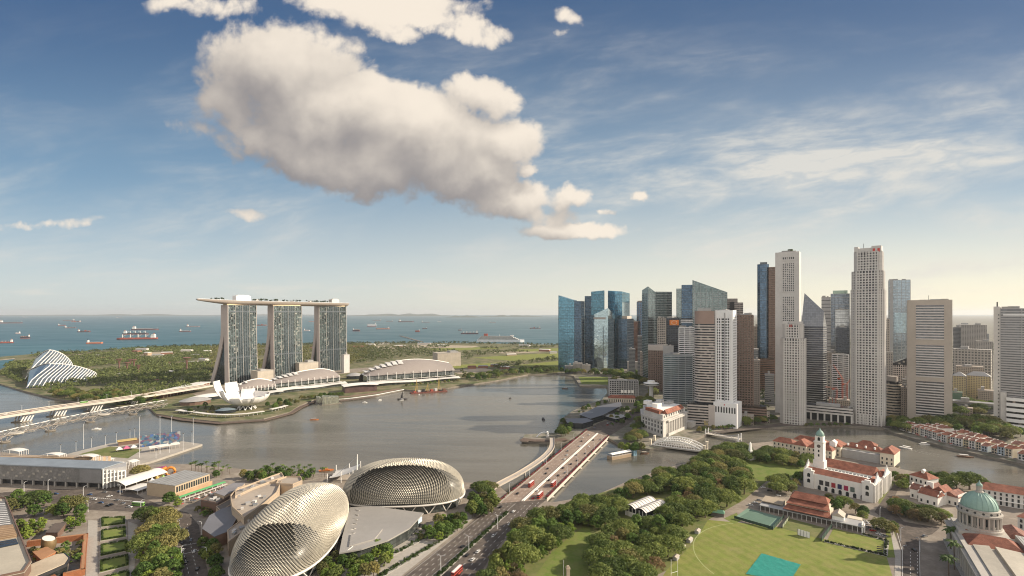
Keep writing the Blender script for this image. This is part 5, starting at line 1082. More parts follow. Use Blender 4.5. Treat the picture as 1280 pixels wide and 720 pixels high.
lowrise('mall_block', 'small oval tan rooftop drum behind the crown of the left dome', [(345, 606), (347, 601), (358, 597), (376, 597), (378, 602), (366, 607)], 15.5, MALL, MALLR, par=1.6)
lowrise('mall_wing', 'curved slate grey roofed wing beside the turning road', [(253, 661), (262, 645), (278, 636), (300, 630), (296, 648), (286, 664), (268, 671)], 9, BROWN, mat('slate_roof', (.15, .15, .165), .6, var=.1, scale=.05), par=0)
lowrise('tan_annexe', 'tan walled annexe tucked against the left theatre dome', [(284, 664), (300, 652), (322, 640), (330, 644), (300, 668), (286, 678)], 10, MALL, MALLR, par=1.0, units=5)
lowrise('food_centre', 'dark flat roofed stalls building right of the green awnings', [(251, 626), (262, 618), (282, 612), (293, 617), (272, 630)], 9, BROWN, mat('dark_flat_roof', (.13, .115, .10), .8), par=1.0, units=8)
lowrise('food_centre', 'grey humped roof block beside the dark flat roofed stalls', [(268, 616), (292, 604), (306, 604), (300, 610), (280, 620)], 12, MALL, mat('grey_hump_roof', (.22, .21, .215), .6), par=0)
lowrise('food_centre', 'tan walled wing in front of the dark flat roofed stalls', [(270, 634), (292, 622), (297, 626), (276, 640)], 8, MALL, mat('dark_flat_roof', (.13, .115, .10), .8), par=.8)
# white masted stage canopy at the water
c = G(434, 598); t_ = thing('stage_canopy', 'white fabric stage canopy hung from one tall mast by the water', 'canopy', c)
q = MB(); tip = G(446, 601) - c; q.tube([tip, (tip.x + .6, tip.y, 27)], .9, 8, .45); q.build('mast', WHITE, t_)
q = MB(); q.smooth = True; rows = []
for i in range(9):
 k = i / 8; x = -16 + 26 * k; rows.append([(x, -13 + 3 * math.sin(j / 6 * 3.14) * 0 + 26 * j / 6 - 13 * 0, 4 + 7.5 * k ** 1.6 + (1 - k) * 1.4 * math.cos(j * math.pi) * .5 - 1.2 * math.sin(j / 6 * math.pi)) for j in range(7)])
q.strip(rows); q.build('fabric_roof', WROOF, t_)
for i, (x, y) in enumerate(((-16, -13), (-16, 13), (-2, -13), (-2, 13), (10, -13), (10, 13))): q = MB(); q.tube([(x, y, 0), (x, y, 9 + i)], .4, 6); q.build('post', WHITE, t_)
q = MB()
for y in (-12, -4, 4, 12): q.tube([(tip.x + .5, tip.y, 25), (-8, y, 6.5)], .12, 4)
q.build('stay_cable', STEEL, t_)
q = MB(); q.box(-12, 8, -9, 9, -.3, 1.2); q.build('stage', concM, t_)
# ------------------------------------------------------------------ the dual road bridge, its planters and lamps
FLOW = leaf_mat('pink_blossom', (.20, .025, .05), (.36, .07, .10), .1); HEDGE = leaf_mat('hedge_leaf', (.035, .065, .015), (.085, .125, .03))
BL, BLf, BRt, BRf = G(620, 629.5), G(732.5, 537.8), G(684, 624.5), G(761.5, 546)
o_ = (BL + BRt) / 2; t_ = thing('road_bridge', 'wide low road bridge over the river mouth with planters of pink flowers', 'bridge', o_)
bl, blf, br, brf = BL - o_, BLf - o_, BRt - o_, BRf - o_
def across(f, k): a = bl.lerp(blf, k); b = br.lerp(brf, k); return a.lerp(b, f)
def bstrip(name, f0, f1, z0, z1, m_, k0=0.0, k1=1.0, par=None):
 q = MB(); rows = []
 for i in range(25):
  k = k0 + (k1 - k0) * i / 24; a, b = across(f0, k), across(f1, k); rows.append([(a.x, a.y, z0), (b.x, b.y, z0), (b.x, b.y, z1), (a.x, a.y, z1), (a.x, a.y, z0)])
 q.strip(rows); q.quad(*rows[0][:4]); q.quad(*rows[-1][:4][::-1]); return q.build(name, m_, par or t_)
PALEC = mat('pale_bridge_concrete', (.52, .48, .42), .7, var=.07, scale=.1)
bstrip('deck', 0, 1, -1.9, .1, PALEC); bstrip('road_surface', .075, .925, .11, .16, BRIDGEROAD)
bstrip('footway', .028, .072, .12, .34, PALEPAVE); bstrip('footway', .928, .972, .12, .34, PALEPAVE)
bstrip('barrier', .492, .502, .17, 1.1, WHITE); bstrip('barrier', .53, .54, .17, 1.1, WHITE); bstrip('median_gap', .503, .529, .17, .3, BRIDGEROAD)
bstrip('parapet', 0.0, .026, .12, 1.2, PALEC); bstrip('parapet', .974, 1.0, .12, 1.2, PALEC)
rr = random.Random(3)
for f0, f1 in ((.026, .036), (.964, .975)):
 q = MB(); g_ = MB()
 for i in range(620): p = across(rr.uniform(f0, f1), rr.random()); leaf_clump(q if rr.random() < .72 else g_, (p.x, p.y, 1.5), .95, 9, .6, rr)
 fl = q.build('blossom', FLOW, t_); g_.build('planter_leaves', HEDGE, fl)
for i in range(8):
 k = .06 + i * .125; a, b = across(.02, k), across(.98, k); q = MB(); d = (b - a).normalized(); n_ = Vector((-d.y, d.x, 0)) * 1.3
 q.prism(ccw([tuple((a - n_)[:2]), tuple((b - n_)[:2]), tuple((b + n_)[:2]), tuple((a + n_)[:2])]), WZ - 2, -1.92); a2, b2 = across(-.03, k), across(1.035, k)
 q.prism(ccw([tuple((a2 - n_ * 1.6)[:2]), tuple((b2 - n_ * 1.6)[:2]), tuple((b2 + n_ * 1.6)[:2]), tuple((a2 + n_ * 1.6)[:2])]), WZ - 2, WZ + .7); q.build('pier', PALEC, t_)
lane_mb = MB()
for f in (.18, .285, .39, .64, .745, .85):
 s = 0
 while s < 1: a, b = across(f - .0022, s), across(f + .0022, s); c_, d_ = across(f + .0022, s + .011), across(f - .0022, s + .011); lane_mb.quad(*[(p.x, p.y, .2) for p in (a, b, c_, d_)]); s += .028
lane_mb.build('lane_marking', PAINT, t_)
BO = o_.copy(); across_w = lambda f, k: across(f, k) + BO
def make_lamp(name, label, h=10.0, arm=3.0, double=False):
 t = thing(name, label, 'street lamp'); q = MB(); q.lathe([(.28, 0), (.2, .8), (.13, h)], 7); q.build('pole', concW, t)
 for s in ((1, -1) if double else (1,)):
  q = MB(); q.tube([(s * arm * (1 - math.cos(i / 6 * 1.57)), 0, h + 1.3 * math.sin(i / 6 * 1.57)) for i in range(7)], .11, 5); q.build('arm', concW, t)
  q = MB(); q.box(s * arm - .7, s * arm + .7, -.22, .22, h + 1.2, h + 1.42); q.build('lamp_head', STEEL, t)
 return t
lampA = make_lamp('street_lamp', 'white lamp post standing in the pink planter along the right edge of the bridge')
bz = math.atan2((blf - bl).y, (blf - bl).x)
LAMPR = [.13, .27, .41, .55, .70, .86]; first = True
for k in LAMPR:
 p = across_w(.955, k); lab = 'white lamp post in the pink planter along the river side of the bridge'
 if first: lampA.location = (p.x, p.y, .3); lampA.rotation_euler = (0, 0, bz + R(90)); lampA['label'] = lab; lampA['group'] = 'lamp posts of the road bridge'; first = False
 else: dup(lampA, (p.x, p.y, .3), bz + R(90), lab)
for k in (.08, .25, .42, .6, .78): p = across_w(.045, k); dup(lampA, (p.x, p.y, .3), bz - R(90), 'white lamp post in the pink planter along the bay side of the bridge', 'lamp posts of the road bridge')
lampD = make_lamp('street_lamp', 'twin armed lamp post in the hedge between the carriageways', 10, 2.6, True); lampD['group'] = 'lamp posts of the approach road'
first = True
for x, y in ((551, 715), (586, 689), (622, 661)):
 p = G(x, y)
 if first: lampD.location = p; lampD.rotation_euler = (0, 0, bz + R(90)); first = False
 else: dup(lampD, p, bz + R(90))
def hedge_strip(name, label, a, b, w, h, n, m_=HEDGE, cat='hedge', group=None, soil=True, seed=1):
 A, B = G(*a), G(*b); d = B - A; L = d.length; t_ = thing(name, label, cat, A, math.atan2(d.y, d.x), group); r_ = random.Random(seed); q = MB()
 for i in range(n): leaf_clump(q, (r_.uniform(0, L), r_.uniform(-w / 2, w / 2), h * r_.uniform(.25, .75)), h * .5, 16, .55, r_)
 q.build('foliage', m_, t_)
 if soil: q = MB(); q.box(-.5, L + .5, -w / 2 - .5, w / 2 + .5, -.1, .32); q.build('kerbed_bed', CONC, t_)
 return t_
hedge_strip('hedge', 'long clipped hedge dividing the two carriageways', (544, 724), (634, 641), 2.4, 2.0, 230, seed=4)
hedge_strip('planting_strip', 'leafy strip along the bay side of the approach road', (470, 724), (558, 672), 3.2, 2.0, 120, seed=5); hedge_strip('planting_strip', 'shrub strip inside the pavement beside the forecourt', (478, 700), (540, 667), 3.5, 2.2, 70, seed=6)
# the curved footbridge and the statue jetty
P = smooth_pts([G(x, y, 3) for x, y in ((606, 616), (622, 606), (650, 591), (672, 577), (684, 567), (690, 558), (690, 547))], 8); o_ = Vector((P[0].x, P[0].y, 0)); t_ = thing('curved_footbridge', 'slender curved footbridge running beside the road bridge to the statue jetty', 'footbridge', o_)
deck_along(P, o_, -3.2, 3.2, 2.0, 2.9, 'deck', concM, t_)
for s_ in (-1, 1): deck_along(P, o_, s_ * 3.1 - .12, s_ * 3.1 + .12, 2.92, 4.0, 'railing', mat('tan_railing', (.40, .34, .28)), t_)
for k in (8, 18, 28, 38): p = P[k] - o_; q = MB(); q.lathe([(1.2, WZ - 2), (.8, 0), (1.6, 1.98)], 10, (p.x, p.y)); q.build('pier', PALEC, t_)
ribbon('timber_jetty', 'dark jetty pointing into the bay under the statue', 'jetty', [(652, 549), (668, 551), (690, 551), (708, 549)], .1, 12, mat('dark_timber', (.12, .085, .065)), .5)
dome_roof('jetty_deck', 'round end of the dark statue jetty', 650, 662, 552.5, .9, mat('dark_timber', (.12, .085, .065)), 0, 14, QUAY, 'jetty')
c = G(684.5, 547); t_ = thing('fountain_statue', 'white water spouting statue on the jetty', 'statue', c)
q = MB(); q.lathe([(2.6, .3), (2.6, 1.6), (2.0, 2.0)], 14); q.build('plinth', STONE, t_)
q = MB(); q.smooth = True; q.tube([(1.2, 0, 2.0), (.3, 0, 3.2), (-.1, 0, 4.6), (0, 0, 6), (-.3, 0, 7.0)], 1.7, 10, .95); q.tube([(1.2, 0, 2.2), (2.2, 0, 3.0), (2.2, 0, 4.4)], .9, 8, .25); q.build('body', WHITE, t_)
q = MB(); q.smooth = True; q.lathe([(.3, 6.2), (1.35, 6.6), (1.6, 7.6), (1.2, 8.6), (.2, 9.0)], 12, (-.5, 0)); q.tube([(-1.5, 0, 7.4), (-2.3, 0, 7.2)], .7, 8, .5); q.build('head', WHITE, t_)
q = MB(); q.tube([(-2.2 - 1.6 * i, 0, 7.2 + .5 * i - .16 * i * i) for i in range(9)], .3, 6, .9); q.build('water_jet', mat('water_spray', (.72, .73, .74), .5), t_)
# roofs along the far end of the bridge
SLATE = mat('slate_metal_roof', (.155, .155, .17), .5, .25, var=.1, scale=.05)
lowrise('wave_roof_hall', 'long slate grey roof sweeping along the bay beyond the bridge', [(726, 519), (747, 508), (776, 502.5), (777, 507), (753, 519), (738, 523.5)], 9, DGLASS, SLATE, par=0)
lowrise('wave_roof_hall', 'flat slate roof nearest the bridge beside the bay trees', [(706, 523.5), (734, 523), (741, 526), (728, 529.5), (709, 528.5)], 8, DGLASS, SLATE, par=0)
dome_roof('round_roof_hall', 'rounded pale grey roof between the slate roofs by the bay', 724, 748, 525, 10.5, mat('pale_slate_roof', (.26, .26, .27), .45, .3), 0, 30)
lowrise('restaurant_pavilion', 'thin pale roofed pavilion on the city side of the slate roofs', [(752, 519), (770, 517), (785, 520), (770, 524)], 5, DGLASS, GREYROOF, par=0)
f = Face(761, 796, 503, 6); t_ = thing('pier_building', 'old white arcaded pier building with a red tile roof by the bay', 'building', f.o, f.rz); w = f.w / 2
q = MB(); q.box(-w, w, 0, 16, -.5, 8); q.build('wall', CREAM, t_); q = MB(); q.gable(-w, w, 0, 16, 8, 13, 'x', 1.2, 6); q.build('roof', TILE, t_)
for i in range(13): q = MB(); x = -w + 2 + (f.w - 4) * i / 12; q.box(x - .9, x + .9, -.15, .2, .5, 5.6); q.build('arch_opening', DGLASS, t_)
f = Face(761.5, 798, 496, 6); t_ = thing('bay_hotel', 'long grey block with white framed windows behind the red roofed pier', 'building', f.o, f.rz); w = f.w / 2; zt = f.z(476.5)
block(t_, rect(f.w, 20), -.5, zt, dict(core=gDark, sp=(concG, 4, 1.6, .3), pr=(concG, 5, 1.4, .4)))
for i in range(4): q = MB(); x = -w * .2 + i * 7; q.box(x, x + 5, -1.0, -.5, 8, 14); q.build('white_frame', WHITE, t_)
roof_bits(t_, -w, w, 0, 20, zt, concG, 4, 3, 3)
c = G(814, 503); t_ = thing('disc_tower', 'white disc shaped lookout on a thick stem above the trees', 'tower', c); zt = ZAT(478, c.y)
q = MB(); q.lathe([(4, -1), (4, zt - 7)], 18); q.build('stem', concL, t_); q = MB(); q.lathe([(5, zt - 7), (14, zt - 4.5), (14.5, zt - 1), (11, zt)], 28); q.build('disc', WHITE, t_); q = MB(); q.lathe([(14.6, zt - 3.4), (14.6, zt - 1.8)], 28); q.build('window_band', DGLASS, t_); q = MB(); q.lathe([(7, zt), (7, zt + 3.5), (5, zt + 4)], 20); q.build('top_drum', WHITE, t_)
# the grand hotel with its columns
ln = Line2((829, 547), (862, 532.5)); t_ = ln.thing('grand_hotel', 'grand pale stone hotel with columns and red attic roofs by the white bridge', 'hotel'); HS = mat('hotel_stone', (.50, .475, .44), .75, var=.14, scale=.06)
fp = [(0, 0), (86, 0), (95, 48), (58, 62), (24, 44)]
q = MB(); q.prism(fp, -.5, 22); q.build('wall', HS, t_); q = MB(); q.prism(offset_poly(fp, 1.2), 22.02, 23.4); q.build('cornice', HS, t_)
q = MB(); q.prism(offset_poly(fp, -3), 23.42, 30); q.build('attic', HS, t_); q = MB(); q.prism(offset_poly(fp, -8), 30.02, 34); q.build('roof_storey', WHITE, t_)
for x0, x1, y0, y1 in ((14, 74, -.6, 9.5),): q = MB(); q.gable(x0, x1, y0 + 1, y1, 30.05, 35.5, 'x', .3, 2); q.build('attic_roof', TILE, t_)
q = MB(); a, b = Vector(fp[4]), Vector(fp[0]); d = (b - a).normalized(); n_ = Vector((d.y, -d.x)); pq = [a + d * 6 - n_ * 2.2, b - d * 12 - n_ * 2.2, b - d * 14 - n_ * 10, a + d * 8 - n_ * 10]; q.prism(ccw([tuple(p) for p in pq]), 30.04, [34.5] * 4); q.build('attic_roof', TILE, t_)
for i in range(11): q = MB(); x = 14 + i * 6; q.lathe([(1.0, 4), (.8, 19)], 10, (x, -1.6)); q.lathe([(1.3, 19), (1.3, 20)], 8, (x, -1.6)); q.build('column', HS, t_)
q = MB(); q.box(12, 76, -3, -.02, -.5, 4); q.build('colonnade_base', HS, t_); q = MB(); q.box(11.5, 76.5, -3, -.03, 20, 21.9); q.build('entablature', HS, t_)
for i in range(10): q = MB(); x = 17 + i * 6; q.box(x - 1.1, x + 1.1, -.12, .3, 5.5, 17.5); q.build('window', DGLASS, t_)
for i in range(9): q = MB(); x = 10 + i * 8.2; q.box(x - 1.3, x + 1.3, 2.85, 3.4, 24.8, 28); q.build('attic_window', DGLASS, t_)
a, b = Vector((24, 44)), Vector((0, 0)); d = (b - a).normalized(); n_ = Vector((-d.y, d.x)) * -1; L = (b - a).length; ang = math.atan2(d.y, d.x)
for i in range(7):
 for z0, hh in ((4.5, 4), (11, 4), (17, 3)): q = MB(); q.box(-1.2, 1.2, -.18, .3, z0, z0 + hh); p = a + d * (4 + i * (L - 8) / 6); q.build('window', DGLASS, t_, (p.x, p.y, 0), ang)
for i, (x, y, wx, wy, h) in enumerate(((30, 22, 14, 9, 5), (50, 30, 10, 8, 4), (66, 20, 16, 8, 4), (46, 44, 12, 8, 5), (74, 36, 9, 9, 3.5))): q = MB(); q.box(x, x + wx, y, y + wy, 34.02, 34 + h); q.build('plant_room', [WHITE, concL, GREYROOF][i % 3], t_)
q = MB(); q.box(84, 100, -7, 6, -.5, 8); q.build('side_wing', HS, t_)
# white arched bridge, small chain bridge
ln = Line2((815, 556.5), (878, 564.5)); t_ = ln.thing('arched_bridge', 'white steel bridge with three bowed arch trusses over the river', 'bridge'); L = ln.L
q = MB(); q.box(-3, L + 3, -1, 22, -1, .6); q.build('deck', PALEC, t_); q = MB(); q.box(-3, L + 3, 1, 20, .61, .68); q.build('road_surface', ASPH, t_)
for y in (-1.2, 10.5, 22.2):
 q = MB(); hA = lambda x: 1.2 + 8.2 * (1 - ((x - L / 2) / (L / 2)) ** 2)
 q.tube([(L * i / 20, y, hA(L * i / 20)) for i in range(21)], .75, 6); q.tube([(0, y, .9), (L, y, .9)], .7, 6)
 for i in range(1, 20): x = L * i / 20; q.tube([(x, y, .9), (x, y, hA(x))], .28, 4); x2 = L * (i + 1 if i < 10 else i - 1) / 20; q.tube([(x, y, .9), (x2, y, hA(x2))], .2, 4)
 q.build('arch_truss', WHITE, t_)
for i in range(5, 16): q = MB(); x = L * i / 20; q.tube([(x, -1.2, 8.6 - abs(i - 10) * .2), (x, 22.2, 8.6 - abs(i - 10) * .2)], .3, 4); q.build('cross_beam', WHITE, t_)
for x in (-3, L + 1): q = MB(); q.box(x, x + 2.4, -2, 1, -3, 7); q.box(x, x + 2.4, 20, 23.4, -3, 7); q.box(x - .3, x + 2.7, -2.4, 1.4, 7.02, 8); q.box(x - .3, x + 2.7, 19.6, 23.8, 7.02, 8); q.build('gate_pier', CREAM, t_)
q = MB()
for y in (-1.6, 22.6): q.box(0, L, y - .1, y + .1, .62, 1.7)
q.build('railing', WHITE, t_)
ln = Line2((881, 542.5), (924, 550)); t_ = ln.thing('chain_bridge', 'slim old suspension footbridge upstream of the white arched one', 'footbridge'); L = ln.L
q = MB(); q.box(0, L, 0, 9, 0, .7); q.build('deck', PALEC, t_)
for x in (1, L - 1):
 for y in (0, 9): q = MB(); q.lathe([(.9, -3), (.7, 7), (.3, 7.8)], 10, (x, y)); q.build('tower', concW, t_)
for y in (0, 9): q = MB(); q.tube([(1 + (L - 2) * i / 14, y, 1.2 + 5.6 * ((i - 7) / 7) ** 2) for i in range(15)], .3, 5); [q.tube([(1 + (L - 2) * i / 14, y, .6), (1 + (L - 2) * i / 14, y, 1.2 + 5.6 * ((i - 7) / 7) ** 2)], .12, 4) for i in range(15)]; q.build('chain', STEEL, t_)
# floating restaurant by the river mouth
ln = Line2((765, 575.5), (795, 569.5), WZ); t_ = ln.thing('floating_restaurant', 'tan walled floating restaurant with white awnings at the river mouth', 'restaurant'); L = ln.L
q = MB(); q.prism([(0, 0), (L * .8, 0), (L * .86, 3), (L * .86, 9), (0, 9)], -.5, 3.4); q.build('hull', mat('tan_hull', (.32, .24, .16)), t_)
q = MB(); q.box(1, L * .84, .6, 8.4, 3.42, 3.9); q.build('deck', concM, t_)
for i in range(6): q = MB(); x = 1 + i * L * .135; q.gable(x, x + L * .12, 0, 8, 6.2, 7.6, 'x', .1); q.build('awning', WHITE, t_); q = MB(); q.tube([(x + .4, .6, 3.9), (x + .4, .6, 6.3)], .14, 5); q.build('post', concW, t_)
q = MB(); q.box(L * .9, L * 1.04, 0, 7, -.5, 6.4); q.build('blue_cabin', mat('blue_cabin_paint', (.16, .27, .34), .6), t_)
# white obelisk on the riverside lawn
c = G(938, 574); t_ = thing('obelisk', 'white obelisk on a stepped base beside the riverside lawn', 'monument', c, R(20))
q = MB(); q.prism([(-4.2, -4.2), (4.2, -4.2), (4.2, 4.2), (-4.2, 4.2)], -.2, .8); q.prism([(-3, -3), (3, -3), (3, 3), (-3, 3)], .82, 4.2); q.build('base', WHITE, t_)
q = MB()
rows = [[(-r_, -r_, z), (r_, -r_, z), (r_, r_, z), (-r_, r_, z), (-r_, -r_, z)] for r_, z in ((2.0, 4.22), (1.8, 9.5), (2.1, 9.8), (1.5, 10.5), (.9, 18.6), (.05, 20.5))]; q.strip(rows); q.build('shaft', WHITE, t_)
# twin barrel roofed hall among the trees
ln = Line2(G(781.5, 631, 8.5), G(808.5, 640.5, 8.5)); t_ = ln.thing('barrel_roof_hall', 'white twin barrel roofed hall half hidden among the park trees', 'hall'); L = ln.L
q = MB(); q.box(.3, L - .3, 0, 29, -.3, 4); q.build('base_wall', WHITE, t_); q = MB(); q.box(.5, L - .5, .2, 28.8, 4.02, 7.9); q.build('glazing', DGLASS, t_)
for i in range(2):
 q = MB(); q.smooth = True; x0 = L / 2 * i; w = L / 2
 q.strip([[(x0 + w * j / 10, y, 8 + 2.4 * math.sin(math.pi * j / 10)) for j in range(11)] for y in (-1.2, 30)]); rf = q.build('barrel_roof', WROOF, t_)
 for k in range(8): q = MB(); y = 1 + k * 4; q.tube([(x0 + w * j / 10, y, 8.1 + 2.4 * math.sin(math.pi * j / 10)) for j in range(11)], .28, 4); q.build('rib', concM, rf)
for i in range(7): q = MB(); x = .4 + (L - .8) * i / 6; q.box(x - .2, x + .2, -.4, .1, -.3, 8); q.build('post', WHITE, t_)
# ------------------------------------------------------------------ concert hall with clock tower
def arch_win(par, x, y, z, w, h, m_=None, name='arched_window', face='y', t=.35):
 q = MB(); n_ = 6; pts = [(-w / 2, 0), (w / 2, 0)] + [(w / 2 * math.cos(math.pi * i / n_), h - w / 2 + w / 2 * math.sin(math.pi * i / n_)) for i in range(n_ + 1)]
 if face == 'y': F = [(x + a, y, z + b) for a, b in pts]; Bk = [(x + a, y + t, z + b) for a, b in pts]
 else: F = [(x, y + a, z + b) for a, b in pts]; Bk = [(x - t, y + a, z + b) for a, b in pts]
 q.quad(*F)
 for i in range(len(F)): j = (i + 1) % len(F); q.quad(F[j], F[i], Bk[i], Bk[j])
 return q.build(name, m_ or DGLASS, par)
ln = Line2(Vector((289, 500, 0)), Vector((328, 456, 0))); VW = mat('concert_hall_white', (.72, .69, .64), .7, var=.06, scale=.08)
t_ = ln.thing('concert_hall', 'white twin hall building with red tile roofs and a clock tower', 'concert hall'); L = ln.L; rowr = [('A', 0, 24), ('B', 33, 58)]
for nm, y0, y1 in rowr:
 q = MB(); q.box(0, L, y0, y1, -.4, 15); q.build('wall', VW, t_); q = MB(); q.gable(2.2, L - 9, y0 + .4, y1 - .4 - (6 if nm == 'A' else 0), 15.02, 18.6 if nm == 'A' else 21, 'x', .3); q.build('roof', TILE, t_)
 q = MB(); q.gable(L - 8.5, L - 1, y0 + 2, y1 - 2, 15.02, 19.5, 'y', .2, 4); q.build('end_roof', TILE, t_)
 for x in (.1, L - 1.1):
  q = MB(); ym = (y0 + y1) / 2; q.prism([(x, y0 - .3), (x + 1, y0 - .3), (x + 1, y1 + .3), (x, y1 + .3)], 15.02, 16.6); q.build('parapet', VW, t_)
  q = MB(); n = len(q.v); q.v += [(x, y0 + 3, 16.62), (x + 1, y0 + 3, 16.62), (x + 1, y1 - 3, 16.62), (x, y1 - 3, 16.62), (x, ym, 23.2), (x + 1, ym, 23.2)]; q.f += [(n, n + 1, n + 5, n + 4), (n + 2, n + 3, n + 4, n + 5), (n, n + 4, n + 3), (n + 1, n + 2, n + 5), (n, n + 3, n + 2, n + 1)]; q.mi += [0] * 5; q.build('pediment', VW, t_)
  q = MB(); q.lathe([(.8, 22.6), (.5, 24.4), (.1, 25)], 8, (x + .5, ym)); q.build('finial', VW, t_)
q = MB(); q.box(2, L - 6, 24.02, 32.98, -.4, 12); q.build('link_wall', VW, t_); q = MB(); q.gable(3, L - 8, 24.1, 32.9, 12.02, 14.8, 'x', 0); at = q.build('glazed_roof', mat('atrium_roof_glass', (.30, .31, .30), .25, .2), t_)
for i in range(16): q = MB(); x = 4 + i * (L - 13) / 15; q.tube([(x, 24.2, 12.2), (x, 28.5, 15), (x, 32.8, 12.2)], .3, 4); q.build('glazing_bar', WHITE, at)
PST = [mat('dark_poster', (.05, .045, .045)), mat('dark_poster', (.05, .045, .045)), mat('red_poster', (.30, .03, .04)), mat('navy_poster', (.03, .03, .09)), mat('crimson_poster', (.30, .02, .07)), mat('green_grey_poster', (.10, .13, .11))]
for i in range(6): q = MB(); x = L * (.27 + .088 * i); q.box(x - 1.7, x + 1.7, -.35, .2, 5.4, 9.8); q.build('poster_window', PST[i], t_)
for i in range(8): arch_win(t_, L * (.14 + .10 * i), -.25, .3, 2.6, 4.2, name='arcade_arch')
for i in range(14): q = MB(); x = L * (.08 + .065 * i); q.box(x - .35, x + .35, -.3, .1, 10.6, 13.8); q.build('pilaster', VW, t_)
for x0 in (.02, .84):
 q = MB(); q.box(L * x0, L * x0 + 8.5, -1.6, -.02, -.4, 16.6); q.build('end_bay', VW, t_)
 for z in (5.5, 11): arch_win(t_, L * x0 + 4.2, -1.8, z, 2.6, 3.8)
 q = MB(); q.smooth = False; q.prism([(L * x0 - .2, -1.9), (L * x0 + 8.7, -1.9), (L * x0 + 8.7, 1), (L * x0 - .2, 1)], 16.62, 17.6); q.prism([(L * x0 + 2, -1.7), (L * x0 + 6.5, -1.7), (L * x0 + 6.5, .8), (L * x0 + 2, .8)], 17.62, 19.4); q.build('gable_crest', VW, t_)
for y0, y1 in ((0, 24), (33, 58)):
 for i in range(5):
  for z, h in ((.4, 4.2), (6, 3.6), (11, 3)): arch_win(t_, L + .25, y0 + 2.6 + (y1 - y0 - 5) * i / 4, z, 2.0, h, face='x')
 for i in range(6): q = MB(); y = y0 + .5 + (y1 - y0 - 1) * i / 5; q.box(L + .02, L + .8, y - .6, y + .6, -.4, 15.6); q.build('buttress', VW, t_)
for y in (6, 12, 18, 39, 45, 51):
 for z in (1, 7): arch_win(t_, -.02, y, z, 2.2, 4.4, face='x')
q = MB(); q.box(1, 11, 24, 33, -.4, 22); tw = q.build('clock_tower', VW, t_)
q = MB(); q.box(2, 10, 24.8, 32.2, 22.02, 40); q.build('tower_shaft', VW, tw); q = MB(); q.box(1.4, 10.6, 24.2, 32.8, 40.02, 41.2); q.build('tower_cornice', VW, tw); q = MB(); q.box(2.4, 9.6, 25.2, 31.8, 41.22, 46.5); q.build('belfry', VW, tw)
q = MB(); q.smooth = True; q.lathe([(3.7, 46.52), (3.9, 47.4), (3.6, 49), (2.5, 51), (1.0, 52.2), (.5, 53.4), (.05, 55)], 16, (6, 28.5)); q.build('cupola', mat('verdigris', (.22, .34, .29), .6, var=.12, scale=.3), tw)
CLK = mat('clock_face', (.10, .08, .07), .5); q = MB(); q.lathe([(1.7, 0), (1.7, .15)], 18); k_ = q.build('clock_dial', CLK, tw, (6, 24.79, 36.5)); k_.rotation_euler = (R(90), 0, 0); k2 = q.build('clock_dial', CLK, tw, (1.99, 28.5, 36.5)); k2.rotation_euler = (0, R(-90), 0)
for f_, x, y in (('y', 6, 25.05), ('x', 2.25, 28.5)): arch_win(tw, x, y, 42, 2.2, 3.6, face=f_)
for z in (26, 30.5): q = MB(); q.box(5.3, 6.7, 24.65, 25, z, z + 2.4); q.build('slit_window', DGLASS, tw)
# riverside museum with hipped red roofs
def hip_block(par, x0, x1, y0, y1, h, rh, wm, axis='x', hip=6, rm=None, win=True, wz=((1.2, 2.6), (6.0, 2.6)), sp=4.2):
 q = MB(); q.box(x0, x1, y0, y1, -.4, h); q.build('wall', wm, par); q = MB(); q.gable(x0, x1, y0, y1, h + .02, h + rh, axis, .8, hip); q.build('roof', rm or TILE, par)
 if win:
  n_ = max(2, int((x1 - x0) / sp))
  for i in range(n_):
   for z, hh in wz:
    if z + hh < h: q = MB(); x = x0 + (x1 - x0) * (i + .5) / n_; q.box(x - .7, x + .7, y0 - .12, y0 + .2, z, z + hh); q.build('window', DGLASS, par)
ln = Line2((966, 561), (1024, 572)); t_ = ln.thing('riverside_museum', 'cream museum with many red hipped roofs along the river behind the concert hall', 'museum'); L = ln.L
hip_block(t_, 0, L * .45, 0, 16, 10, 5, CREAM); hip_block(t_, L * .45 + .1, L * .75, -3, 22, 11, 6, CREAM, 'y', 8); hip_block(t_, L * .75 + .1, L * 1.25, 1, 15, 10, 5, CREAM)
hip_block(t_, L * .3, L * 1.0, 26, 40, 11, 5, CREAM, win=False); hip_block(t_, L * 1.0 + .1, L * 1.32, 20, 44, 12, 5.5, CREAM, 'y', 7)
hip_block(t_, L * 1.33, L * 2.05, 32, 47, 11, 5, CREAM); hip_block(t_, L * 2.05 + .1, L * 2.3, 22, 52, 13.5, 5.5, CREAM, 'y', 8); hip_block(t_, L * 1.5, L * 1.85, 49, 62, 13, 4.5, CREAM, win=False)
q = MB(); q.box(L * 1.33, L * 2.04, 24, 31.5, -.4, 9.5); q.build('flat_wing', GREYROOF, t_); q = MB(); q.box(L * 1.12, L * 1.24, 16, 24, 12, 17); q.gable(L * 1.12, L * 1.24, 16, 24, 17.02, 19.5, 'y', .2); q.build('white_dormer', WHITE, t_)
for i in range(4): q = MB(); x = L * (1.4 + i * .17); q.box(x - .8, x + .8, 33, 35.5, 12.8, 15.2); q.build('dormer', WHITE, t_)
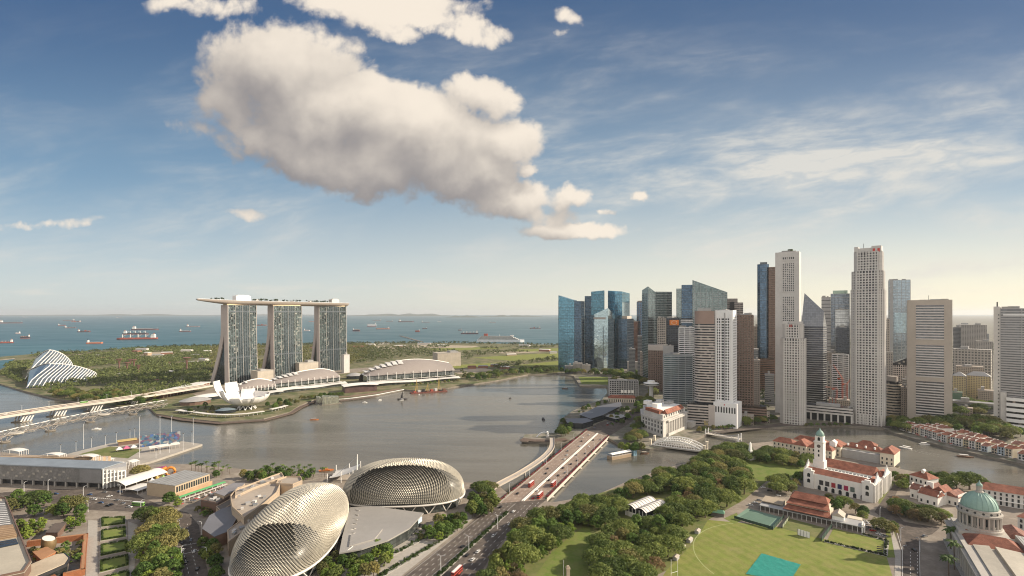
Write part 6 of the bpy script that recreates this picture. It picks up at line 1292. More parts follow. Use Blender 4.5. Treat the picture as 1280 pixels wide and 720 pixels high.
# ------------------------------------------------------------------ cricket pavilion and the grounds round it
ln = Line2((951, 637), (1080, 665.5)); t_ = ln.thing('cricket_pavilion', 'long cricket pavilion with tiered red tile roofs facing the green field', 'pavilion'); L = ln.L
q = MB(); q.box(0, L, 0, 11, -.3, 4.4); q.build('stand_wall', mat('pavilion_shade', (.10, .085, .075)), t_); q = MB(); q.box(-.4, L + .2, -3.2, 10, 4.42, 5.0); q.build('verandah_roof', mat('grey_verandah_roof', (.36, .355, .35), .55, var=.08), t_)
for i in range(22): q = MB(); x = .5 + (L - 1) * i / 21; q.tube([(x, -2.9, -.3), (x, -2.9, 4.4)], .16, 5); q.build('verandah_post', WHITE, t_)
xa, xb = L * .27, L * .70
q = MB(); q.box(xa, xb, .5, 20, 4.42, 8); q.build('upper_wall', CREAM, t_)
q = MB(); q.prism([(xa - 2, -4), (xb + 1, -4), (xb - 1, 4), (xa, 4)], [6.4, 6.4, 8.6, 8.6], [6.8, 6.8, 9.0, 9.0]); q.build('lower_roof', TILE, t_)
q = MB(); q.box(xa + 1, xb - 2, 3.5, 21, 8, 10.6); q.build('clerestory', CREAM, t_)
q = MB(); q.prism([(xa - .5, 1.5), (xb - .5, 1.5), (xb - 2.5, 10), (xa + 1.5, 10)], [10.0, 10.0, 12.6, 12.6], [10.4, 10.4, 13.0, 13.0]); q.build('middle_roof', TILE, t_)
q = MB(); q.box(xa + 3, xb - 4, 9.6, 20, 10.6, 14.2); q.build('upper_clerestory', CREAM, t_)
q = MB(); q.gable(xa + 1.5, xb - 2.5, 7.6, 22, 13.6, 17.6, 'x', .3, 3); q.build('top_roof', TILE, t_)
q = MB(); q.box(xb + 1, xb + 9, 0, 11, -.3, 8.2); q.build('gabled_porch', WHITE, t_); q = MB(); q.gable(xb + 1, xb + 9, 0, 11, 8.22, 11.2, 'y', .5); q.build('porch_roof', mat('stone_pediment', (.42, .36, .30)), t_)
q = MB(); q.box(0, L * .22, 11.02, 20, -.3, 6); q.build('side_block', CREAM, t_); q = MB(); q.box(-.3, L * .22, 4, 19.8, 6.02, 6.7); q.build('side_roof', mat('tan_flat_roof', (.34, .28, .21)), t_)
q = MB(); q.box(L * .84, L - 2, 11.02, 18, -.3, 5.2); q.build('terrace_block', CREAM, t_)
for i in range(2): q = MB(); q.box(L - 1.4 + i * 1.2, L - .6 + i * 1.2, -3 + i * 2.5, 6, -.3, 6.6 - i); q.build('end_wall', WHITE, t_)
COURT = mat('court_surface', (.10, .17, .13), .85, var=.1, scale=.1, world=True); COURT2 = mat('court_surround', (.16, .25, .19), .85, var=.1, scale=.1, world=True)
sheet('tennis_court', [(918, 647), (934, 635.5), (978, 647), (965, 661)], COURT2, .10); sheet('court_surface', [(925, 646), (937, 639), (970, 648), (961, 657)], COURT, .14)
sheet('practice_strip', [(976, 660), (986, 648), (1032, 660), (1023, 673)], ROUGHG, .09); sheet('bowling_green', [(1042, 660.5), (1105, 675.5), (1104, 692), (1034, 675.5)], FIELDM, .12)
def net_fence(label, a, b, h, m_, n=10, solid=False, cat='fence', name='net_fence'):
 A, B = G(*a), G(*b); d = B - A; Ln = d.length; t_ = thing(name, label, cat, A, math.atan2(d.y, d.x)); q = MB(); q.box(0, Ln, -.05, .05, 0 if solid else .3, h); q.build('panel', m_, t_)
 for i in range(n + 1): q = MB(); x = Ln * i / n; q.tube([(x, -.12, 0), (x, -.12, h + .3)], .11, 5); q.build('post', DARK, t_)
 return t_
GN = mat('green_windbreak', (.035, .07, .05), .85)
net_fence('dark green fence on the field side of the tennis courts', (918, 648.5), (966, 662.5), 2.6, GN); net_fence('dark green fence at the right end of the tennis courts', (966, 662.5), (980, 647.5), 3, GN, 6); net_fence('green netting between the practice strip and bowling green', (1027, 677), (1040, 659.5), 3.6, GN, 7)
hedge_strip('hedge', 'low dark hedge along the field side of the bowling green', (1031, 677), (1107, 695), 1.2, 1.4, 70, LEAFD, seed=11); hedge_strip('hedge', 'low dark hedge closing the right end of the bowling green', (1107, 694), (1109, 676), 1.4, 1.6, 24, LEAFD, seed=12); hedge_strip('hedge', 'clipped hedge along the car park behind the bowling green', (1078, 668), (1107, 676), 1.2, 1.3, 30, LEAFD, seed=13)
t_ = net_fence('white sight screen standing at the edge of the cricket field', (997, 668.5), (1012.5, 673), 4.6, WHITE, 4, True, 'sight screen', 'sight_screen')
net_fence('open wire fence of the left side of the practice strip', (978, 660.5), (987, 648), 2.6, mat('pale_netting', (.26, .29, .2), .9), 4)
for i in range(4): q = MB(); p = G(1099.5, 684 + i * 2.3); q.box(-1.6, 1.6, -.25, .25, .1, .55); tag(q.build('bench', DARK, None, p, R(-15)), 'low dark bench in a row of four at the right of the bowling green', 'bench', 'benches of the bowling green')
def goal(label, x, y):
 p = G(x, y); t_ = thing('goal_posts', label, 'goal posts', p, R(25))
 for s in (-2.8, 2.8): q = MB(); q.tube([(s, 0, 0), (s, 0, 12)], .13, 5); q.build('upright', WHITE, t_)
 q = MB(); q.tube([(-2.8, 0, 3), (2.8, 0, 3)], .12, 5); q.build('crossbar', WHITE, t_)
goal('white goal posts at the left edge of the cricket field', 843, 721)
q = MB(); rr = random.Random(9); q.smooth = True; A, B, Cc, D = G(952, 692), G(1001, 706), G(988, 726), G(932, 718); n_ = 26; rows = []
for i in range(n_ + 1):
 row = []
 for j in range(n_ + 1):
  p = A.lerp(B, i / n_).lerp(D.lerp(Cc, i / n_), j / n_) - A; row.append((p.x, p.y, .15 + .35 * abs(noise.noise(Vector((p.x * .25, p.y * .12, 1)))) + .25 * abs(noise.noise(Vector((p.x * .7 + 9, p.y * .5, 4))))))
 rows.append(row)
q.strip(rows); tp = q.build('tarpaulin', mat('teal_tarpaulin', (.035, .25, .20), .35, var=.12, scale=.2, bump=.4, bscale=.5), None, A); tag(tp, 'creased teal tarpaulin covering the pitch of the cricket field', 'pitch cover')
hutc = G(897, 644); t_ = thing('equipment_hut', 'small hut with a green roof at the corner of the field', 'hut', hutc, R(-25)); q = MB(); q.box(-5, 5, -3, 3, -.2, 3); q.build('wall', mat('dark_hut_wall', (.12, .11, .10)), t_); q = MB(); q.gable(-5, 5, -3, 3, 3.02, 5, 'x', .6, 1.5); q.build('roof', mat('green_roof_sheet', (.09, .20, .13), .6), t_)
for i, (x, y, w, rz) in enumerate(((862, 677, 5.5, 52), (853, 686, 5, 52), (872, 666, 5, 52), (845, 699, 5, 52))):
 p = G(x, y); t_ = thing('market_tent', ['white tent by the trees, third from the hut along the field edge', 'grey white tent by the trees, fourth from the hut', 'small white tent by the trees nearest the green hut', 'white tent by the trees nearest the goal posts'][i], 'tent', p, R(rz)); q = MB(); q.box(-w / 2, w / 2, -1.5, 1.5, -.1, 2.0); q.build('wall', concG, t_); q = MB(); q.gable(-w / 2, w / 2, -1.5, 1.5, 2.02, 3.0, 'x', .3); q.build('roof', concM, t_)
# ------------------------------------------------------------------ old parliament group, dome building, long arcade
ln = Line2((1137, 607), (1160, 614)); t_ = ln.thing('old_assembly_house', 'white house with a red hipped roof by the river', 'house'); L = ln.L; hip_block(t_, 0, L, 0, 15, 11, 5, VW, hip=7, sp=4); q = MB(); q.box(L * .45, L * .6, 5, 8, 14, 17); q.gable(L * .45, L * .6, 5, 8, 17.02, 18.5, 'y', .2); q.build('roof_dormer', VW, t_)
ln = Line2((1133, 623), (1172, 634)); t_ = ln.thing('old_assembly_hall', 'white group of gabled wings with red roofs in front of the hipped house', 'hall'); L = ln.L
for i, (x0, x1, y0, y1, h, ax) in enumerate(((0, .38, 6, 18, 8.5, 'x'), (.39, 1.0, 0, 11, 8.5, 'x'), (.40, .68, 11.1, 27, 10.5, 'y'), (.69, 1.02, 11.1, 24, 11.5, 'y'))):
 hip_block(t_, L * x0, L * x1, y0, y1, h, 4.2, VW, ax, 0, TILE2 if i % 2 == 0 else TILE, sp=4)
 for s in (L * x0 - .35, L * x1 + .01):
  if ax == 'x': q = MB(); q.box(s, s + .34, y0 - .3, y1 + .3, h - 1, h + 2.2); q.box(s, s + .33, (y0 + y1) / 2 - 2, (y0 + y1) / 2 + 2, h + 2.22, h + 4.8); q.build('gable_parapet', VW, t_)
q = MB(); q.box(L * .45, L * .66, 11, 13, 12, 17.5); q.build('white_front', VW, t_)
ln = Line2((1176, 628), (1198, 634)); t_ = ln.thing('old_assembly_wing', 'small white gabled wing with a brown red roof left of the green dome', 'hall'); L = ln.L; hip_block(t_, 0, L, 0, 16, 8, 4, VW, 'y', 0, TILE2)
for x in (0, L - .5): q = MB(); q.box(x, x + .5, -.4, 16.4, 8, 10.5); q.build('gable_parapet', VW, t_)
# domed courthouse
rzc = R(-32); o_ = Vector((296, 326, 0)); t_ = thing('domed_courthouse', 'stone courthouse with a pale green copper dome on a columned drum', 'courthouse', o_, rzc); CS = mat('court_stone', (.40, .37, .33), .75, var=.12, scale=.08); VERD = mat('verdigris_dome', (.26, .39, .34), .6, var=.12, scale=.12, bump=.1)
q = MB(); q.box(0, 40, -46, 62, -.4, 16); q.build('wall', CS, t_)
q = MB(); q.box(-1.2, 41, -47, 63, 16.02, 17.2); q.build('cornice', CS, t_)
for i in range(16): q = MB(); v = -40 + i * 6.4; q.lathe([(.95, 2.5), (.75, 13.5)], 10, (-2.0, v)); q.box(-3, -1, v - 1, v + 1, 13.5, 14.2); q.build('column', CS, t_)
q = MB(); q.box(-3.2, -.02, -46, 62, 14.22, 16); q.build('entablature', CS, t_); q = MB(); q.box(-4, -.03, -46, 62, -.4, 2.4); q.build('stylobate', CS, t_)
for i in range(15):
 for z, hh in ((3.5, 3.6), (8.6, 3.6)): q = MB(); v = -36.8 + i * 6.4; q.box(-.2, .2, v - 1, v + 1, z, z + hh); q.build('window', DGLASS, t_)
# roofs: tiled range in front of the dome, pale metal roofs behind
q = MB(); q.gable(2, 30, 14, 34, 17.25, 22.5, 'x', .4, 8); q.build('tile_roof', TILE, t_); q = MB(); q.gable(1, 11, 34.1, 58, 17.25, 20.5, 'y', .3, 3); q.build('tile_roof', TILE, t_)
MET = mat('standing_seam_roof', (.40, .40, .375), .5, .2, var=.08, scale=.06)
q = MB(); q.prism([(30.5, -46), (58, -46), (58, 40), (30.5, 40)], 17.25, [20.5, 18.5, 18.5, 20.5]); q.build('metal_roof', MET, t_)
q = MB(); q.prism([(4, -46), (12, -46), (12, 13.5), (4, 13.5)], 17.25, [18.0, 19.0, 19.0, 18.0]); q.build('metal_roof', mat('beige_roof', (.44, .40, .33), .6), t_); q = MB(); q.prism([(15, -46), (29, -46), (29, 13.5), (15, 13.5)], 17.25, [19.2, 18.2, 18.2, 19.2]); q.build('metal_roof', mat('beige_roof', (.44, .40, .33), .6), t_)
for i in range(14): q = MB(); u_ = 31.5 + i * 1.95; q.box(u_, u_ + .12, -46, 39.8, 17.3, 20.65 - (u_ - 30.5) * 2 / 27.5); q.build('roof_seam', concM, t_)
q = MB(); q.gable(26, 40, 41, 62, 17.25, 21.5, 'y', .3, 3); q.build('tile_roof', TILE2, t_)
dc = (13.5, 46.0)
q = MB(); q.box(dc[0] - 13.5, dc[0] + 13.5, dc[1] - 13.5, dc[1] + 13.5, 17.22, 19.4); q.build('dome_base', CS, t_)
q = MB(); q.lathe([(12.8, 19.42), (12.8, 21), (12.0, 21.2), (12.0, 22.4)], 40, dc); q.build('drum_plinth', CS, t_); q = MB(); q.lathe([(9.6, 22.4), (9.6, 30.5)], 40, dc); dr = q.build('drum', CS, t_)
for i in range(24): a = 2 * math.pi * i / 24; q = MB(); q.lathe([(.62, 22.42), (.52, 30)], 9, (dc[0] + 11.2 * math.cos(a), dc[1] + 11.2 * math.sin(a))); q.build('drum_column', CS, dr)
for i in range(12): a = 2 * math.pi * (i + .5) / 12; q = MB(); q.box(9.3, 9.75, -1, 1, 23.5, 28.6); q.build('drum_window', DGLASS, dr, (dc[0], dc[1], 0), a)
q = MB(); q.lathe([(9, 30.02), (12.2, 30.1), (12.4, 31.4), (11.2, 31.6), (11.0, 33.6), (11.3, 34.0), (10.2, 34.4)], 40, dc); q.build('drum_cornice', CS, t_)
q = MB(); q.smooth = True; q.lathe([(10.1 * math.cos(a), 34.2 + 10.8 * math.sin(a)) for a in [math.pi / 2 * i / 14 for i in range(14)]], 40, dc); dm = q.build('dome', VERD, t_)
for i in range(20): a = 2 * math.pi * i / 20; q = MB(); q.tube([(dc[0] + 10.2 * math.cos(b) * math.cos(a), dc[1] + 10.2 * math.cos(b) * math.sin(a), 34.2 + 10.9 * math.sin(b)) for b in [1.45 * k / 8 for k in range(9)]], .17, 4); q.build('dome_rib', VERD, dm)
for i in range(16): a = 2 * math.pi * i / 16; q = MB(); q.lathe([(.75, -.1), (.75, .25)], 10); k_ = q.build('oculus', DARK, dr, (dc[0] + 11.0 * math.cos(a), dc[1] + 11.0 * math.sin(a), 32.6)); k_.rotation_euler = (0, R(90), a)
q = MB(); q.lathe([(2.6, 44.5), (2.4, 45.4), (1.7, 45.6), (1.6, 48.6), (2.0, 48.8), (2.0, 49.2)], 16, dc); q.build('lantern', CS, t_); q = MB(); q.smooth = True; q.lathe([(1.9, 49.22), (1.6, 50.4), (.7, 51.2), (.3, 52.4), (.02, 53.4)], 14, dc); q.build('lantern_cap', VERD, t_)
# long arcaded building with a red roof by the river
ln = Line2((1226, 628), (1300, 640)); t_ = ln.thing('arcaded_building', 'long white arcaded building with a red tile roof behind the dome', 'building'); L = ln.L
hip_block(t_, 0, L, 0, 17, 12.5, 4.6, mat('arcade_white', (.56, .54, .51)), hip=5, sp=3.6, wz=((.6, 3.4), (5, 2.8), (9, 2.2)))
q = MB(); q.box(-1, L, -1.4, 0, 4.3, 4.9); q.build('string_course', WHITE, t_)
ln = Line2((1272, 668), (1300, 676)); t_ = ln.thing('corner_block', 'white corner block with black openings cut by the picture edge', 'building'); hip_block(t_, 0, ln.L, 0, 18, 14, 3, mat('arcade_white', (.56, .54, .51)), win=True, sp=3.6, wz=((1, 3), (5.5, 3), (10, 2.4)))
# slim memorial column at the near edge of the lawn
c = G(710, 741); t_ = thing('memorial_column', 'tan stone memorial column at the near edge of the shaded lawn', 'monument', c, R(10)); q = MB(); q.prism([(-1.5, -1.5), (1.5, -1.5), (1.5, 1.5), (-1.5, 1.5)], -.2, 2.2); q.prism([(-1.0, -1.0), (1.0, -1.0), (1.0, 1.0), (-1.0, 1.0)], 2.22, 14.8, ); q.build('shaft', mat('tan_stone', (.40, .33, .24), .8), t_); q = MB(); q.prism([(-1.25, -1.25), (1.25, -1.25), (1.25, 1.25), (-1.25, 1.25)], 14.82, 15.6); q.prism([(-.7, -.7), (.7, -.7), (.7, .7), (-.7, .7)], 15.62, 16.6); q.build('cap', mat('tan_stone', (.40, .33, .24), .8), t_)
q = MB(); q.tube([(-2.6, .5, 0), (-2.6, .5, 20)], .1, 5); q.build('flag_pole', WHITE, t_)
# ------------------------------------------------------------------ shophouses along the river bend
SHW = [mat('shop_white', (.62, .60, .56)), mat('shop_cream', (.56, .49, .38)), mat('shop_pale_yellow', (.55, .47, .30)), mat('shop_pale_blue', (.42, .48, .52)), mat('shop_pink', (.50, .38, .34))]
SHN = ['white', 'cream', 'pale yellow', 'pale blue', 'pinkish']
qpts = [G(x, y) for x, y in ((1119, 538.5), (1150, 547.5), (1180, 556.5), (1230, 567.5), (1262, 575), (1300, 584))]
def shop(label, p, rz, w, d, h, wm, storeys, rm, group):
 t = thing('shophouse', label, 'shophouse', p, rz, group)
 q = MB(); q.box(0, w, 0, d, -.3, h); q.build('wall', wm, t); q = MB(); q.gable(.05, w - .05, -.7, d * .96, h + .02, h + 3.4, 'x', 0); q.build('roof', rm, t)
 q = MB(); q.box(-.18, .16, -.5, d, h - .4, h + 2.3); q.box(-.17, .15, d * .32, d * .62, h + 2.32, h + 3.8); q.build('party_wall', SHW[0], t)
 for s in range(storeys):
  for k in range(2): q = MB(); x = w * (.3 + .4 * k); q.box(x - .8, x + .8, -.12, .1, .8 + s * 3.3, 3.1 + s * 3.3); q.build('window', DGLASS, t)
 return t
rr = random.Random(21); i = 0; segs = [(qpts[k], qpts[k + 1]) for k in range(5)]
for (A, B) in segs:
 d = (B - A); L = d.length; d.normalize(); n_ = Vector((-d.y, d.x, 0)); s = 0
 while s < L - 5:
  w = rr.uniform(6, 8); dd = rr.uniform(15, 20); st = rr.choice([2, 2, 3, 3]); h = st * 3.3 + .6; ci = rr.choices([0, 1, 2, 3, 4], [6, 3, 1, 1, 1])[0]; p = A + d * s + n_ * rr.uniform(11, 13)
  shop(f'{SHN[ci]} {"three" if st == 3 else "two"} storey shophouse with a red roof in the front row facing the river', p, math.atan2(d.y, d.x), w, dd, h, SHW[ci], st, rr.choice([TILE, TILE2]), 'shophouses of the front row by the river'); s += w + .05
 s = 4
 while s < L - 8:
  w = rr.uniform(7, 10); st = rr.choice([2, 3, 3]); ci = rr.choices([0, 1, 2, 3, 4], [6, 3, 1, 1, 1])[0]; p = A + d * s + n_ * rr.uniform(36, 40)
  shop(f'{SHN[ci]} shophouse roof and upper storey showing behind the front row by the river', p, math.atan2(d.y, d.x), w, 16, st * 3.3 + 1.5, SHW[ci], st, rr.choice([TILE, TILE2]), 'shophouses of the back row by the river'); s += w + .1
# quay wall, terrace parasols
PAR = [mat('red_parasol', (.34, .07, .06)), mat('white_parasol', (.66, .63, .58)), mat('dark_parasol', (.09, .09, .10))]
def make_parasol(ci, lab):
 t = thing('parasol', lab, 'parasol', (0, 0, 0), 0, 'parasols of the river terrace'); q = MB(); q.tube([(0, 0, 0), (0, 0, 2.6)], .07, 5); q.build('pole', STEEL, t); q = MB(); q.lathe([(2.0, 2.1), (.05, 3.0)], 8); q.build('canopy', PAR[ci], t); return t
pp = [make_parasol(i_, f'{n_} parasol on the terrace between the shophouses and the river') for i_, n_ in enumerate(('red', 'white', 'dark'))]; used = [0, 0, 0]
for (A, B) in segs:
 d = B - A; L = d.length; d.normalize(); n_ = Vector((-d.y, d.x, 0)); s = 3
 while s < L - 2:
  ci = rr.choices([0, 1, 2], [2, 3, 4])[0]; p = A + d * s + n_ * rr.uniform(3.4, 8)
  if not used[ci]: pp[ci].location = p; used[ci] = 1
  else: dup(pp[ci], p, rr.random())
  s += rr.uniform(4, 7)
# ------------------------------------------------------------------ near left: grandstand, float, halls, gardens
ln = Line2((-30, 603.5), (127.5, 611)); L = ln.L; t_ = ln.thing('car_park_building', 'long grey mesh clad car park building on dark pillars under the grandstand', 'building')
MESHC = ground_mat('mesh_cladding', ((.20, .195, .19), (.26, .25, .24), (.15, .145, .14)), .12)
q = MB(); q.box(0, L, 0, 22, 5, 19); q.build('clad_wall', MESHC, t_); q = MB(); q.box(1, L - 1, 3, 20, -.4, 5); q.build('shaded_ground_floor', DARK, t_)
q = MB(); q.box(-.5, L + .3, -.6, 22.4, 19.02, 20); q.build('roof_edge', mat('blue_grey_edge', (.25, .28, .31), .5, .2), t_)
for i in range(12): q = MB(); x = 4 + i * (L - 8) / 11; q.box(x - .7, x + .7, .2, 1.6, -.4, 4.98); q.build('pillar', CONC, t_)
rr = random.Random(8)
for i in range(16): q = MB(); x = L * .22 + i * L * .034; z = 8 + (i % 3) * 3; q.box(x, x + 2.6, -.25, .1, z, z + 1.8); q.build('perforated_panel', mat('pale_mesh_panel', (.36, .34, .30), .6, .2, var=.3, scale=.5), t_)
q = MB(); q.box(L * .83, L - .4, -.35, .1, 5.5, 18.6); q.build('plain_panel', mat('plain_grey_panel', (.23, .225, .225), .6), t_)
l2 = Line2((127.8, 611), (158, 606)); q = MB(); q.box(0, l2.L, .5, 18, -.3, 18.5); o = q.build('end_wing', concG, t_); o.parent = None; o.location = l2.o; o.rotation_euler = (0, 0, l2.rz); wing = o
tag(wing, 'end wing of the car park with white slanted fins facing the tents', 'building'); wing.name = 'finned_wing'
for i in range(7): q = MB(); x = .8 + i * (l2.L - 1.6) / 6; q.box(x - .5, x + .5, -1.2, .48, 0, 18.8 - i * .8); f_ = q.build('fin', WHITE, wing)
for z in (5.2, 9.6, 14): q = MB(); q.box(.5, l2.L - .5, -.5, .45, z, z + .9); q.build('floor_edge', WHITE, wing)
ln = Line2((-40, 594), (104, 596)); t_ = ln.thing('grandstand', 'tan stepped grandstand sloping down towards the floating stage', 'grandstand'); L = ln.L
for i in range(9): q = MB(); q.box(0, L, 4 + i * 3.4, 7.4 + i * 3.4 - .03, -.4, 18.5 - i * .8); q.build('seating_tier', [mat('tan_seats', (.36, .26, .17), .8, var=.3, scale=.3), mat('grey_seats', (.30, .27, .24), .8, var=.3, scale=.3)][i % 2], t_)
def barrel_tent(label, a, b, depth, h, rise, z=0.0, m_=WROOF):
 ln = Line2(a, b, z); t_ = ln.thing('barrel_tent', label, 'tent'); q = MB(); q.smooth = True; L = ln.L
 q.strip([[(L * j / 10, y, h + rise * math.sin(math.pi * j / 10)) for j in range(11)] for y in (0, depth)]); q.build('fabric_roof', m_, t_)
 for k in range(5):
  for x in (0, L): q = MB(); y = depth * k / 4; q.tube([(x, y, -.2), (x, y, h)], .18, 5); q.build('post', WHITE, t_)
 q = MB(); q.quad(*[(L * j / 10, depth - .05, h + rise * math.sin(math.pi * j / 10)) for j in range(11)]); q.build('end_panel', WROOF, t_); return t_
barrel_tent('large white barrel roofed tent beside the finned wing', (133, 611), (157, 614), 44, 5, 3.5); barrel_tent('low white awning tent in front of the beige hall', (153, 616), (172, 618), 18, 3, .8)
for i, (x0, x1, y, d, lab) in enumerate(((50, 74, 583, 8, 'small white marquee on the upper grandstand'), (94, 117, 588, 8, 'longer white marquee at the right end of the grandstand'), (124, 152, 589, 9, 'white marquee behind the finned wing'), (0, 24, 577, 10, 'white arched canopy at the far left of the grandstand'), (153, 166, 586, 9, 'square white marquee beside the rain tree'), (110, 136, 583, 8, 'grey white marquee behind the others'))):
 barrel_tent(lab, (x0, 575 + (i == 3) * -5 + (i == 1) * 2 if i in (0, 1, 3) else y), (x1, 575.5 + (i == 3) * -5 + (i == 1) * 2 if i in (0, 1, 3) else y + .5), d, 5 if i in (0, 1, 3) else 7, 1.6, 14.5 if i in (0, 1, 3) else 0)
# the floating stage
ln_ = pxpoly([(79, 568), (140, 553), (175, 549.5), (228, 551), (253, 554.5), (192, 575), (166, 582)]); q = MB(); q.prism(ccw(ln_), WZ - 1, -.6); fs = q.build('floating_stage', mat('stage_deck', (.34, .31, .27), .85, var=.15, scale=.05, world=True)); tag(fs, 'big flat floating stage moored off the grandstand', 'stage'); FZ = -.6
q = MB(); q.sheet(pxpoly([(98, 568), (138, 558), (178, 562), (160, 573)], FZ), FZ + .06); q.build('stage_turf', ROUGHG, fs)
f = Face(174, 225.5, 556, 4, FZ); MUR = bpy.data.materials.new('mural_paint'); MUR.use_nodes = True; t = NT(MUR.node_tree); b = t.n['Principled BSDF']; u, z, nz, ob = uv_of(t)
wn = t.node('ShaderNodeTexVoronoi'); t.put(wn.inputs['Vector'], t.comb(t.m('MULTIPLY', u, .34), t.m('MULTIPLY', z, .42), 0)); wn.inputs['Scale'].default_value = 1; cr = t.node('ShaderNodeValToRGB'); cr.color_ramp.interpolation = 'CONSTANT'
hu = t.node('ShaderNodeSeparateColor'); t.l.new(wn.outputs['Color'], hu.inputs[0]); t.l.new(hu.outputs[0], cr.inputs[0]); els = cr.color_ramp.elements; els[0].color = (.035, .075, .15, 1); els[1].position = .3; els[1].color = (.07, .14, .20, 1)
for p_, c_ in ((.48, (.13, .07, .13, 1)), (.6, (.12, .14, .13, 1)), (.72, (.15, .10, .12, 1)), (.82, (.27, .28, .28, 1)), (.92, (.06, .12, .30, 1))): e = els.new(p_); e.color = c_
t.l.new(cr.outputs[0], b.inputs['Base Color'])
t_ = thing('painted_hoarding', 'long hoarding painted blue and red standing on the floating stage', 'hoarding', f.o, f.rz); q = MB(); q.box(-f.w / 2, f.w / 2, 0, 4, 0, f.z(542.5)  - FZ); q.build('painted_panel', MUR, t_); q = MB(); q.box(-f.w / 2 - .3, f.w / 2 + .3, 4.02, 7, 0, 8); q.build('rear_frame', STEEL, t_)
f = Face(148, 176, 555.5, 4, FZ); t_ = thing('stage_kiosk', 'brown and yellow kiosk row left of the painted hoarding', 'kiosk', f.o, f.rz); q = MB(); q.box(-f.w / 2, f.w / 2, 0, 7, 0, 5); q.build('wall', BROWN, t_); q = MB(); q.box(-f.w / 2 - 1, f.w / 2 - 4, -1, 8, 5.02, 6.2); q.build('roof', mat('yellow_awning', (.50, .38, .16)), t_)
f = Face(187, 225, 563, 9, FZ); t_ = thing('long_awning', 'long white awning on posts in front of the painted hoarding', 'awning', f.o, f.rz); w = f.w / 2; q = MB(); q.prism([(-w, 0), (w, 0), (w, 7), (-w, 7)], [5, 5, 6.2, 6.2], [5.5, 5.5, 6.7, 6.7]); q.build('awning_roof', WROOF, t_)
for i in range(8): q = MB(); x = -w + .5 + (f.w - 1) * i / 7; q.tube([(x, .3, 0), (x, .3, 5)], .2, 5); q.build('post', concM, t_)
f = Face(145, 172, 564, 6, FZ); t_ = thing('fabric_canopy', 'white and pink fabric canopy on the floating stage', 'canopy', f.o, f.rz); w = f.w / 2
for i in range(3): q = MB(); x = -w + f.w * i / 3; q.gable(x, x + f.w / 3 - .2, 0, 8, 3, 6, 'x', 0, 3); q.build('fabric_roof', [WROOF, mat('pink_fabric', (.50, .12, .22)), WROOF][i], t_); q = MB(); q.tube([(x + 2, 4, 0), (x + 2, 4, 3.1)], .15, 5); q.build('post', WHITE, t_)
def mast(label, x, yb, yt, r_=.22, group=None, z=FZ):
 p = G(x, yb, z); h = ZAT(yt, p.y) - z; t_ = thing('light_mast', label, 'light mast', p, 0, group); q = MB(); q.tube([(0, 0, 0), (0, 0, h)], r_, 6, r_ * .55); q.build('pole', concW, t_); q = MB(); q.box(-1.3, 1.3, -.3, .3, h - 1.2, h); q.build('lamp_head', STEEL, t_)
for x, yb, yt, lab in ((104.5, 561, 528, 'tall light mast at the left corner of the floating stage'), (174.5, 572, 519, 'tallest light mast in front of the painted hoarding'), (200, 567, 520, 'tall light mast before the middle of the painted hoarding'), (214.5, 553, 519.5, 'tall light mast rising behind the painted hoarding'), (241.5, 556, 521.5, 'tall light mast near the pointed end of the floating stage')): mast(lab, x, yb, yt)
for x, yb, yt in ((76, 567, 555), (95, 564, 551), (114.5, 559.5, 546), (132, 556.5, 543.5), (145.5, 555, 540), (162.5, 553, 536), (168.5, 552.5, 535), (229, 563.5, 541), (195, 572.5, 560), (212, 566, 554), (240, 554.5, 539)): mast('short lamp pole along the edge of the floating stage', x, yb, yt, .16, 'lamp poles of the floating stage')
# inflatable slide
c = G(200, 595); t_ = thing('inflatable_slide', 'orange and purple inflatable slide with a round arch by the rain tree', 'inflatable', c, R(12)); OI = mat('orange_vinyl', (.60, .22, .035), .4, var=.15); PI_ = mat('purple_vinyl', (.20, .05, .12), .4, var=.2); YI = mat('yellow_vinyl', (.60, .42, .10), .4)
q = MB(); q.smooth = True; q.tube([(10 + 4.2 * math.cos(a), 0, 4.2 + 4.2 * math.sin(a)) for a in [math.pi * 2 * i / 18 for i in range(19)]], 1.3, 8); q.build('round_arch', OI, t_)
q = MB(); q.smooth = True; q.tube([(-12, 0, 2.5), (-6, 0, 6), (0, 0, 5), (6, 0, 8.5)], 1.9, 8, 1.5); q.build('slide_lane', OI, t_); q = MB(); q.smooth = True; q.tube([(-13, 3, 3), (-4, 3, 7), (5, 3, 8)], 1.7, 8); q.build('side_wall', PI_, t_); q = MB(); q.smooth = True; q.tube([(-8, -3.4, 1.2), (2, -3.4, 2), (4, -3, 5)], 1.4, 8); q.build('bumper', YI, t_)
for i, (x, y, m2, lab) in enumerate(((196, 599, YI, 'small yellow inflatable figure in front of the slide'), (204, 600, mat('lime_vinyl', (.28, .45, .10), .4), 'small lime green inflatable figure in front of the slide'), (190, 603, WHITE, 'small white pointed tent near the inflatables'))):
 c = G(x, y); t_ = thing('inflatable_figure' if i < 2 else 'peaked_tent', lab, 'inflatable' if i < 2 else 'tent', c); q = MB(); q.smooth = i < 2
 q.lathe([(1.6, 0), (2.2, 1.5), (1.5, 3), (1.4, 3.6), (.8, 4.6), (.1, 5)] if i < 2 else [(3, 2), (1.2, 3.2), (.1, 5.4)], 12); q.build('body' if i < 2 else 'fabric_roof', m2, t_); q = MB(); q.tube([(-2.4, 0, 2.4), (2.4, 0, 2.9)] if i < 2 else [(2, 0, 0), (2, 0, 2.4)], .4 if i < 2 else .1, 6); q.build('arm' if i < 2 else 'post', m2, t_)
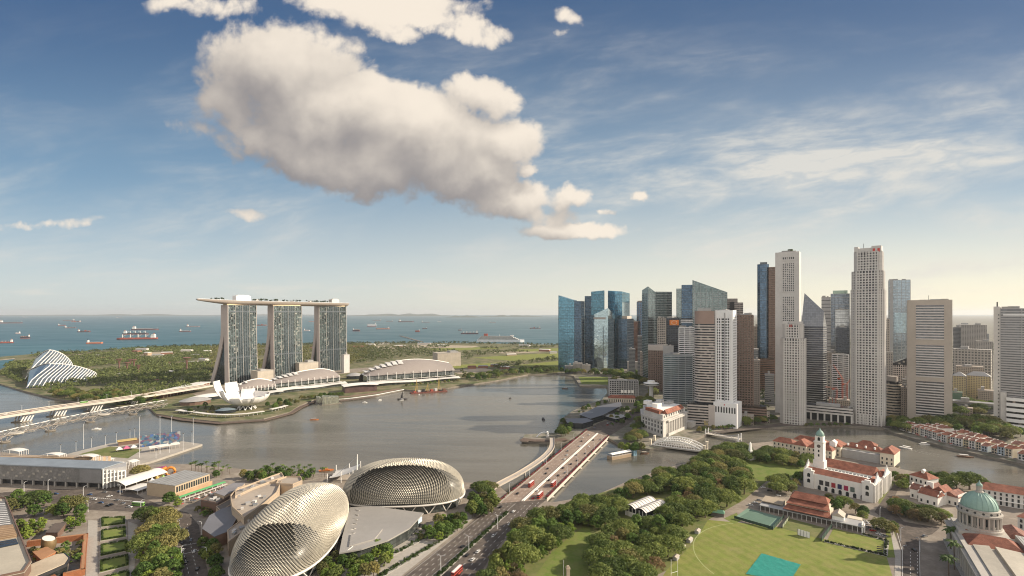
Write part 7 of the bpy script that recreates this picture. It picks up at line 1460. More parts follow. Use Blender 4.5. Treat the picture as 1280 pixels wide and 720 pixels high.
# beige hall with ribbed metal roof, green awnings
t_, poly, o_ = lowrise('ribbed_roof_hall', 'beige hall with a ribbed grey metal roof and a row of tall windows', [(183.6, 603), (218.8, 607.5), (262, 592.5), (231, 588)], 12, mat('beige_hall_wall', (.42, .33, .23), .75, var=.1), mat('ribbed_metal', (.34, .325, .30), .45, .3, var=.2, scale=.15), par=0)
a, b = [Vector((*(G(x, y, 12) - G(183.6, 603, 12))[:2], 0)) for x, y in ((218.8, 607.5), (262, 592.5))]; d = (b - a); Lw = d.length; d.normalize(); ang = math.atan2(d.y, d.x); nrm = Vector((d.y, -d.x, 0))
for i in range(14): q = MB(); q.box(-.8, .8, -.15, .3, 5.6, 10.6); p = a + d * (2 + i * (Lw - 4) / 13); q.build('tall_window', DGLASS, t_, (p.x, p.y, 0), ang)
q = MB(); q.box(0, Lw * 1.08, -.3, 0, -.3, 4.6); q.build('base_wall', mat('orange_brown_base', (.38, .25, .15)), t_, (a.x, a.y, 0), ang)
c0, c1 = [Vector((*(G(x, y, 12) - G(183.6, 603, 12))[:2], 12.4)) for x, y in ((183.6, 603), (231, 588))]
for i in range(7): k = (i + .5) / 7; p, r_ = Vector((a.x, a.y, 12.4)).lerp(Vector((c0.x, c0.y, 12.4)), k), Vector((b.x, b.y, 12.4)).lerp(Vector((c1.x, c1.y, 12.4)), k); q = MB(); q.tube([p, r_], .3, 4); q.build('roof_rib', STEEL, t_)
ribbon('stall_awning', 'bright green awning over the food stalls beside the beige hall', 'awning', [(223, 627), (240, 621), (262, 613.5), (281, 607)], 3.6, 4, mat('green_awning_cloth', (.12, .42, .16), .6, var=.15, scale=.3), .4, 3)
ribbon('stall_awning', 'white striped awning in front of the green one', 'awning', [(228, 628.5), (245, 622.5), (266, 615), (284, 608.5)], 2.8, 2.2, mat('striped_awning_cloth', (.55, .48, .42), .6, var=.3, scale=1.0), .3, 3)
rr = random.Random(31)
for i in range(22):
 k = rr.random(); p = G(229 + 52 * k, 632 - 21 * k); ci = i % 3; t_ = thing('stall_parasol', ['red parasol over a table beside the green awning', 'white parasol over a table beside the green awning', 'dark parasol over a table beside the green awning'][ci], 'parasol', p + Vector((rr.uniform(-1, 4), rr.uniform(-3, 1), 0)), 0, 'parasols by the food stalls'); q = MB(); q.tube([(0, 0, 0), (0, 0, 2.3)], .07, 5); q.build('pole', STEEL, t_); q = MB(); q.lathe([(1.6, 1.9), (.05, 2.7)], 8); q.build('canopy', PAR[ci], t_)
# lower left corner: shopping roof, rust frame garden, wedge roof pavilion
t_, poly, o_ = lowrise('shopping_roof', 'large roof with louvres and slatted decks cut by the bottom left corner', [(-60, 622), (7, 623.5), (39, 703), (30, 716), (-60, 735)], 15, BROWN, mat('beige_flat_roof', (.40, .36, .29), .8, var=.1, scale=.06), par=1.6, units=0)
def roofbox(name, pts, z0, z1, m_): pp = ccw([tuple((G(x, y, 15) - Vector((o_.x, o_.y, 15)))[:2]) for x, y in pts]); q = MB(); q.prism(pp, 15 + z0, 15 + z1); return q.build(name, m_, t_)
lv = roofbox('louvre_deck', [(-30, 628), (6, 628), (15, 657), (-20, 662)], .4, 1.0, mat('louvre_grey', (.15, .145, .14), .6))
for i in range(13): k = i / 12; a, b = G(-25 + 8 * k, 629 + 31 * k, 16.1) - o_, G(5.5 + 8 * k, 629.5 + 27 * k, 16.1) - o_; q = MB(); q.tube([a, b], .22, 4); q.build('louvre', concW, lv)
sl = roofbox('slatted_deck', [(-25, 664), (16, 659.5), (21, 672), (-25, 680)], .4, 2.4, mat('timber_slat', (.26, .17, .10), .7, var=.2))
for i in range(7): k = i / 6; a, b = G(-25, 664 + 15 * k, 17.5) - o_, G(16 + 5 * k, 659.5 + 12 * k, 17.5) - o_; q = MB(); q.tube([a, b], .2, 4); q.build('slat', mat('pale_timber', (.36, .26, .17)), sl)
roofbox('skylight_band', [(-25, 683), (20, 674.5), (23, 681), (-25, 691)], .4, .9, DGLASS)
RUST = mat('rust_steel', (.30, .115, .05), .75, var=.25, scale=.2); t_ = thing('court_surround', 'square rust red steel frame round a sunken planted court', 'garden frame', G(70, 690)); o_ = G(70, 690)
fp = [(37, 676), (107, 667.5), (103, 711), (82, 715)]
for a, b in (((37, 676), (107, 667.5)), ((107, 667.5), (103, 711)), ((103, 711), (82, 716))):
 A, B = G(*a, 4) - o_, G(*b, 4) - o_; d = (B - A); Ln = d.length; ang = math.atan2(d.y, d.x); q = MB(); q.box(-1.2, Ln + 1.2, -1.3, 1.3, 0, 4); bb = q.build('frame_beam', RUST, t_, (A.x, A.y, 0), ang); q = MB(); q.box(0, Ln, -.8, .8, 4.02, 4.1); q.build('beam_top', mat('rust_pale', (.36, .19, .10)), bb)
c = G(61, 688); t_ = thing('egg_pavilion', 'small egg shaped bronze pavilion with a slanted top inside the rust frame', 'pavilion', c); q = MB(); q.smooth = True; n = 20; rows = [[(r_ * math.cos(2 * math.pi * i / n), r_ * math.sin(2 * math.pi * i / n), z + sl_ * math.cos(2 * math.pi * i / n)) for i in range(n + 1)] for r_, z, sl_ in ((3.2, 0, 0), (4.2, 3, 0), (4.4, 6, -.5), (3.8, 9, -1.5))]; q.strip(rows); q.build('shell', mat('bronze_shell', (.20, .14, .07), .45, .3), t_); q = MB(); q.quad(*[(x * .95, y * .95, z - .3) for x, y, z in rows[-1][:-1]]); q.build('slanted_top', concL, t_)
lowrise('dark_pavilion', 'dark brown flat roofed pavilion above the rust frame', [(57, 666), (69, 654.5), (83, 653.5), (72, 666)], 5, BROWN, mat('dark_brown_roof', (.11, .085, .07)), par=0)
t_, poly, o_ = lowrise('wedge_roof_pavilion', 'glass pavilion with a beige leaf shaped roof at the bottom left', [(19, 715), (46, 703), (70, 693.5), (79, 692.5), (84.5, 698), (80, 705), (62, 713), (45, 720), (25, 727)], 9, glass('pavilion_dark_glass', (.05, .06, .06), 2, 4, .7, .15, .5), mat('beige_leaf_roof', (.46, .38, .28), .75), par=0); q = MB(); q.prism(offset_poly(poly, 1.4), 7.2, 8.95); q.build('roof_rim', DARK, t_)
lowrise('rust_kiosk', 'rust coloured low kiosk roof cut by the bottom edge', [(40, 726), (62, 714), (72, 722), (60, 740)], 5, RUST, RUST, par=0)
lowrise('rust_kiosk', 'orange brown sloping kiosk inside the rust frame', [(41, 690), (58, 684), (70, 690), (52, 700)], 4, RUST, mat('rust_pale', (.36, .19, .10)), par=0)
for i, pts in enumerate(([(125, 648), (157.5, 646.5), (157.5, 655.5), (126, 659.5)], [(125, 664), (158, 659), (158.5, 671.5), (125, 677)], [(124.5, 682), (160, 676), (161, 689), (124.5, 696.5)], [(123.5, 702), (161.5, 694), (162, 707.5), (123.5, 717)], [(123, 724), (163, 713), (163, 735), (122, 745)])):
 pp = pxpoly(pts); c = Vector((sum(p[0] for p in pp) / 4, sum(p[1] for p in pp) / 4, 0)); loc = ccw([(p[0] - c.x, p[1] - c.y) for p in pp]); t_ = thing('garden_bed', ['farthest', 'second', 'middle', 'fourth', 'nearest'][i] + ' of five rectangular hedged lawn beds in the plaza', 'garden bed', c)
 q = MB(); q.prism(loc, -.1, .4); q.build('kerb', CONC, t_); q = MB(); q.prism(offset_poly(loc, -.5), .42, .6); q.build('turf', GRASSM, t_); q = MB(); r_ = random.Random(i)
 for _ in range(110):
  e = r_.randrange(4); a, b = Vector(offset_poly(loc, -1.3)[e]), Vector(offset_poly(loc, -1.3)[(e + 1) % 4]); p = a.lerp(b, r_.random()); leaf_clump(q, (p.x, p.y, 1.2), .8, 12, .5, r_)
 q.build('hedge_border', HEDGE, t_)

lampE = make_lamp('street_lamp', 'curved grey lamp post at the kerb of the near left roads', 9, 2.4); lampE['group'] = 'lamp posts of the near left roads'
for i, (x, y, a) in enumerate(((104, 622, 80), (60, 613, 80), (150, 618, 260), (222, 665, 10), (227, 700, 10), (252, 668, 190), (258, 702, 190), (176, 640, 60), (30, 616, 80), (110, 640, 260), (1126, 676, 0), (1128, 700, 0), (1150, 690, 180), (1116, 640, 20), (1100, 650, 40))):
 if i == 0: lampE.location = G(x, y); lampE.rotation_euler = (0, 0, R(a))
 else: dup(lampE, G(x, y), R(a), 'curved grey lamp post at the kerb of the near left roads' if x < 400 else 'curved grey lamp post by the road beside the bowling green', 'lamp posts of the near left roads' if x < 400 else 'lamp posts by the bowling green')
# ------------------------------------------------------------------ trees
LM = dict(rain=leaf_mat('rain_tree_leaf', (0.055, 0.094, 0.023), (0.224, 0.271, 0.07)), round=leaf_mat('broadleaf', (0.048, 0.102, 0.023), (0.189, 0.279, 0.065)), bright=leaf_mat('bright_leaf', (0.093, 0.163, 0.023), (0.283, 0.36, 0.066)), olive=leaf_mat('olive_leaf', (0.102, 0.112, 0.037), (0.296, 0.271, 0.099)),
          rust=leaf_mat('rusty_leaf', (0.132, 0.096, 0.046), (0.303, 0.217, 0.113)), palm=leaf_mat('palm_leaf', (0.054, 0.101, 0.028), (0.189, 0.246, 0.076)))
BARK = mat('bark', (.12, .09, .065), .9, var=.3, scale=.5)
def make_tree(name, kind, h, r, seed, shape='dome', clumps=46, per=58, leaf=.62):
 rr = random.Random(seed); t = thing(name, 'tree', 'tree'); tr = MB(); hb = h * (.42 if shape == 'umbrella' else .34); cps = []
 for i in range(clumps):
  for _ in range(30):
   a = rr.uniform(0, 6.283); k = rr.random() ** .5
   if shape == 'umbrella': z = h * (.98 - .30 * k * k) - rr.uniform(0, h * .14); R_ = r * k
   elif shape == 'tall': zz = rr.random(); R_ = r * math.sin(math.pi * (.12 + .80 * zz)) * rr.uniform(.55, 1); z = h * (.30 + .70 * zz)
   else: u_ = rr.random(); zz = u_ ** .8; R_ = r * math.sqrt(max(0, 1 - (zz * .98) ** 2)) * rr.uniform(.62, 1.0); z = h * (.34 + .62 * zz)
   p = Vector((R_ * math.cos(a) * 1.05, R_ * math.sin(a) * .95, z))
   if all((p - c_).length > r * .24 for c_ in cps): break
  cps.append(p)
 lim = rr.sample(range(clumps), min(7, clumps))
 tr.tube([(0, 0, -.3), (rr.uniform(-.2, .2), rr.uniform(-.2, .2), hb * .6), (rr.uniform(-.4, .4), rr.uniform(-.4, .4), hb)], .055 * r + .12, 7, .035 * r + .08)
 for i in lim: c_ = cps[i]; tr.tube([(0, 0, hb * .8), (c_.x * .45, c_.y * .45, hb + (c_.z - hb) * .5), (c_.x * .9, c_.y * .9, c_.z * .96)], .028 * r + .05, 5, .05)
 tr.build('trunk', BARK, t); q = MB()
 for c_ in cps: leaf_clump(q, c_, r * rr.uniform(.20, .33), int(per * rr.uniform(.7, 1.3)), leaf, rr, .72)
 q.build('crown', LM[kind], t); return t
def make_palm(name, h, seed):
 rr = random.Random(seed); t = thing(name, 'palm', 'palm tree'); q = MB(); q.tube([(0, 0, -.3), (.2, 0, h * .5), (.1, .1, h)], .26, 6, .16); q.build('trunk', BARK, t); q = MB()
 for i in range(20):
  a = i * 2.4; e = rr.uniform(.1, 1.1); L = rr.uniform(2.8, 3.6); pts = [Vector((.1 + math.cos(a) * L * k * math.cos(e * (1 - k)), .1 + math.sin(a) * L * k * math.cos(e * (1 - k)), h + L * math.sin(e) * k - 2.6 * k * k)) for k in (0, .25, .5, .75, 1)]
  s = Vector((-math.sin(a), math.cos(a), 0))
  for k in range(4):
   w0, w1 = (.25, .55, .6, .45, .1)[k], (.25, .55, .6, .45, .1)[k + 1]
   for sg in (-1, 1): q.quad(pts[k], pts[k + 1], pts[k + 1] + s * w1 * sg - Vector((0, 0, .35 * w1)), pts[k] + s * w0 * sg - Vector((0, 0, .35 * w0)))
 q.build('crown', LM['palm'], t); return t
PROTO = {}
for key, args in dict(rain=[('rain_tree', 'rain', 14, 9.5, 1, 'umbrella', 62, 60, .62), ('rain_tree', 'rain', 13, 8.5, 2, 'umbrella', 56, 60, .62), ('rain_tree', 'olive', 13.5, 9, 3, 'umbrella', 54, 56, .62)],
                      round=[('broadleaf_tree', 'round', 12, 5.6, 4, 'dome', 44, 56, .58), ('broadleaf_tree', 'round', 11, 5.0, 5, 'dome', 40, 56, .56), ('park_tree', 'olive', 11.5, 5.4, 6, 'dome', 38, 52, .56), ('shade_tree', 'rain', 10, 5.2, 17, 'dome', 40, 54, .56)],
                      bright=[('bright_tree', 'bright', 8.5, 4.2, 7, 'dome', 34, 48, .5), ('bright_tree', 'bright', 9.5, 4.4, 8, 'tall', 34, 48, .5)],
                      tall=[('tall_tree', 'round', 15, 5.0, 9, 'tall', 50, 54, .58), ('tall_tree', 'rain', 14, 4.8, 10, 'tall', 46, 54, .58)],
                      rust=[('rusty_tree', 'rust', 11, 6.2, 11, 'dome', 36, 40, .5)], small=[('small_tree', 'round', 6, 3.0, 12, 'dome', 24, 40, .42), ('small_tree', 'olive', 5.5, 2.8, 13, 'dome', 22, 40, .42)],
                      shrub=[('shrub', 'round', 2.6, 1.9, 14, 'dome', 14, 34, .32), ('shrub', 'bright', 2.2, 1.7, 15, 'dome', 12, 34, .30)]).items(): PROTO[key] = [make_tree(*a) for a in args]
PROTO['palm'] = [make_palm('palm_tree', 9, 3), make_palm('palm_tree', 11, 4)]
_used = set(); TREEN = 0
CATN = dict(palm='palm tree', shrub='shrub')
def plant(kind, p, label, group, s, rr):
 global TREEN
 TREEN += 1; pr = rr.choice(PROTO[kind]); sc = (s * rr.uniform(.9, 1.1), s * rr.uniform(.9, 1.1), s * rr.uniform(.88, 1.12)); rz = rr.uniform(0, 6.28)
 if pr.name not in _used: _used.add(pr.name); pr.location = p; pr.rotation_euler = (0, 0, rz); pr.scale = sc; pr['label'] = label; pr['group'] = group; pr['category'] = CATN.get(kind, 'tree'); return pr
 o = dup(pr, p, rz, label, group, sc); o['category'] = CATN.get(kind, 'tree'); return o
KW = dict(rain='spreading rain tree', round='round crowned green tree', bright='bright green young tree', tall='tall narrow crowned tree', rust='rusty brown leaved tree', small='small dark green tree', shrub='low green shrub', palm='palm tree')
def grove(where, pts, spacing, mix, group, s=1.0, seed=1, n_max=60, keepout=()):
 """fills a patch of ground with single trees"""
 poly = pxpoly(pts); rr = random.Random(seed); xs = [p[0] for p in poly]; ys = [p[1] for p in poly]; got = []
 ko = [pxpoly(k) for k in keepout]
 for _ in range(n_max * 60):
  p = Vector((rr.uniform(min(xs), max(xs)), rr.uniform(min(ys), max(ys)), 0))
  if not inpoly(p, poly) or any(inpoly(p, k) for k in ko) or any((p - g_).length < spacing * rr.uniform(.8, 1.15) for g_ in got): continue
  got.append(p)
  if len(got) >= n_max: break
 ks = list(mix.keys()); ws = list(mix.values())
 for p in got: k = rr.choices(ks, ws)[0]; plant(k, p, f'{KW[k]} {where}', group, s, rr)
def row(where, a, b, n, kind, group, s=1.0, seed=1, jit=1.2):
 A, B = G(*a), G(*b); rr = random.Random(seed)
 for i in range(n): p = A.lerp(B, (i + .5) / n) + Vector((rr.uniform(-jit, jit), rr.uniform(-jit, jit), 0)); plant(kind, p, f'{KW[kind]} {where}', group, s, rr)
HALL = [(772, 655), (772, 635), (800, 622), (842, 628), (836, 646), (812, 662)]
grove('in the grove between the approach road and the shaded lawn', [(606, 728), (622, 702), (655, 668), (688, 650), (714, 658), (716, 670), (694, 688), (664, 708), (652, 724), (610, 742)], 7.6, dict(rain=4, round=4, tall=2, bright=2), 'trees of the roadside grove', 1.0, 2, 46)
grove('at the near end of the roadside grove', [(612, 745), (636, 724), (652, 730), (650, 750)], 7.5, dict(rust=3, round=1), 'trees at the near end of the roadside grove', 1.0, 3, 6)
grove('between the bridge end and the twin barrel roofed hall', [(700, 648), (728, 636), (770, 634), (772, 648), (750, 662), (724, 658)], 8, dict(rain=3, round=4, rust=1), 'trees along the river by the bridge', .95, 4, 22)
grove('on the river side of the twin barrel roofed hall', [(768, 628), (800, 610), (838, 595), (842, 606), (820, 620), (796, 622)], 8, dict(rain=4, round=4), 'trees along the river by the barrel roofs', .95, 5, 22)
grove('between the shaded lawn and the cricket field', [(752, 742), (747, 708), (750, 688), (772, 672), (812, 664), (842, 650), (866, 660), (850, 684), (826, 706), (805, 738)], 9.5, dict(rain=5, round=3, rust=.9, bright=1.4, tall=.8, small=.6), 'trees between the lawn and the field', 1.0, 6, 44)
grove('in the dense park behind the barrel roofed hall', [(842, 648), (845, 608), (862, 594), (886, 586), (915, 580), (936, 598), (940, 612), (918, 626), (905, 638), (880, 650)], 9.2, dict(rain=5, round=4, tall=1.2, bright=1.6, rust=.8, small=.8), 'trees of the dense riverside park', 1.0, 7, 64)
grove('between the river and the white obelisk', [(868, 586), (886, 574), (915, 566), (932, 566), (930, 578), (905, 582)], 9, dict(rain=5, round=3), 'trees between the river and the obelisk', .95, 8, 24)
grove('in front of the riverside museum', [(946, 572), (962, 566), (1010, 577), (1014, 586), (985, 584), (950, 578)], 8.5, dict(rain=4, round=4), 'trees in front of the riverside museum', .8, 9, 20)
grove('left of the concert hall behind the cricket pavilion', [(968, 604), (1004, 600), (1005, 614), (985, 620), (965, 618)], 9, dict(rain=4, round=2), 'trees left of the concert hall', .85, 10, 9)
grove('at the foot of the concert hall front', [(1030, 626), (1060, 634), (1085, 644), (1078, 650), (1048, 642), (1028, 634)], 7, dict(round=4, rain=1), 'trees at the front of the concert hall', .72, 11, 9)
grove('on the car park corner behind the bowling green', [(1094, 656), (1112, 660), (1122, 668), (1112, 672), (1096, 664)], 7, dict(rain=2, round=2), 'trees at the car park corner', .75, 12, 5)
grove('in front of the gabled white hall', [(1118, 634), (1130, 640), (1180, 652), (1184, 660), (1150, 655), (1120, 645)], 6.5, dict(rust=3, rain=2, round=1), 'trees in front of the gabled white hall', .85, 13, 13)
grove('beside the hipped white house by the river', [(1116, 600), (1133, 598), (1136, 612), (1124, 616)], 6, dict(bright=3, round=2), 'trees beside the hipped house', .95, 14, 6)
grove('between the hipped white house and the river', [(1160, 602), (1184, 600), (1190, 612), (1172, 616)], 6.5, dict(round=3, rain=2), 'trees between the hipped house and river', .8, 15, 6)
for x, y, s, lab in ((1212, 612, 1.35, 'largest spreading rain tree standing alone at the river behind the dome'), (1196, 612, .9, 'smaller spreading rain tree leaning beside the lone giant')): plant('rain', G(x, y), lab, 'rain trees by the river bank', s, random.Random(x))
for x, y in ((1188, 690), (1193, 712), (1190, 676), (1186, 727)): plant('palm', G(x, y), 'palm tree beside the columned flank of the domed courthouse', 'palms of the courthouse', 1.55, random.Random(y))
grove('round the grand stone hotel', [(786, 545), (800, 528), (806, 522), (810, 530), (806, 548), (798, 556), (786, 556)], 8, dict(rain=3, round=3), 'trees round the grand hotel', .85, 16, 13)
grove('on the slope between the pier building and the grand hotel', [(790, 518), (800, 500), (812, 492), (826, 490), (808, 510), (800, 526)], 10, dict(rain=4, round=3), 'trees behind the grand hotel', 1.0, 17, 16)
grove('between the slate roofs and the road', [(758, 526), (786, 512), (796, 516), (780, 530), (764, 536)], 9, dict(round=3, small=3), 'trees beside the city road', .8, 18, 14)
grove('at the bay beside the flat slate roof', [(697, 540), (702, 529), (712, 530), (722, 533), (712, 545), (700, 547)], 7.5, dict(round=3, rain=1, small=1), 'trees by the statue jetty', .8, 19, 14)
grove('behind the slate roofs along the bay edge', [(722, 516), (745, 505), (758, 500), (760, 504), (744, 510), (726, 518)], 7, dict(round=2, small=2), 'trees along the bay edge', .7, 20, 12)
grove('beside the floating restaurant', [(772, 562), (790, 558), (808, 562), (800, 566), (780, 567)], 6.5, dict(bright=2, round=2), 'trees by the floating restaurant', .95, 21, 8)
grove('at the foot of the glass towers across the bay', [(700, 466), (740, 466), (800, 468), (815, 478), (798, 486), (765, 480), (762, 470), (715, 469)], 15, dict(round=4, rain=4), 'trees at the foot of the glass towers', 1.25, 22, 44)
grove('at the foot of the round cornered tower', [(866, 540), (882, 536), (892, 536), (900, 538), (880, 542)], 6, dict(round=3, small=2), 'trees at the foot of the round cornered tower', .7, 23, 9)
row('on the podium front of the white tower', (896, 537), (920, 535.5), 8, 'small', 'trees before the white tower', 1.0, 24, .6)
grove('at the foot of the tallest tower and tan slab', [(1106, 532), (1118, 528), (1142, 534), (1136, 541), (1112, 537)], 9, dict(round=3, rain=3), 'trees below the tallest tower', .95, 25, 13)
grove('behind the shophouses between the tan slab and the edge tower', [(1140, 534), (1190, 528), (1240, 531), (1258, 540), (1280, 548), (1262, 552), (1200, 542)], 12, dict(rain=5, round=3), 'trees behind the shophouses', 1.15, 26, 40)
grove('among the low blocks below the yellow flats', [(1190, 512), (1210, 506), (1240, 508), (1244, 520), (1200, 522)], 15, dict(round=3, rain=2), 'trees below the yellow flats', 1.1, 27, 14)
grove('at the foot of the brown tower on the quay', [(930, 534), (968, 530), (966, 526), (930, 528)], 10, dict(round=3, rain=2), 'trees on the quay by the brown tower', .9, 28, 8)
row('along the quay below the white podium', (1004, 533.5), (1062, 533), 8, 'small', 'trees on the quay by the podium', 1.0, 29, 1)
# near left
grove('in the tall mass beside the turning road', [(172, 740), (176, 700), (178, 668), (184, 648), (200, 648), (214, 652), (218, 690), (226, 735)], 6.6, dict(round=4, rain=3, bright=1.4, tall=1), 'trees beside the turning road', .98, 31, 30)
grove('in front of the car park pillars', [(30, 634), (50, 628), (100, 636), (104, 648), (60, 650), (34, 644)], 7.5, dict(round=3, rain=2), 'trees before the car park building', .95, 32, 10)
grove('at the left edge before the car park building', [(-10, 634), (24, 632), (26, 640), (-10, 644)], 8, dict(round=1), 'trees at the left edge', .9, 33, 4)
grove('in the planted court above the rust frame', [(20, 660), (50, 656), (56, 668), (36, 676), (24, 672)], 4.6, dict(bright=2, small=3), 'small trees above the rust frame', .85, 34, 12)
grove('along the lane right of the dark pavilion', [(78, 658), (100, 650), (103, 660), (86, 668)], 4.4, dict(bright=3, shrub=2), 'bright shrubs by the dark pavilion', .7, 35, 10)
grove('inside the rust steel frame', [(70, 688), (102, 680), (100, 702), (82, 708)], 4.0, dict(small=3, shrub=3), 'planting inside the rust frame', .9, 36, 16)
grove('inside the rust steel frame beside the bronze egg', [(38, 690), (54, 685), (58, 694), (44, 702)], 3.8, dict(small=2, shrub=2), 'planting beside the bronze egg', .9, 37, 8)
plant('rain', G(176, 598), 'big round rain tree between the marquees and the inflatable slide', 'trees by the marquees', .95, random.Random(5)); plant('round', G(212, 630), 'dark round tree at the corner of the beige hall', 'trees by the beige hall', 1.0, random.Random(6)); plant('bright', G(222, 634), 'bright tree at the end of the green awning', 'trees by the beige hall', .8, random.Random(7))
row('in the shoreline row behind the beige hall', (236, 590), (276, 592), 8, 'palm', 'palms on the shore', 1.0, 40, 2); grove('on the shore right of the beige hall', [(256, 594), (285, 590), (290, 594), (264, 598)], 6, dict(round=3, palm=2), 'trees on the shore by the beige hall', .75, 41, 9)
grove('on the shore between the hall and the stage canopy', [(304, 598), (330, 592), (390, 594), (396, 599), (350, 603), (312, 603)], 6.5, dict(round=4, palm=2, bright=.6), 'trees on the shore behind the theatre', .78, 42, 30)
row('in the row along the shore before the stage canopy', (330, 593), (412, 596), 12, 'palm', 'palms on the shore', .95, 43, 2); grove('on the mall terrace garden', [(356, 604), (374, 600), (380, 606), (362, 610)], 5, dict(bright=3, small=2), 'trees of the mall terrace', .7, 44, 6)
grove('right of the side on theatre dome by the road', [(586, 642), (592, 632), (614, 630), (622, 636), (606, 646), (590, 648)], 6, dict(round=4, tall=2), 'trees at the bridge end by the theatre', .95, 45, 14)
grove('with a dark flat crown at the bay end of the footbridge', [(592, 618), (600, 612), (616, 614), (606, 620)], 7, dict(rain=1), 'trees at the end of the curved footbridge', .7, 46, 4)
grove('in the forecourt below the side on theatre dome', [(532, 670), (548, 654), (572, 650), (584, 654), (566, 672), (545, 678)], 5.2, dict(bright=3, round=4), 'trees of the theatre forecourt', .78, 47, 18)
grove('in front of the fan shaped foyer', [(434, 712), (448, 690), (472, 688), (490, 700), (466, 722), (440, 728)], 5, dict(bright=3, round=4), 'trees before the foyer', .78, 48, 20)
grove('beside the nearer theatre dome on the road side', [(252, 672), (262, 668), (270, 684), (276, 712), (272, 735), (262, 716), (254, 690)], 5, dict(round=3, small=2), 'trees beside the nearer dome', .75, 49, 16)
grove('below the front rim of the nearer theatre dome', [(390, 722), (408, 706), (424, 700), (432, 712), (415, 735)], 4.6, dict(round=3, bright=2), 'trees below the nearer dome', .75, 50, 9)
grove('on the oval planted island of the forecourt', [(517, 668), (530, 662), (545, 668), (540, 678), (522, 677)], 3.2, dict(shrub=4, small=1), 'shrubs of the forecourt island', .8, 51, 14)
grove('on the turning island by the food stalls', [(246, 640), (262, 634), (272, 642), (256, 648)], 4.5, dict(small=3, shrub=2), 'trees on the turning island', .9, 52, 8)
grove('along the verge left of the marquees', [(4, 626), (30, 622), (36, 626), (6, 631)], 6, dict(small=2, round=1), 'trees on the verge', .8, 53, 6)
# across the bay: single trees of the near shore, promontory and the parks
grove('on the near shore of the gardens below the glass greenhouse', [(60, 495), (95, 492), (140, 494), (190, 496), (196, 506), (150, 506), (105, 502), (70, 497)], 13, dict(round=4, rain=3), 'trees on the near shore of the gardens', 1.0, 60, 62)
grove('on the museum promontory', [(232, 512), (262, 508), (290, 515), (262, 519), (236, 517)], 12, dict(small=3, round=2), 'trees left of the museum', .8, 61, 14)
grove('on the lawn right of the lotus museum', [(332, 508), (350, 503), (372, 500), (376, 504), (356, 511), (336, 514)], 11, dict(small=2, round=3), 'trees right of the museum', .8, 62, 18)
row('in the row along the water before the white roofed shops', (375, 500.5), (430, 494.5), 14, 'round', 'trees before the white roofed shops', .8, 63, 2)
row('in the row along the water before the largest hall', (505, 483.5), (575, 477), 12, 'small', 'trees before the largest hall', 1.3, 64, 2)
grove('along the far curve of the bay beyond the largest hall', [(576, 474), (620, 468), (660, 463.5), (697, 463), (697, 466), (660, 467.5), (600, 476)], 17, dict(round=4, rain=3), 'trees along the far curve of the bay', 1.15, 65, 44)
for k in list(PROTO):
 for o in PROTO[k]:
  if o.name not in _used:
   for c in list(o.children): bpy.data.objects.remove(c)
   bpy.data.objects.remove(o)
# the wooded gardens and the far shore: one mass nobody could count
def wood(name, polys, spacing, m_, hs, seed, quads=15):
 rr = random.Random(seed); q = MB(); n = 0
 for pts, dens in polys:
  poly = pxpoly(pts); xs = [p[0] for p in poly]; ys = [p[1] for p in poly]; area = (max(xs) - min(xs)) * (max(ys) - min(ys)); tries = int(area / (spacing ** 2) * dens)
  for _ in range(tries):
   x, y = rr.uniform(min(xs), max(xs)), rr.uniform(min(ys), max(ys))
   if not inpoly((x, y), poly): continue
   g = noise.noise(Vector((x * .006, y * .004, seed)));
   if g < -.22: continue
   h = rr.uniform(*hs); r_ = h * rr.uniform(.42, .62); n += 1
   leaf_clump(q, (x, y, h - r_ * .55), r_, quads, r_ * .42, rr, .62)
 o = q.build(name, m_); o['kind'] = 'stuff'; return o
KEEP_L = [(2, 470), (8, 458), (24, 450), (45, 444.5), (112, 441), (155, 437), (200, 434.8), (262, 434), (262, 478), (240, 488), (200, 494), (150, 498), (95, 496), (60, 492), (36, 487), (120, 474), (90, 462), (45, 455), (26, 468), (30, 482)]
wood('woodland', [(KEEP_L, 1.15)], 13, leaf_mat('wood_leaf', (0.064, 0.094, 0.03), (0.224, 0.249, 0.085), .0), (7, 13), 1)
wood('woodland', [([(262, 434), (330, 432.5), (440, 430), (470, 432), (455, 448), (430, 462), (330, 474), (262, 480)], 1.0)], 15, LM['olive'], (7, 12), 2)
wood('woodland', [([(440, 436), (520, 433), (560, 432), (575, 440), (545, 447), (520, 445), (470, 452), (445, 455)], .8), ([(556, 448), (590, 446), (590, 449), (560, 452)], 1.0), ([(576, 464), (640, 455), (697, 447), (697, 451), (640, 459), (600, 468), (578, 471)], 1.3), ([(600, 435.5), (697, 433.5), (697, 435), (600, 437)], 1.0), ([(575, 441), (640, 438), (660, 441), (585, 446)], .6)], 17, leaf_mat('shore_leaf', (0.05, 0.071, 0.025), (0.161, 0.179, 0.066), .0), (7, 13), 3)
wood('coastal_trees', [([(40, 443), (112, 440), (155, 436), (240, 433), (330, 432), (440, 429.6), (560, 429), (697, 431.5), (697, 433), (560, 430.5), (440, 431.5), (330, 434), (240, 435), (155, 438), (112, 442), (44, 445)], 1.2)], 22, leaf_mat('coast_leaf', (0.04, 0.056, 0.022), (0.113, 0.128, 0.052), .0), (9, 16), 4, 12)
wood('street_trees', [([(800, 470), (830, 460), (960, 470), (1000, 500), (940, 520), (868, 500)], .5), ([(1030, 505), (1110, 490), (1190, 480), (1300, 480), (1320, 520), (1190, 522)], .6), ([(880, 430), (1300, 430), (1300, 470), (1000, 480), (860, 450)], .3)], 24, LEAFD, (8, 13), 5, 14)

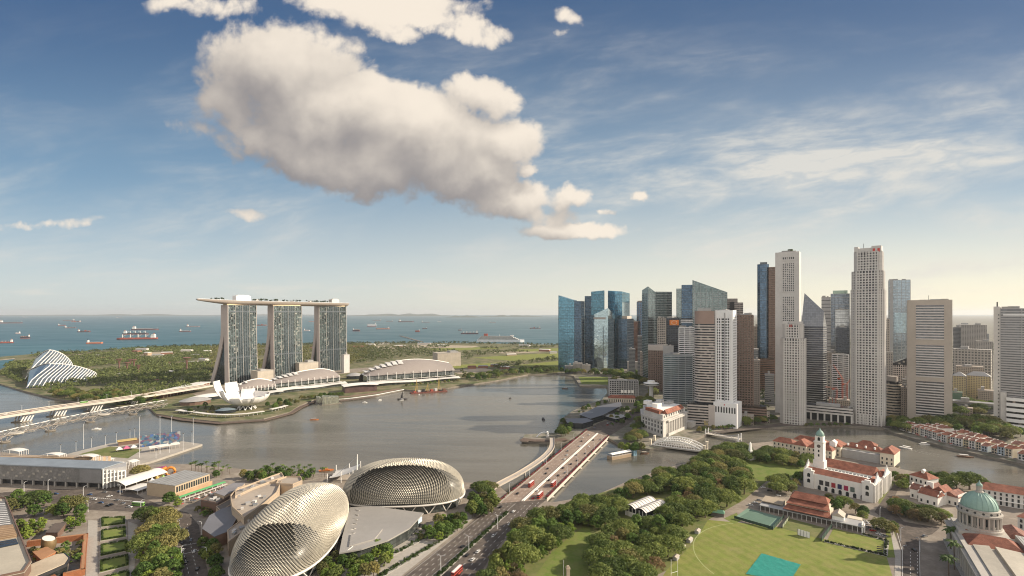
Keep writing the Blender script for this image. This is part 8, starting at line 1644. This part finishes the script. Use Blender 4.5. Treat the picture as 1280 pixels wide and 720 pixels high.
rr = random.Random(77); GB = [mat('garden_house_white', (.56, .53, .48)), mat('garden_house_tan', (.36, .27, .19)), mat('garden_house_brick', (.26, .13, .085)), concL]; GN_ = ['white', 'tan', 'brick red', 'grey']
for i, (x, y, w, d, h) in enumerate([(92, 441.5, 34, 14, 6), (118, 446, 30, 14, 6), (132, 449, 40, 12, 5), (168, 443, 30, 20, 14), (176, 440.5, 44, 20, 16), (182, 444.5, 26, 16, 12), (196, 446, 36, 16, 8), (208, 443, 40, 18, 8), (216, 449, 30, 14, 7), (232, 441, 46, 18, 11), (245, 446, 40, 16, 8), (252, 452, 34, 16, 9), (258, 441, 30, 16, 8), (240, 455, 30, 14, 7), (206, 456, 26, 12, 6), (212, 467, 26, 12, 6), (150, 470, 22, 12, 5), (196, 478, 24, 12, 5), (392, 437, 46, 16, 9), (410, 434.5, 60, 16, 8), (424, 438, 40, 16, 9), (448, 435, 50, 16, 8), (462, 432.5, 50, 16, 9), (500, 434, 60, 16, 8), (480, 430.5, 60, 14, 9), (530, 431.5, 70, 16, 10), (552, 433, 50, 14, 7), (420, 431.5, 60, 14, 9), (350, 434, 40, 16, 9), (590, 461, 26, 12, 7), (604, 460, 30, 12, 6), (618, 458.5, 26, 12, 7), (630, 461, 30, 12, 6), (640, 444.5, 40, 14, 5), (680, 439.5, 50, 16, 9), (692, 442, 30, 14, 8), (655, 433, 60, 14, 7)]):
 ci = rr.choice([0, 0, 1, 1, 2, 3]) if x < 585 or x > 635 else 2; t_ = thing('garden_house', f'{GN_[ci]} low building among the trees of the gardens and far shore', 'building', G(x, y), R(rr.uniform(-25, 25)), 'low buildings of the gardens and far shore')
 q = MB(); q.box(-w / 2, w / 2, 0, d, -.3, h); q.build('wall', GB[ci], t_); q = MB(); q.gable(-w / 2, w / 2, 0, d, h + .02, h + 2.5, 'x', .8, 2); q.build('roof', rr.choice([GREYROOF, WROOF, TILE2]), t_)
# ------------------------------------------------------------------ cars, buses
TYRE = mat('tyre_rubber', (.02, .02, .02), .9); CARG = mat('car_glass', (.02, .025, .03), .08, spec=.7)
CARM = dict(white=mat('white_car_paint', (.72, .71, .69), .25, var=.03), silver=mat('silver_car_paint', (.42, .42, .43), .25, .5, var=.03), black=mat('black_car_paint', (.018, .018, .02), .2, var=.03), red=mat('red_car_paint', (.42, .03, .025), .25, var=.05), blue=mat('blue_car_paint', (.05, .10, .22), .25, var=.05), yellow=mat('yellow_car_paint', (.60, .42, .04), .3, var=.05))
_cm = {}
def car(colour, label, p, rz, group):
 if colour not in _cm:
  q = MB(); pr = [(-2.2, .35), (2.2, .35), (2.25, .75), (1.25, .95), (-1.9, 1.0), (-2.25, .8)]
  for y in (-.86, .86): q.quad(*[(x, y, z) for x, z in (pr if y < 0 else pr[::-1])])
  for i in range(6): a, b = pr[i], pr[(i + 1) % 6]; q.quad((a[0], -.86, a[1]), (a[0], .86, a[1]), (b[0], .86, b[1]), (b[0], -.86, b[1]))
  q.quad((-1.35, -.64, 1.47), (.35, -.64, 1.47), (.35, .64, 1.47), (-1.35, .64, 1.47)); body = q.mesh('body', CARM[colour])
  q = MB(); b_ = [(1.15, -.8, .97), (1.15, .8, .97), (-1.8, .8, 1.01), (-1.8, -.8, 1.01)]; t_ = [(.36, -.65, 1.45), (.36, .65, 1.45), (-1.36, .65, 1.45), (-1.36, -.65, 1.45)]
  for i in range(4): j = (i + 1) % 4; q.quad(b_[i], b_[j], t_[j], t_[i])
  gl = q.mesh('windows', CARG); q = MB(); q.tube([(0, -.1, 0), (0, .1, 0)], .32, 10); _cm[colour] = (body, gl, q.mesh('wheel', TYRE))
 t = thing('car', label, 'car', p, rz, group); b, g_, w = _cm[colour]; mesh_copy('body', b, t); mesh_copy('window', g_, t)
 for x in (-1.35, 1.4):
  for y in (-.8, .8): mesh_copy('wheel', w, t, (x, y, .32))
 return t
_bm = {}
def bus(kind, label, p, rz, group):
 H_ = 4.2 if kind != 'green' else 3.1; L_ = 11.4
 if kind not in _bm:
  bm_ = dict(red=mat('red_bus_paint', (.46, .05, .03), .3, var=.05), green=mat('green_bus_paint', (.16, .36, .06), .35, var=.05), white=mat('white_bus_paint', (.62, .61, .6), .3, var=.04))[kind]
  q = MB(); q.prism(chamfer(-L_ / 2, L_ / 2, 2.5, .25, -1.25), .35, H_); body = q.mesh('body', bm_)
  wl = []
  for z in ((1.3, 3.0) if H_ > 4 else (1.4,)): q = MB(); q.prism(chamfer(-L_ / 2 - .02, L_ / 2 + .02, 2.54, .25, -1.27), z, z + .85); wl.append(q.mesh('window', CARG))
  q = MB(); q.prism(chamfer(-L_ / 2 + .3, L_ / 2 - .3, 2.1, .3, -1.05), H_ + .01, H_ + .14); rf = q.mesh('roof', CARM['white']); q = MB(); q.tube([(0, -.15, 0), (0, .15, 0)], .5, 10); _bm[kind] = (body, wl, rf, q.mesh('wheel', TYRE))
 t = thing('bus', label, 'bus', p, rz, group); b, wl, rf, w = _bm[kind]; mesh_copy('body', b, t); mesh_copy('roof', rf, t)
 for m_ in wl: mesh_copy('window', m_, t)
 for x in (-3.4, 3.6):
  for y in (-1.15, 1.15): mesh_copy('wheel', w, t, (x, y, .5))
 return t
RZ = lambda a, b: math.atan2((G(*b) - G(*a)).y, (G(*b) - G(*a)).x)
rzb = bz
for col_, x, y, lab in (('white', 642, 640, 'white car nearest the bridge end of the approach road'), ('white', 637, 656, 'white car beside the hedge, second from the bridge end'), ('white', 617, 670.5, 'white car halfway along the hedge on the approach road'), ('white', 597.5, 690.5, 'white car in the outer lane above the lone dark car'), ('white', 591, 700.5, 'white car just below the lone dark car by the hedge'), ('black', 584, 695, 'lone dark car hugging the hedge on the approach road'), ('black', 626, 634.5, 'dark car leaving the bridge on the bay side'), ('black', 578, 684, 'black car in the bay side lanes of the approach road')):
 car(col_, lab, G(x, y) + Vector((0, 0, .12)), rzb, 'cars on the approach road')
bus('red', 'red bus driving at the bottom edge of the approach road', G(571, 719) + Vector((0, 0, .12)), rzb, 'buses')
for f_, k_, lab in ((.32, .16, 'red double decker on the bay side lanes of the bridge'), (.83, .16, 'red double decker in the planter side lane of the bridge'), (.80, .03, 'red double decker entering the bridge by the trees')): bus('red', lab, across_w(f_, k_) + Vector((0, 0, .18)), rzb, 'buses')
cl = random.Random(4); seen_c = {}
for f_, k_, c_ in ((.22, .08, 'black'), (.34, .30, 'black'), (.24, .36, 'black'), (.40, .50, 'white'), (.34, .56, 'white'), (.22, .62, 'silver'), (.42, .72, 'white'), (.30, .80, 'black'), (.20, .86, 'white'), (.60, .10, 'white'), (.68, .02, 'red'), (.60, .22, 'black'), (.70, .28, 'black'), (.80, .32, 'silver'), (.62, .38, 'black'), (.72, .44, 'black'), (.60, .58, 'silver'), (.80, .62, 'black'), (.70, .74, 'white'), (.62, .86, 'black'), (.82, .9, 'silver'), (.78, .50, 'black')):
 side = 'bay side' if f_ < .5 else 'river side'
 car(c_, f'{c_} car driving on the {side} lanes of the planted bridge', across_w(f_, k_) + Vector((0, 0, .18)), rzb, 'cars on the planted bridge')
car('white', 'white pickup like car far along the bay side lanes before the slate roofs', across_w(.30, .93) + Vector((0, 0, .18)), rzb, 'cars on the planted bridge')
ra = RZ((100, 630), (170, 634))
for c_, x, y, r_, lab in (('silver', 98.5, 632, ra + .4, 'silver car coming out from the trees onto the junction'), ('silver', 131, 616, ra, 'silver car by the pillars of the car park building'), ('white', 137, 621, ra + .7, 'white car turning beside the dashed line'), ('black', 135, 633, ra, 'black car crossing the middle of the junction'), ('black', 139, 631.5, ra, 'second black car just behind the black one in the junction'), ('white', 162, 634.5, ra, 'white car right of the black cars in the junction'), ('white', 229, 688.5, R(108), 'white car on the turning road beside the stop line'), ('black', 233, 704, R(105), 'black car at the bottom of the turning road'), ('black', 230, 700, R(106), 'dark car just ahead of the black one on the turning road'), ('black', 1142.5, 688.5, R(84), 'dark car on the road beside the bowling green'), ('silver', 1156, 671, R(20), 'silver car at the bend above the road island')):
 car(c_, lab, G(x, y) + Vector((0, 0, .14)), r_, 'cars on the near roads')
cl = random.Random(91)
for i, (x, y) in enumerate(((118, 625), (146, 626), (154, 630), (84, 622), (70, 618), (126, 629), (150, 615), (112, 619))): c_ = cl.choice(['white', 'silver', 'black', 'blue']); car(c_, f'{c_} car in the traffic of the wide junction', G(x, y) + Vector((0, 0, .14)), ra + (3.14 if i % 2 else 0), 'cars in the junction')
for i, (x, y) in enumerate(((239, 676), (243, 690), (226, 662), (247, 712))): c_ = ['silver', 'white', 'blue', 'black'][i]; car(c_, f'{c_} car on the turning road below the food stalls', G(x, y) + Vector((0, 0, .14)), R(106), 'cars on the turning road')
bus('green', 'green and black bus half hidden by the tall trees at the junction', G(173, 632) + Vector((0, 0, .14)), ra, 'buses')
rp = RZ((1080, 662), (1106, 672)); cl = random.Random(12)
for i, (x, y) in enumerate(((1081, 652.5), (1086, 655), (1079, 657.5), (1085, 659.5), (1093, 659), (1097, 661), (1091, 664), (1098, 667.5), (1103, 669.5), (1107, 671))):
 c_ = ['white', 'white', 'silver', 'silver', 'white', 'black', 'red', 'white', 'white', 'silver'][i]; car(c_, f'{c_} car parked in the lot behind the bowling green', G(x, y) + Vector((0, 0, .05)), rp + R(90 if i % 2 else 60), 'cars parked behind the bowling green')
for i, (x, y) in enumerate(((944, 629), (949, 626), (955, 629), (961, 627.5), (938, 632), (967, 624), (973, 620), (962, 614), (954, 610))):
 c_ = ['white', 'silver', 'white', 'black', 'white', 'silver', 'white', 'black', 'white'][i]; car(c_, f'{c_} car parked beside the cricket pavilion under the park trees', G(x, y) + Vector((0, 0, .05)), R(-30 + (i % 3) * 15), 'cars parked by the cricket pavilion')
for i, (x, y, lab) in enumerate(((812, 693, 'white coach parked among the trees left of the field, nearest the goal posts'), (817, 688, 'white coach parked among the trees left of the field, in the middle of three'), (822, 683, 'white coach parked among the trees left of the field, nearest the tents'))): bus('white', lab, G(x, y), R(52), 'coaches parked by the field')
cl = random.Random(5)
for i in range(20):
 a = cl.random(); p = G(742 + 60 * a, 536 - 24 * a + cl.uniform(-3, 3)); c_ = cl.choice(['white', 'silver', 'black', 'black', 'red']); car(c_, f'{c_} car in the queue on the city road beyond the bridge', p + Vector((0, 0, .14)), R(40), 'cars on the city road')
Pb = smooth_pts(curve_pts([(-90, 534), (0, 519.5), (70, 509), (142, 499.5), (200, 491), (262, 481)], 12), 8)
for i, (k, c_, s_) in enumerate(((12, 'red', -6), (13, 'silver', -9), (9, 'white', 5), (17, 'white', -6), (24, 'black', 6), (28, 'white', -7))):
 d = (Pb[k + 1] - Pb[k]).normalized(); n_ = Vector((-d.y, d.x, 0)); car(c_, f'{c_} car on the pale road bridge left of the hotel' if i not in (3, 5) else 'white car on the far half of the pale road bridge', Pb[k] + n_ * s_ + Vector((0, 0, .1)), math.atan2(d.y, d.x), 'cars on the pale road bridge')
d = (Pb[21] - Pb[20]).normalized(); bus('green', 'bright green bus crossing the pale road bridge', Pb[20] + Vector((-d.y, d.x, 0)) * 6 + Vector((0, 0, .1)), math.atan2(d.y, d.x), 'buses')
for k in (7, 11, 15, 19, 23, 27, 31): n_ = Vector((-(Pb[k + 1] - Pb[k]).y, (Pb[k + 1] - Pb[k]).x, 0)).normalized(); dup(lampD, Pb[k] + Vector((0, 0, .1)), 0, 'twin armed lamp post on the median of the pale road bridge', 'lamp posts of the pale road bridge')
# ------------------------------------------------------------------ boats on the bay and the river
def boat(label, x, y, L_, hm, cm, rz=0, cat='boat', name='tour_boat', canopy=True):
 t = thing(name, label, cat, G(x, y, WZ), rz); w = L_ * .15; q = MB(); out = [(-L_ / 2, -w * .8), (L_ * .25, -w), (L_ / 2, 0), (L_ * .25, w), (-L_ / 2, w * .8)]
 n = len(out); q.prism([(px_ * .92, py_ * .8) for px_, py_ in out], -.3, .02); q.strip([[(px_ * (.92 + .08 * k), py_ * (.8 + .2 * k), k * 1.3) for px_, py_ in out + out[:1]] for k in (0, .5, 1)]); q.sheet(out, 1.2); q.build('hull', hm, t)
 if canopy:
  q = MB(); q.box(-L_ * .36, L_ * .16, -w * .75, w * .75, 2.9, 3.15); q.build('canopy', cm, t)
  for px_ in (-.34, -.1, .14): q = MB(); q.tube([(L_ * px_, -w * .7, 1.2), (L_ * px_, -w * .7, 2.95)], .08, 4); q.tube([(L_ * px_, w * .7, 1.2), (L_ * px_, w * .7, 2.95)], .08, 4); q.build('post', STEEL, t)
 else: q = MB(); q.box(-L_ * .2, L_ * .12, -w * .6, w * .6, 1.21, 2.6); q.build('cabin', cm, t)
 return t
OB = mat('orange_hull', (.50, .17, .05), .5); DB = mat('dark_hull', (.045, .04, .04), .5); BRH = mat('brown_hull', (.16, .09, .06), .6)
boat('orange tour boat alone in front of the museum promontory', 393, 525, 14, OB, concM, R(15)); boat('small white boat near the dark sailing barge', 502, 500.5, 9, WHITE, WHITE, R(200)); boat('small white boat in front of the brown boardwalk', 456, 503.5, 10, WHITE, WHITE, R(10), canopy=False); boat('dark tour boat heading for the statue jetty', 679, 524.5, 13, DB, DARK, R(100)); boat('white speedboat beneath the spiral footbridge', 121, 537, 12, WHITE, WHITE, R(20), canopy=False)
boat('brown tour boat far out on the bay', 706, 486, 14, BRH, concL, R(170)); boat('small dark buoy boat in the middle of the bay', 638, 498.5, 8, DB, DARK, R(60), canopy=False); boat('white boat by the barge with the cranes', 524, 494, 8, WHITE, WHITE, R(100), canopy=False); boat('small white boat off the largest scaled hall', 475, 500.5, 7, WHITE, WHITE, R(30), canopy=False)
boat('bright white sunlit tour boat on the wide river', 1131.5, 560.5, 15, WHITE, WHITE, R(118)); boat('white roofed boat moored by the shophouse terrace', 1156, 556, 13, WHITE, WHITE, R(-12)); boat('dark wooden tour boat with a white roof in midriver', 1207, 571.5, 17, BRH, concL, R(-22)); boat('small pale boat moored below the shophouse terrace', 1186, 560, 9, concL, concL, R(-20), canopy=False); boat('long orange boat moored beside the white stage canopy', 408, 588.5, 16, OB, OB, R(20), canopy=False)
boat('brown tour boat under the white arched bridge end', 806, 567.5, 12, BRH, concM, R(10))
c = G(502.5, 499.5, WZ); t_ = thing('sailing_barge', 'dark barge with a tall black mast off the largest hall', 'boat', c, R(10)); q = MB(); q.prism([(-9, -2.6), (7, -2.6), (11, 0), (7, 2.6), (-9, 2.6)], -.3, 2.2); q.build('hull', DB, t_); q = MB(); q.tube([(1, 0, 2), (1, 0, 17)], .5, 6, .2); q.build('mast', DARK, t_); q = MB(); q.strip([[(1.4, 0, 3), (1.2, .3, 9), (1, 0, 16)], [(-3, .4, 3), (-2, .6, 8), (.6, 0, 15.5)]]); q.build('sail', mat('dark_sail', (.06, .055, .055)), t_)
c = G(536, 490.5, WZ); t_ = thing('crane_barge', 'reddish work barge with yellow lattice cranes moored at the quay', 'barge', c, R(24)); q = MB(); q.box(-40, 40, -8, 8, -.4, 2.4); q.build('hull', mat('rusty_hull', (.17, .06, .045), .7, var=.3), t_)
for i, (x, h) in enumerate(((-30, 30), (-6, 18), (20, 33))): q = MB(); q.tube([(x, 0, 2.4), (x + 3, 0, h)], .7, 4, .3); q.tube([(x + 6, 0, 2.4), (x + 3, 0, h)], .4, 4, .2); [q.tube([(x + k * .3, 0, 2.4 + h * k / 10), (x + 6 - k * .3, 0, 2.4 + h * (k + 1) / 10.5)], .25, 4) for k in range(9)]; q.build('crane', mat('crane_yellow', (.46, .33, .10), .6), t_)
for i in range(8): q = MB(); x = -34 + i * 9.4; q.box(x, x + 5.5, -5 + (i % 3), 4, 2.42, 4.6 + (i % 3) * 1.6); q.build('deck_load', [mat('red_load', (.32, .07, .05)), concL, DARK, BRH][i % 4], t_)
# ------------------------------------------------------------------ ships at anchor
HULLS = dict(red=mat('red_ship_hull', (.34, .075, .05), .6, var=.2), dark=mat('dark_ship_hull', (.03, .04, .055), .6), orange=mat('orange_ship_hull', (.48, .15, .06), .6), white=mat('white_ship_hull', (.66, .66, .66), .5), grey=mat('grey_ship_hull', (.16, .19, .22), .6), green=mat('green_ship_hull', (.05, .12, .10), .6)); SUP = mat('ship_white', (.70, .69, .66), .5); DECKR = mat('ship_deck', (.24, .10, .07), .7, var=.3)
def ship(label, x0, x1, y, hull, bridge='right', gear='tanker', hh=None, yaw=0):
 xm = (x0 + x1) / 2; p = G(xm, y, WZ); L_ = (x1 - x0) * p.y / FPX / max(.3, math.cos(R(yaw))); t = thing('cargo_ship' if gear != 'tanker' else 'tanker_ship', label, 'ship', p, R(yaw) - math.atan(ray(xm)) * .5); h = hh or max(7, L_ * .055); w = max(7, L_ * .075); s = 1 if bridge == 'right' else -1
 q = MB(); out = [(-L_ / 2, -w * .8), (L_ * .40, -w), (L_ / 2, 0), (L_ * .40, w), (-L_ / 2, w * .8)] if s < 0 else [(-L_ / 2, 0), (-L_ * .40, -w), (L_ / 2, -w * .8), (L_ / 2, w * .8), (-L_ * .40, w)]
 q.prism(out, -.6, h); q.build('hull', HULLS[hull], t); q = MB(); q.prism(offset_poly(out, -.8), h + .05, h + .3); q.build('deck', DECKR, t)
 q = MB(); q.prism(offset_poly(out, .25), -.5, h * .28); q.build('waterline', HULLS['red' if hull != 'red' else 'dark'], t)
 bx = s * L_ * .40; q = MB(); q.box(bx - L_ * .05, bx + L_ * .05, -w * .8, w * .8, h + .31, h + L_ * .06 + 5); q.box(bx - L_ * .03, bx + L_ * .04, -w * .95, w * .95, h + L_ * .06 + 5.01, h + L_ * .06 + 8.5); q.build('bridge_house', SUP, t)
 q = MB(); q.box(bx + s * L_ * .02 - L_ * .012, bx + s * L_ * .02 + L_ * .012, -w * .2, w * .2, h + L_ * .06 + 8.52, h + L_ * .06 + 14); q.build('funnel', HULLS['orange' if hull != 'orange' else 'dark'], t)
 if gear == 'cargo':
  for k in range(4): x = -s * L_ * (.36 - k * .19); q = MB(); q.tube([(x, 0, h), (x, 0, h + L_ * .10)], L_ * .008 + .5, 5); q.tube([(x, 0, h + L_ * .035), (x + s * L_ * .09, 0, h + L_ * .09)], L_ * .004 + .3, 4); q.build('deck_crane', SUP, t); q = MB(); q.box(x - L_ * .055, x + L_ * .055, -w * .6, w * .6, h + .31, h + 2.6); q.build('hatch_cover', DECKR, t)
 elif gear == 'box':
  for k in range(5): x = -s * L_ * (.38 - k * .145); q = MB(); q.box(x - L_ * .06, x + L_ * .06, -w * .75, w * .75, h + .31, h + 4 + (k % 3) * 3.2); q.build('container_stack', HULLS[['orange', 'grey', 'red', 'green', 'dark'][k]], t)
 else:
  q = MB(); q.tube([(-L_ * .40, 0, h + 1.6), (L_ * .30, 0, h + 1.6)], .9, 5); q.build('deck_pipe', SUP, t); q = MB(); q.tube([(-s * L_ * .44, 0, h), (-s * L_ * .44, 0, h + L_ * .06)], .8, 5); q.build('foremast', SUP, t)
for a in (('long low tanker with its white bridge left, by the left picture edge', 2, 25, 404, 'dark', 'left'), ('small pale workboat alone near the left edge', 20, 24.5, 417, 'white', 'right'), ('stubby white and red ship seen end on near the left edge', 26.5, 36, 423, 'dark', 'right', 'cargo', 12), ('dark hulled ship with a tall white bridge cut by the left edge', -2, 14, 429, 'red', 'right', 'cargo'),
          ('small red and white tanker, leftmost of the tight cluster', 73.5, 81, 407, 'red', 'left'), ('dark tanker with a white bridge in the middle of the cluster', 82, 94, 410, 'dark', 'left'), ('bright red ship at the top of the cluster', 90, 100, 402.5, 'red', 'right', 'box'), ('navy ship with a pinkish stern right of the cluster', 98.5, 112, 415, 'dark', 'left', 'box'), ('faint long dark tanker behind the red ship of the cluster', 80, 92, 401, 'dark', 'right'),
          ('orange tanker with a cream bridge alone off the gardens', 110, 127, 429.5, 'orange', 'left', 'tanker'), ('large red bulk carrier, nearest of the trio off the gardens', 150, 193, 424.5, 'red', 'right', 'cargo', 12), ('white and dark cargo ship in the middle of the trio', 156, 184, 418, 'dark', 'left', 'cargo'), ('thin dark ship farthest of the trio', 167, 196, 412.5, 'dark', 'left'),
          ('dark tanker with a white bridge left of the hotel', 225, 238, 414.5, 'dark', 'left'), ('small grey ship above the tanker left of the hotel', 234, 249, 408.5, 'grey', 'left'), ('red ship between the first and second hotel towers', 319, 333, 407, 'red', 'left', 'box'), ('white tanker between the second and third hotel towers', 380, 387.5, 413.5, 'white', 'left'), ('faint orange ship between the second and third hotel towers', 386, 394, 402, 'orange', 'right'),
          ('stubby dark ship with a white bridge right of the roof deck', 441, 450, 414, 'dark', 'left', 'cargo', 14), ('boxy white car carrier right of the hotel', 459, 470, 408, 'white', 'right', 'tanker', 28), ('long orange red tanker below the white car carrier', 470, 487, 411.5, 'orange', 'right'), ('faint white bowed ship right of the hotel near the horizon', 466, 476, 401, 'grey', 'right'), ('pair like dark low tanker near the horizon', 483, 491, 402, 'dark', 'right'),
          ('very long dark tanker near the horizon', 498, 517, 402.5, 'dark', 'left'), ('small red and dark ship seen end on in open water', 519, 524.5, 415, 'red', 'right', 'cargo', 13), ('small dark barge right of the end on ship', 528, 534, 411, 'dark', 'right'), ('pale ship near the horizon above the breakwater', 547, 551.5, 402.5, 'white', 'left'), ('faint long ship near the horizon right of the pale one', 527, 537, 403, 'grey', 'left'),
          ('dark cargo ship left of the white cruise ship', 576, 598, 417.5, 'dark', 'right', 'cargo'), ('small tug left of the dark cargo ship', 572.5, 577, 413, 'dark', 'right'), ('grey ship with a wide superstructure near the glass towers', 662, 676, 411, 'grey', 'right', 'box'), ('faint tanker near the horizon left of the glass towers', 612, 620, 403.5, 'grey', 'left'), ('small faint ship on the horizon above the trio', 146, 152, 397.5, 'grey', 'left'), ('faint ship on the horizon at the far left', 29, 34, 396.5, 'white', 'left')): ship(*a)
p = G(626, 427.5, WZ); L_ = 59 * p.y / FPX; t = thing('cruise_ship', 'big white cruise ship with stacked decks moored beyond the far shore', 'cruise ship', p, R(-6)); w = 16
q = MB(); out = [(-L_ / 2, -w), (L_ * .42, -w), (L_ / 2, 0), (L_ * .42, w), (-L_ / 2, w)]; q.prism(out, -.6, 15); q.build('hull', HULLS['white'], t)
for i in range(5): q = MB(); q.box(-L_ * (.48 - .015 * i), L_ * (.38 - .035 * i), -w + .8 * i + .3, w - .8 * i - .3, 15.02 + i * 4.2, 18.9 + i * 4.2); dk = q.build('deck_tier', SUP, t); q = MB(); q.box(-L_ * (.478 - .015 * i), L_ * (.378 - .035 * i), -w + .8 * i + .05, w - .8 * i - .05, 16 + i * 4.2, 17.8 + i * 4.2); q.build('window_band', DGLASS, dk)
q = MB(); q.box(-L_ * .36, -L_ * .28, -5, 5, 36, 50); q.build('funnel', HULLS['red'], t); q = MB(); q.box(L_ * .2, L_ * .27, -6, 6, 36, 42); q.build('bridge_house', SUP, t); q = MB(); q.tube([(-L_ * .03, 0, 35), (-L_ * .03, 0, 48)], .8, 5); q.build('mast', SUP, t)
A, B = G(500, 420, WZ), G(527, 427.5, WZ); d = B - A; t = MB(); t.box(0, d.length, -7, 7, -.5, 3.2); o = t.build('breakwater', QUAY, None, A, math.atan2(d.y, d.x)); tag(o, 'thin dark breakwater slanting out from the far shore', 'breakwater')
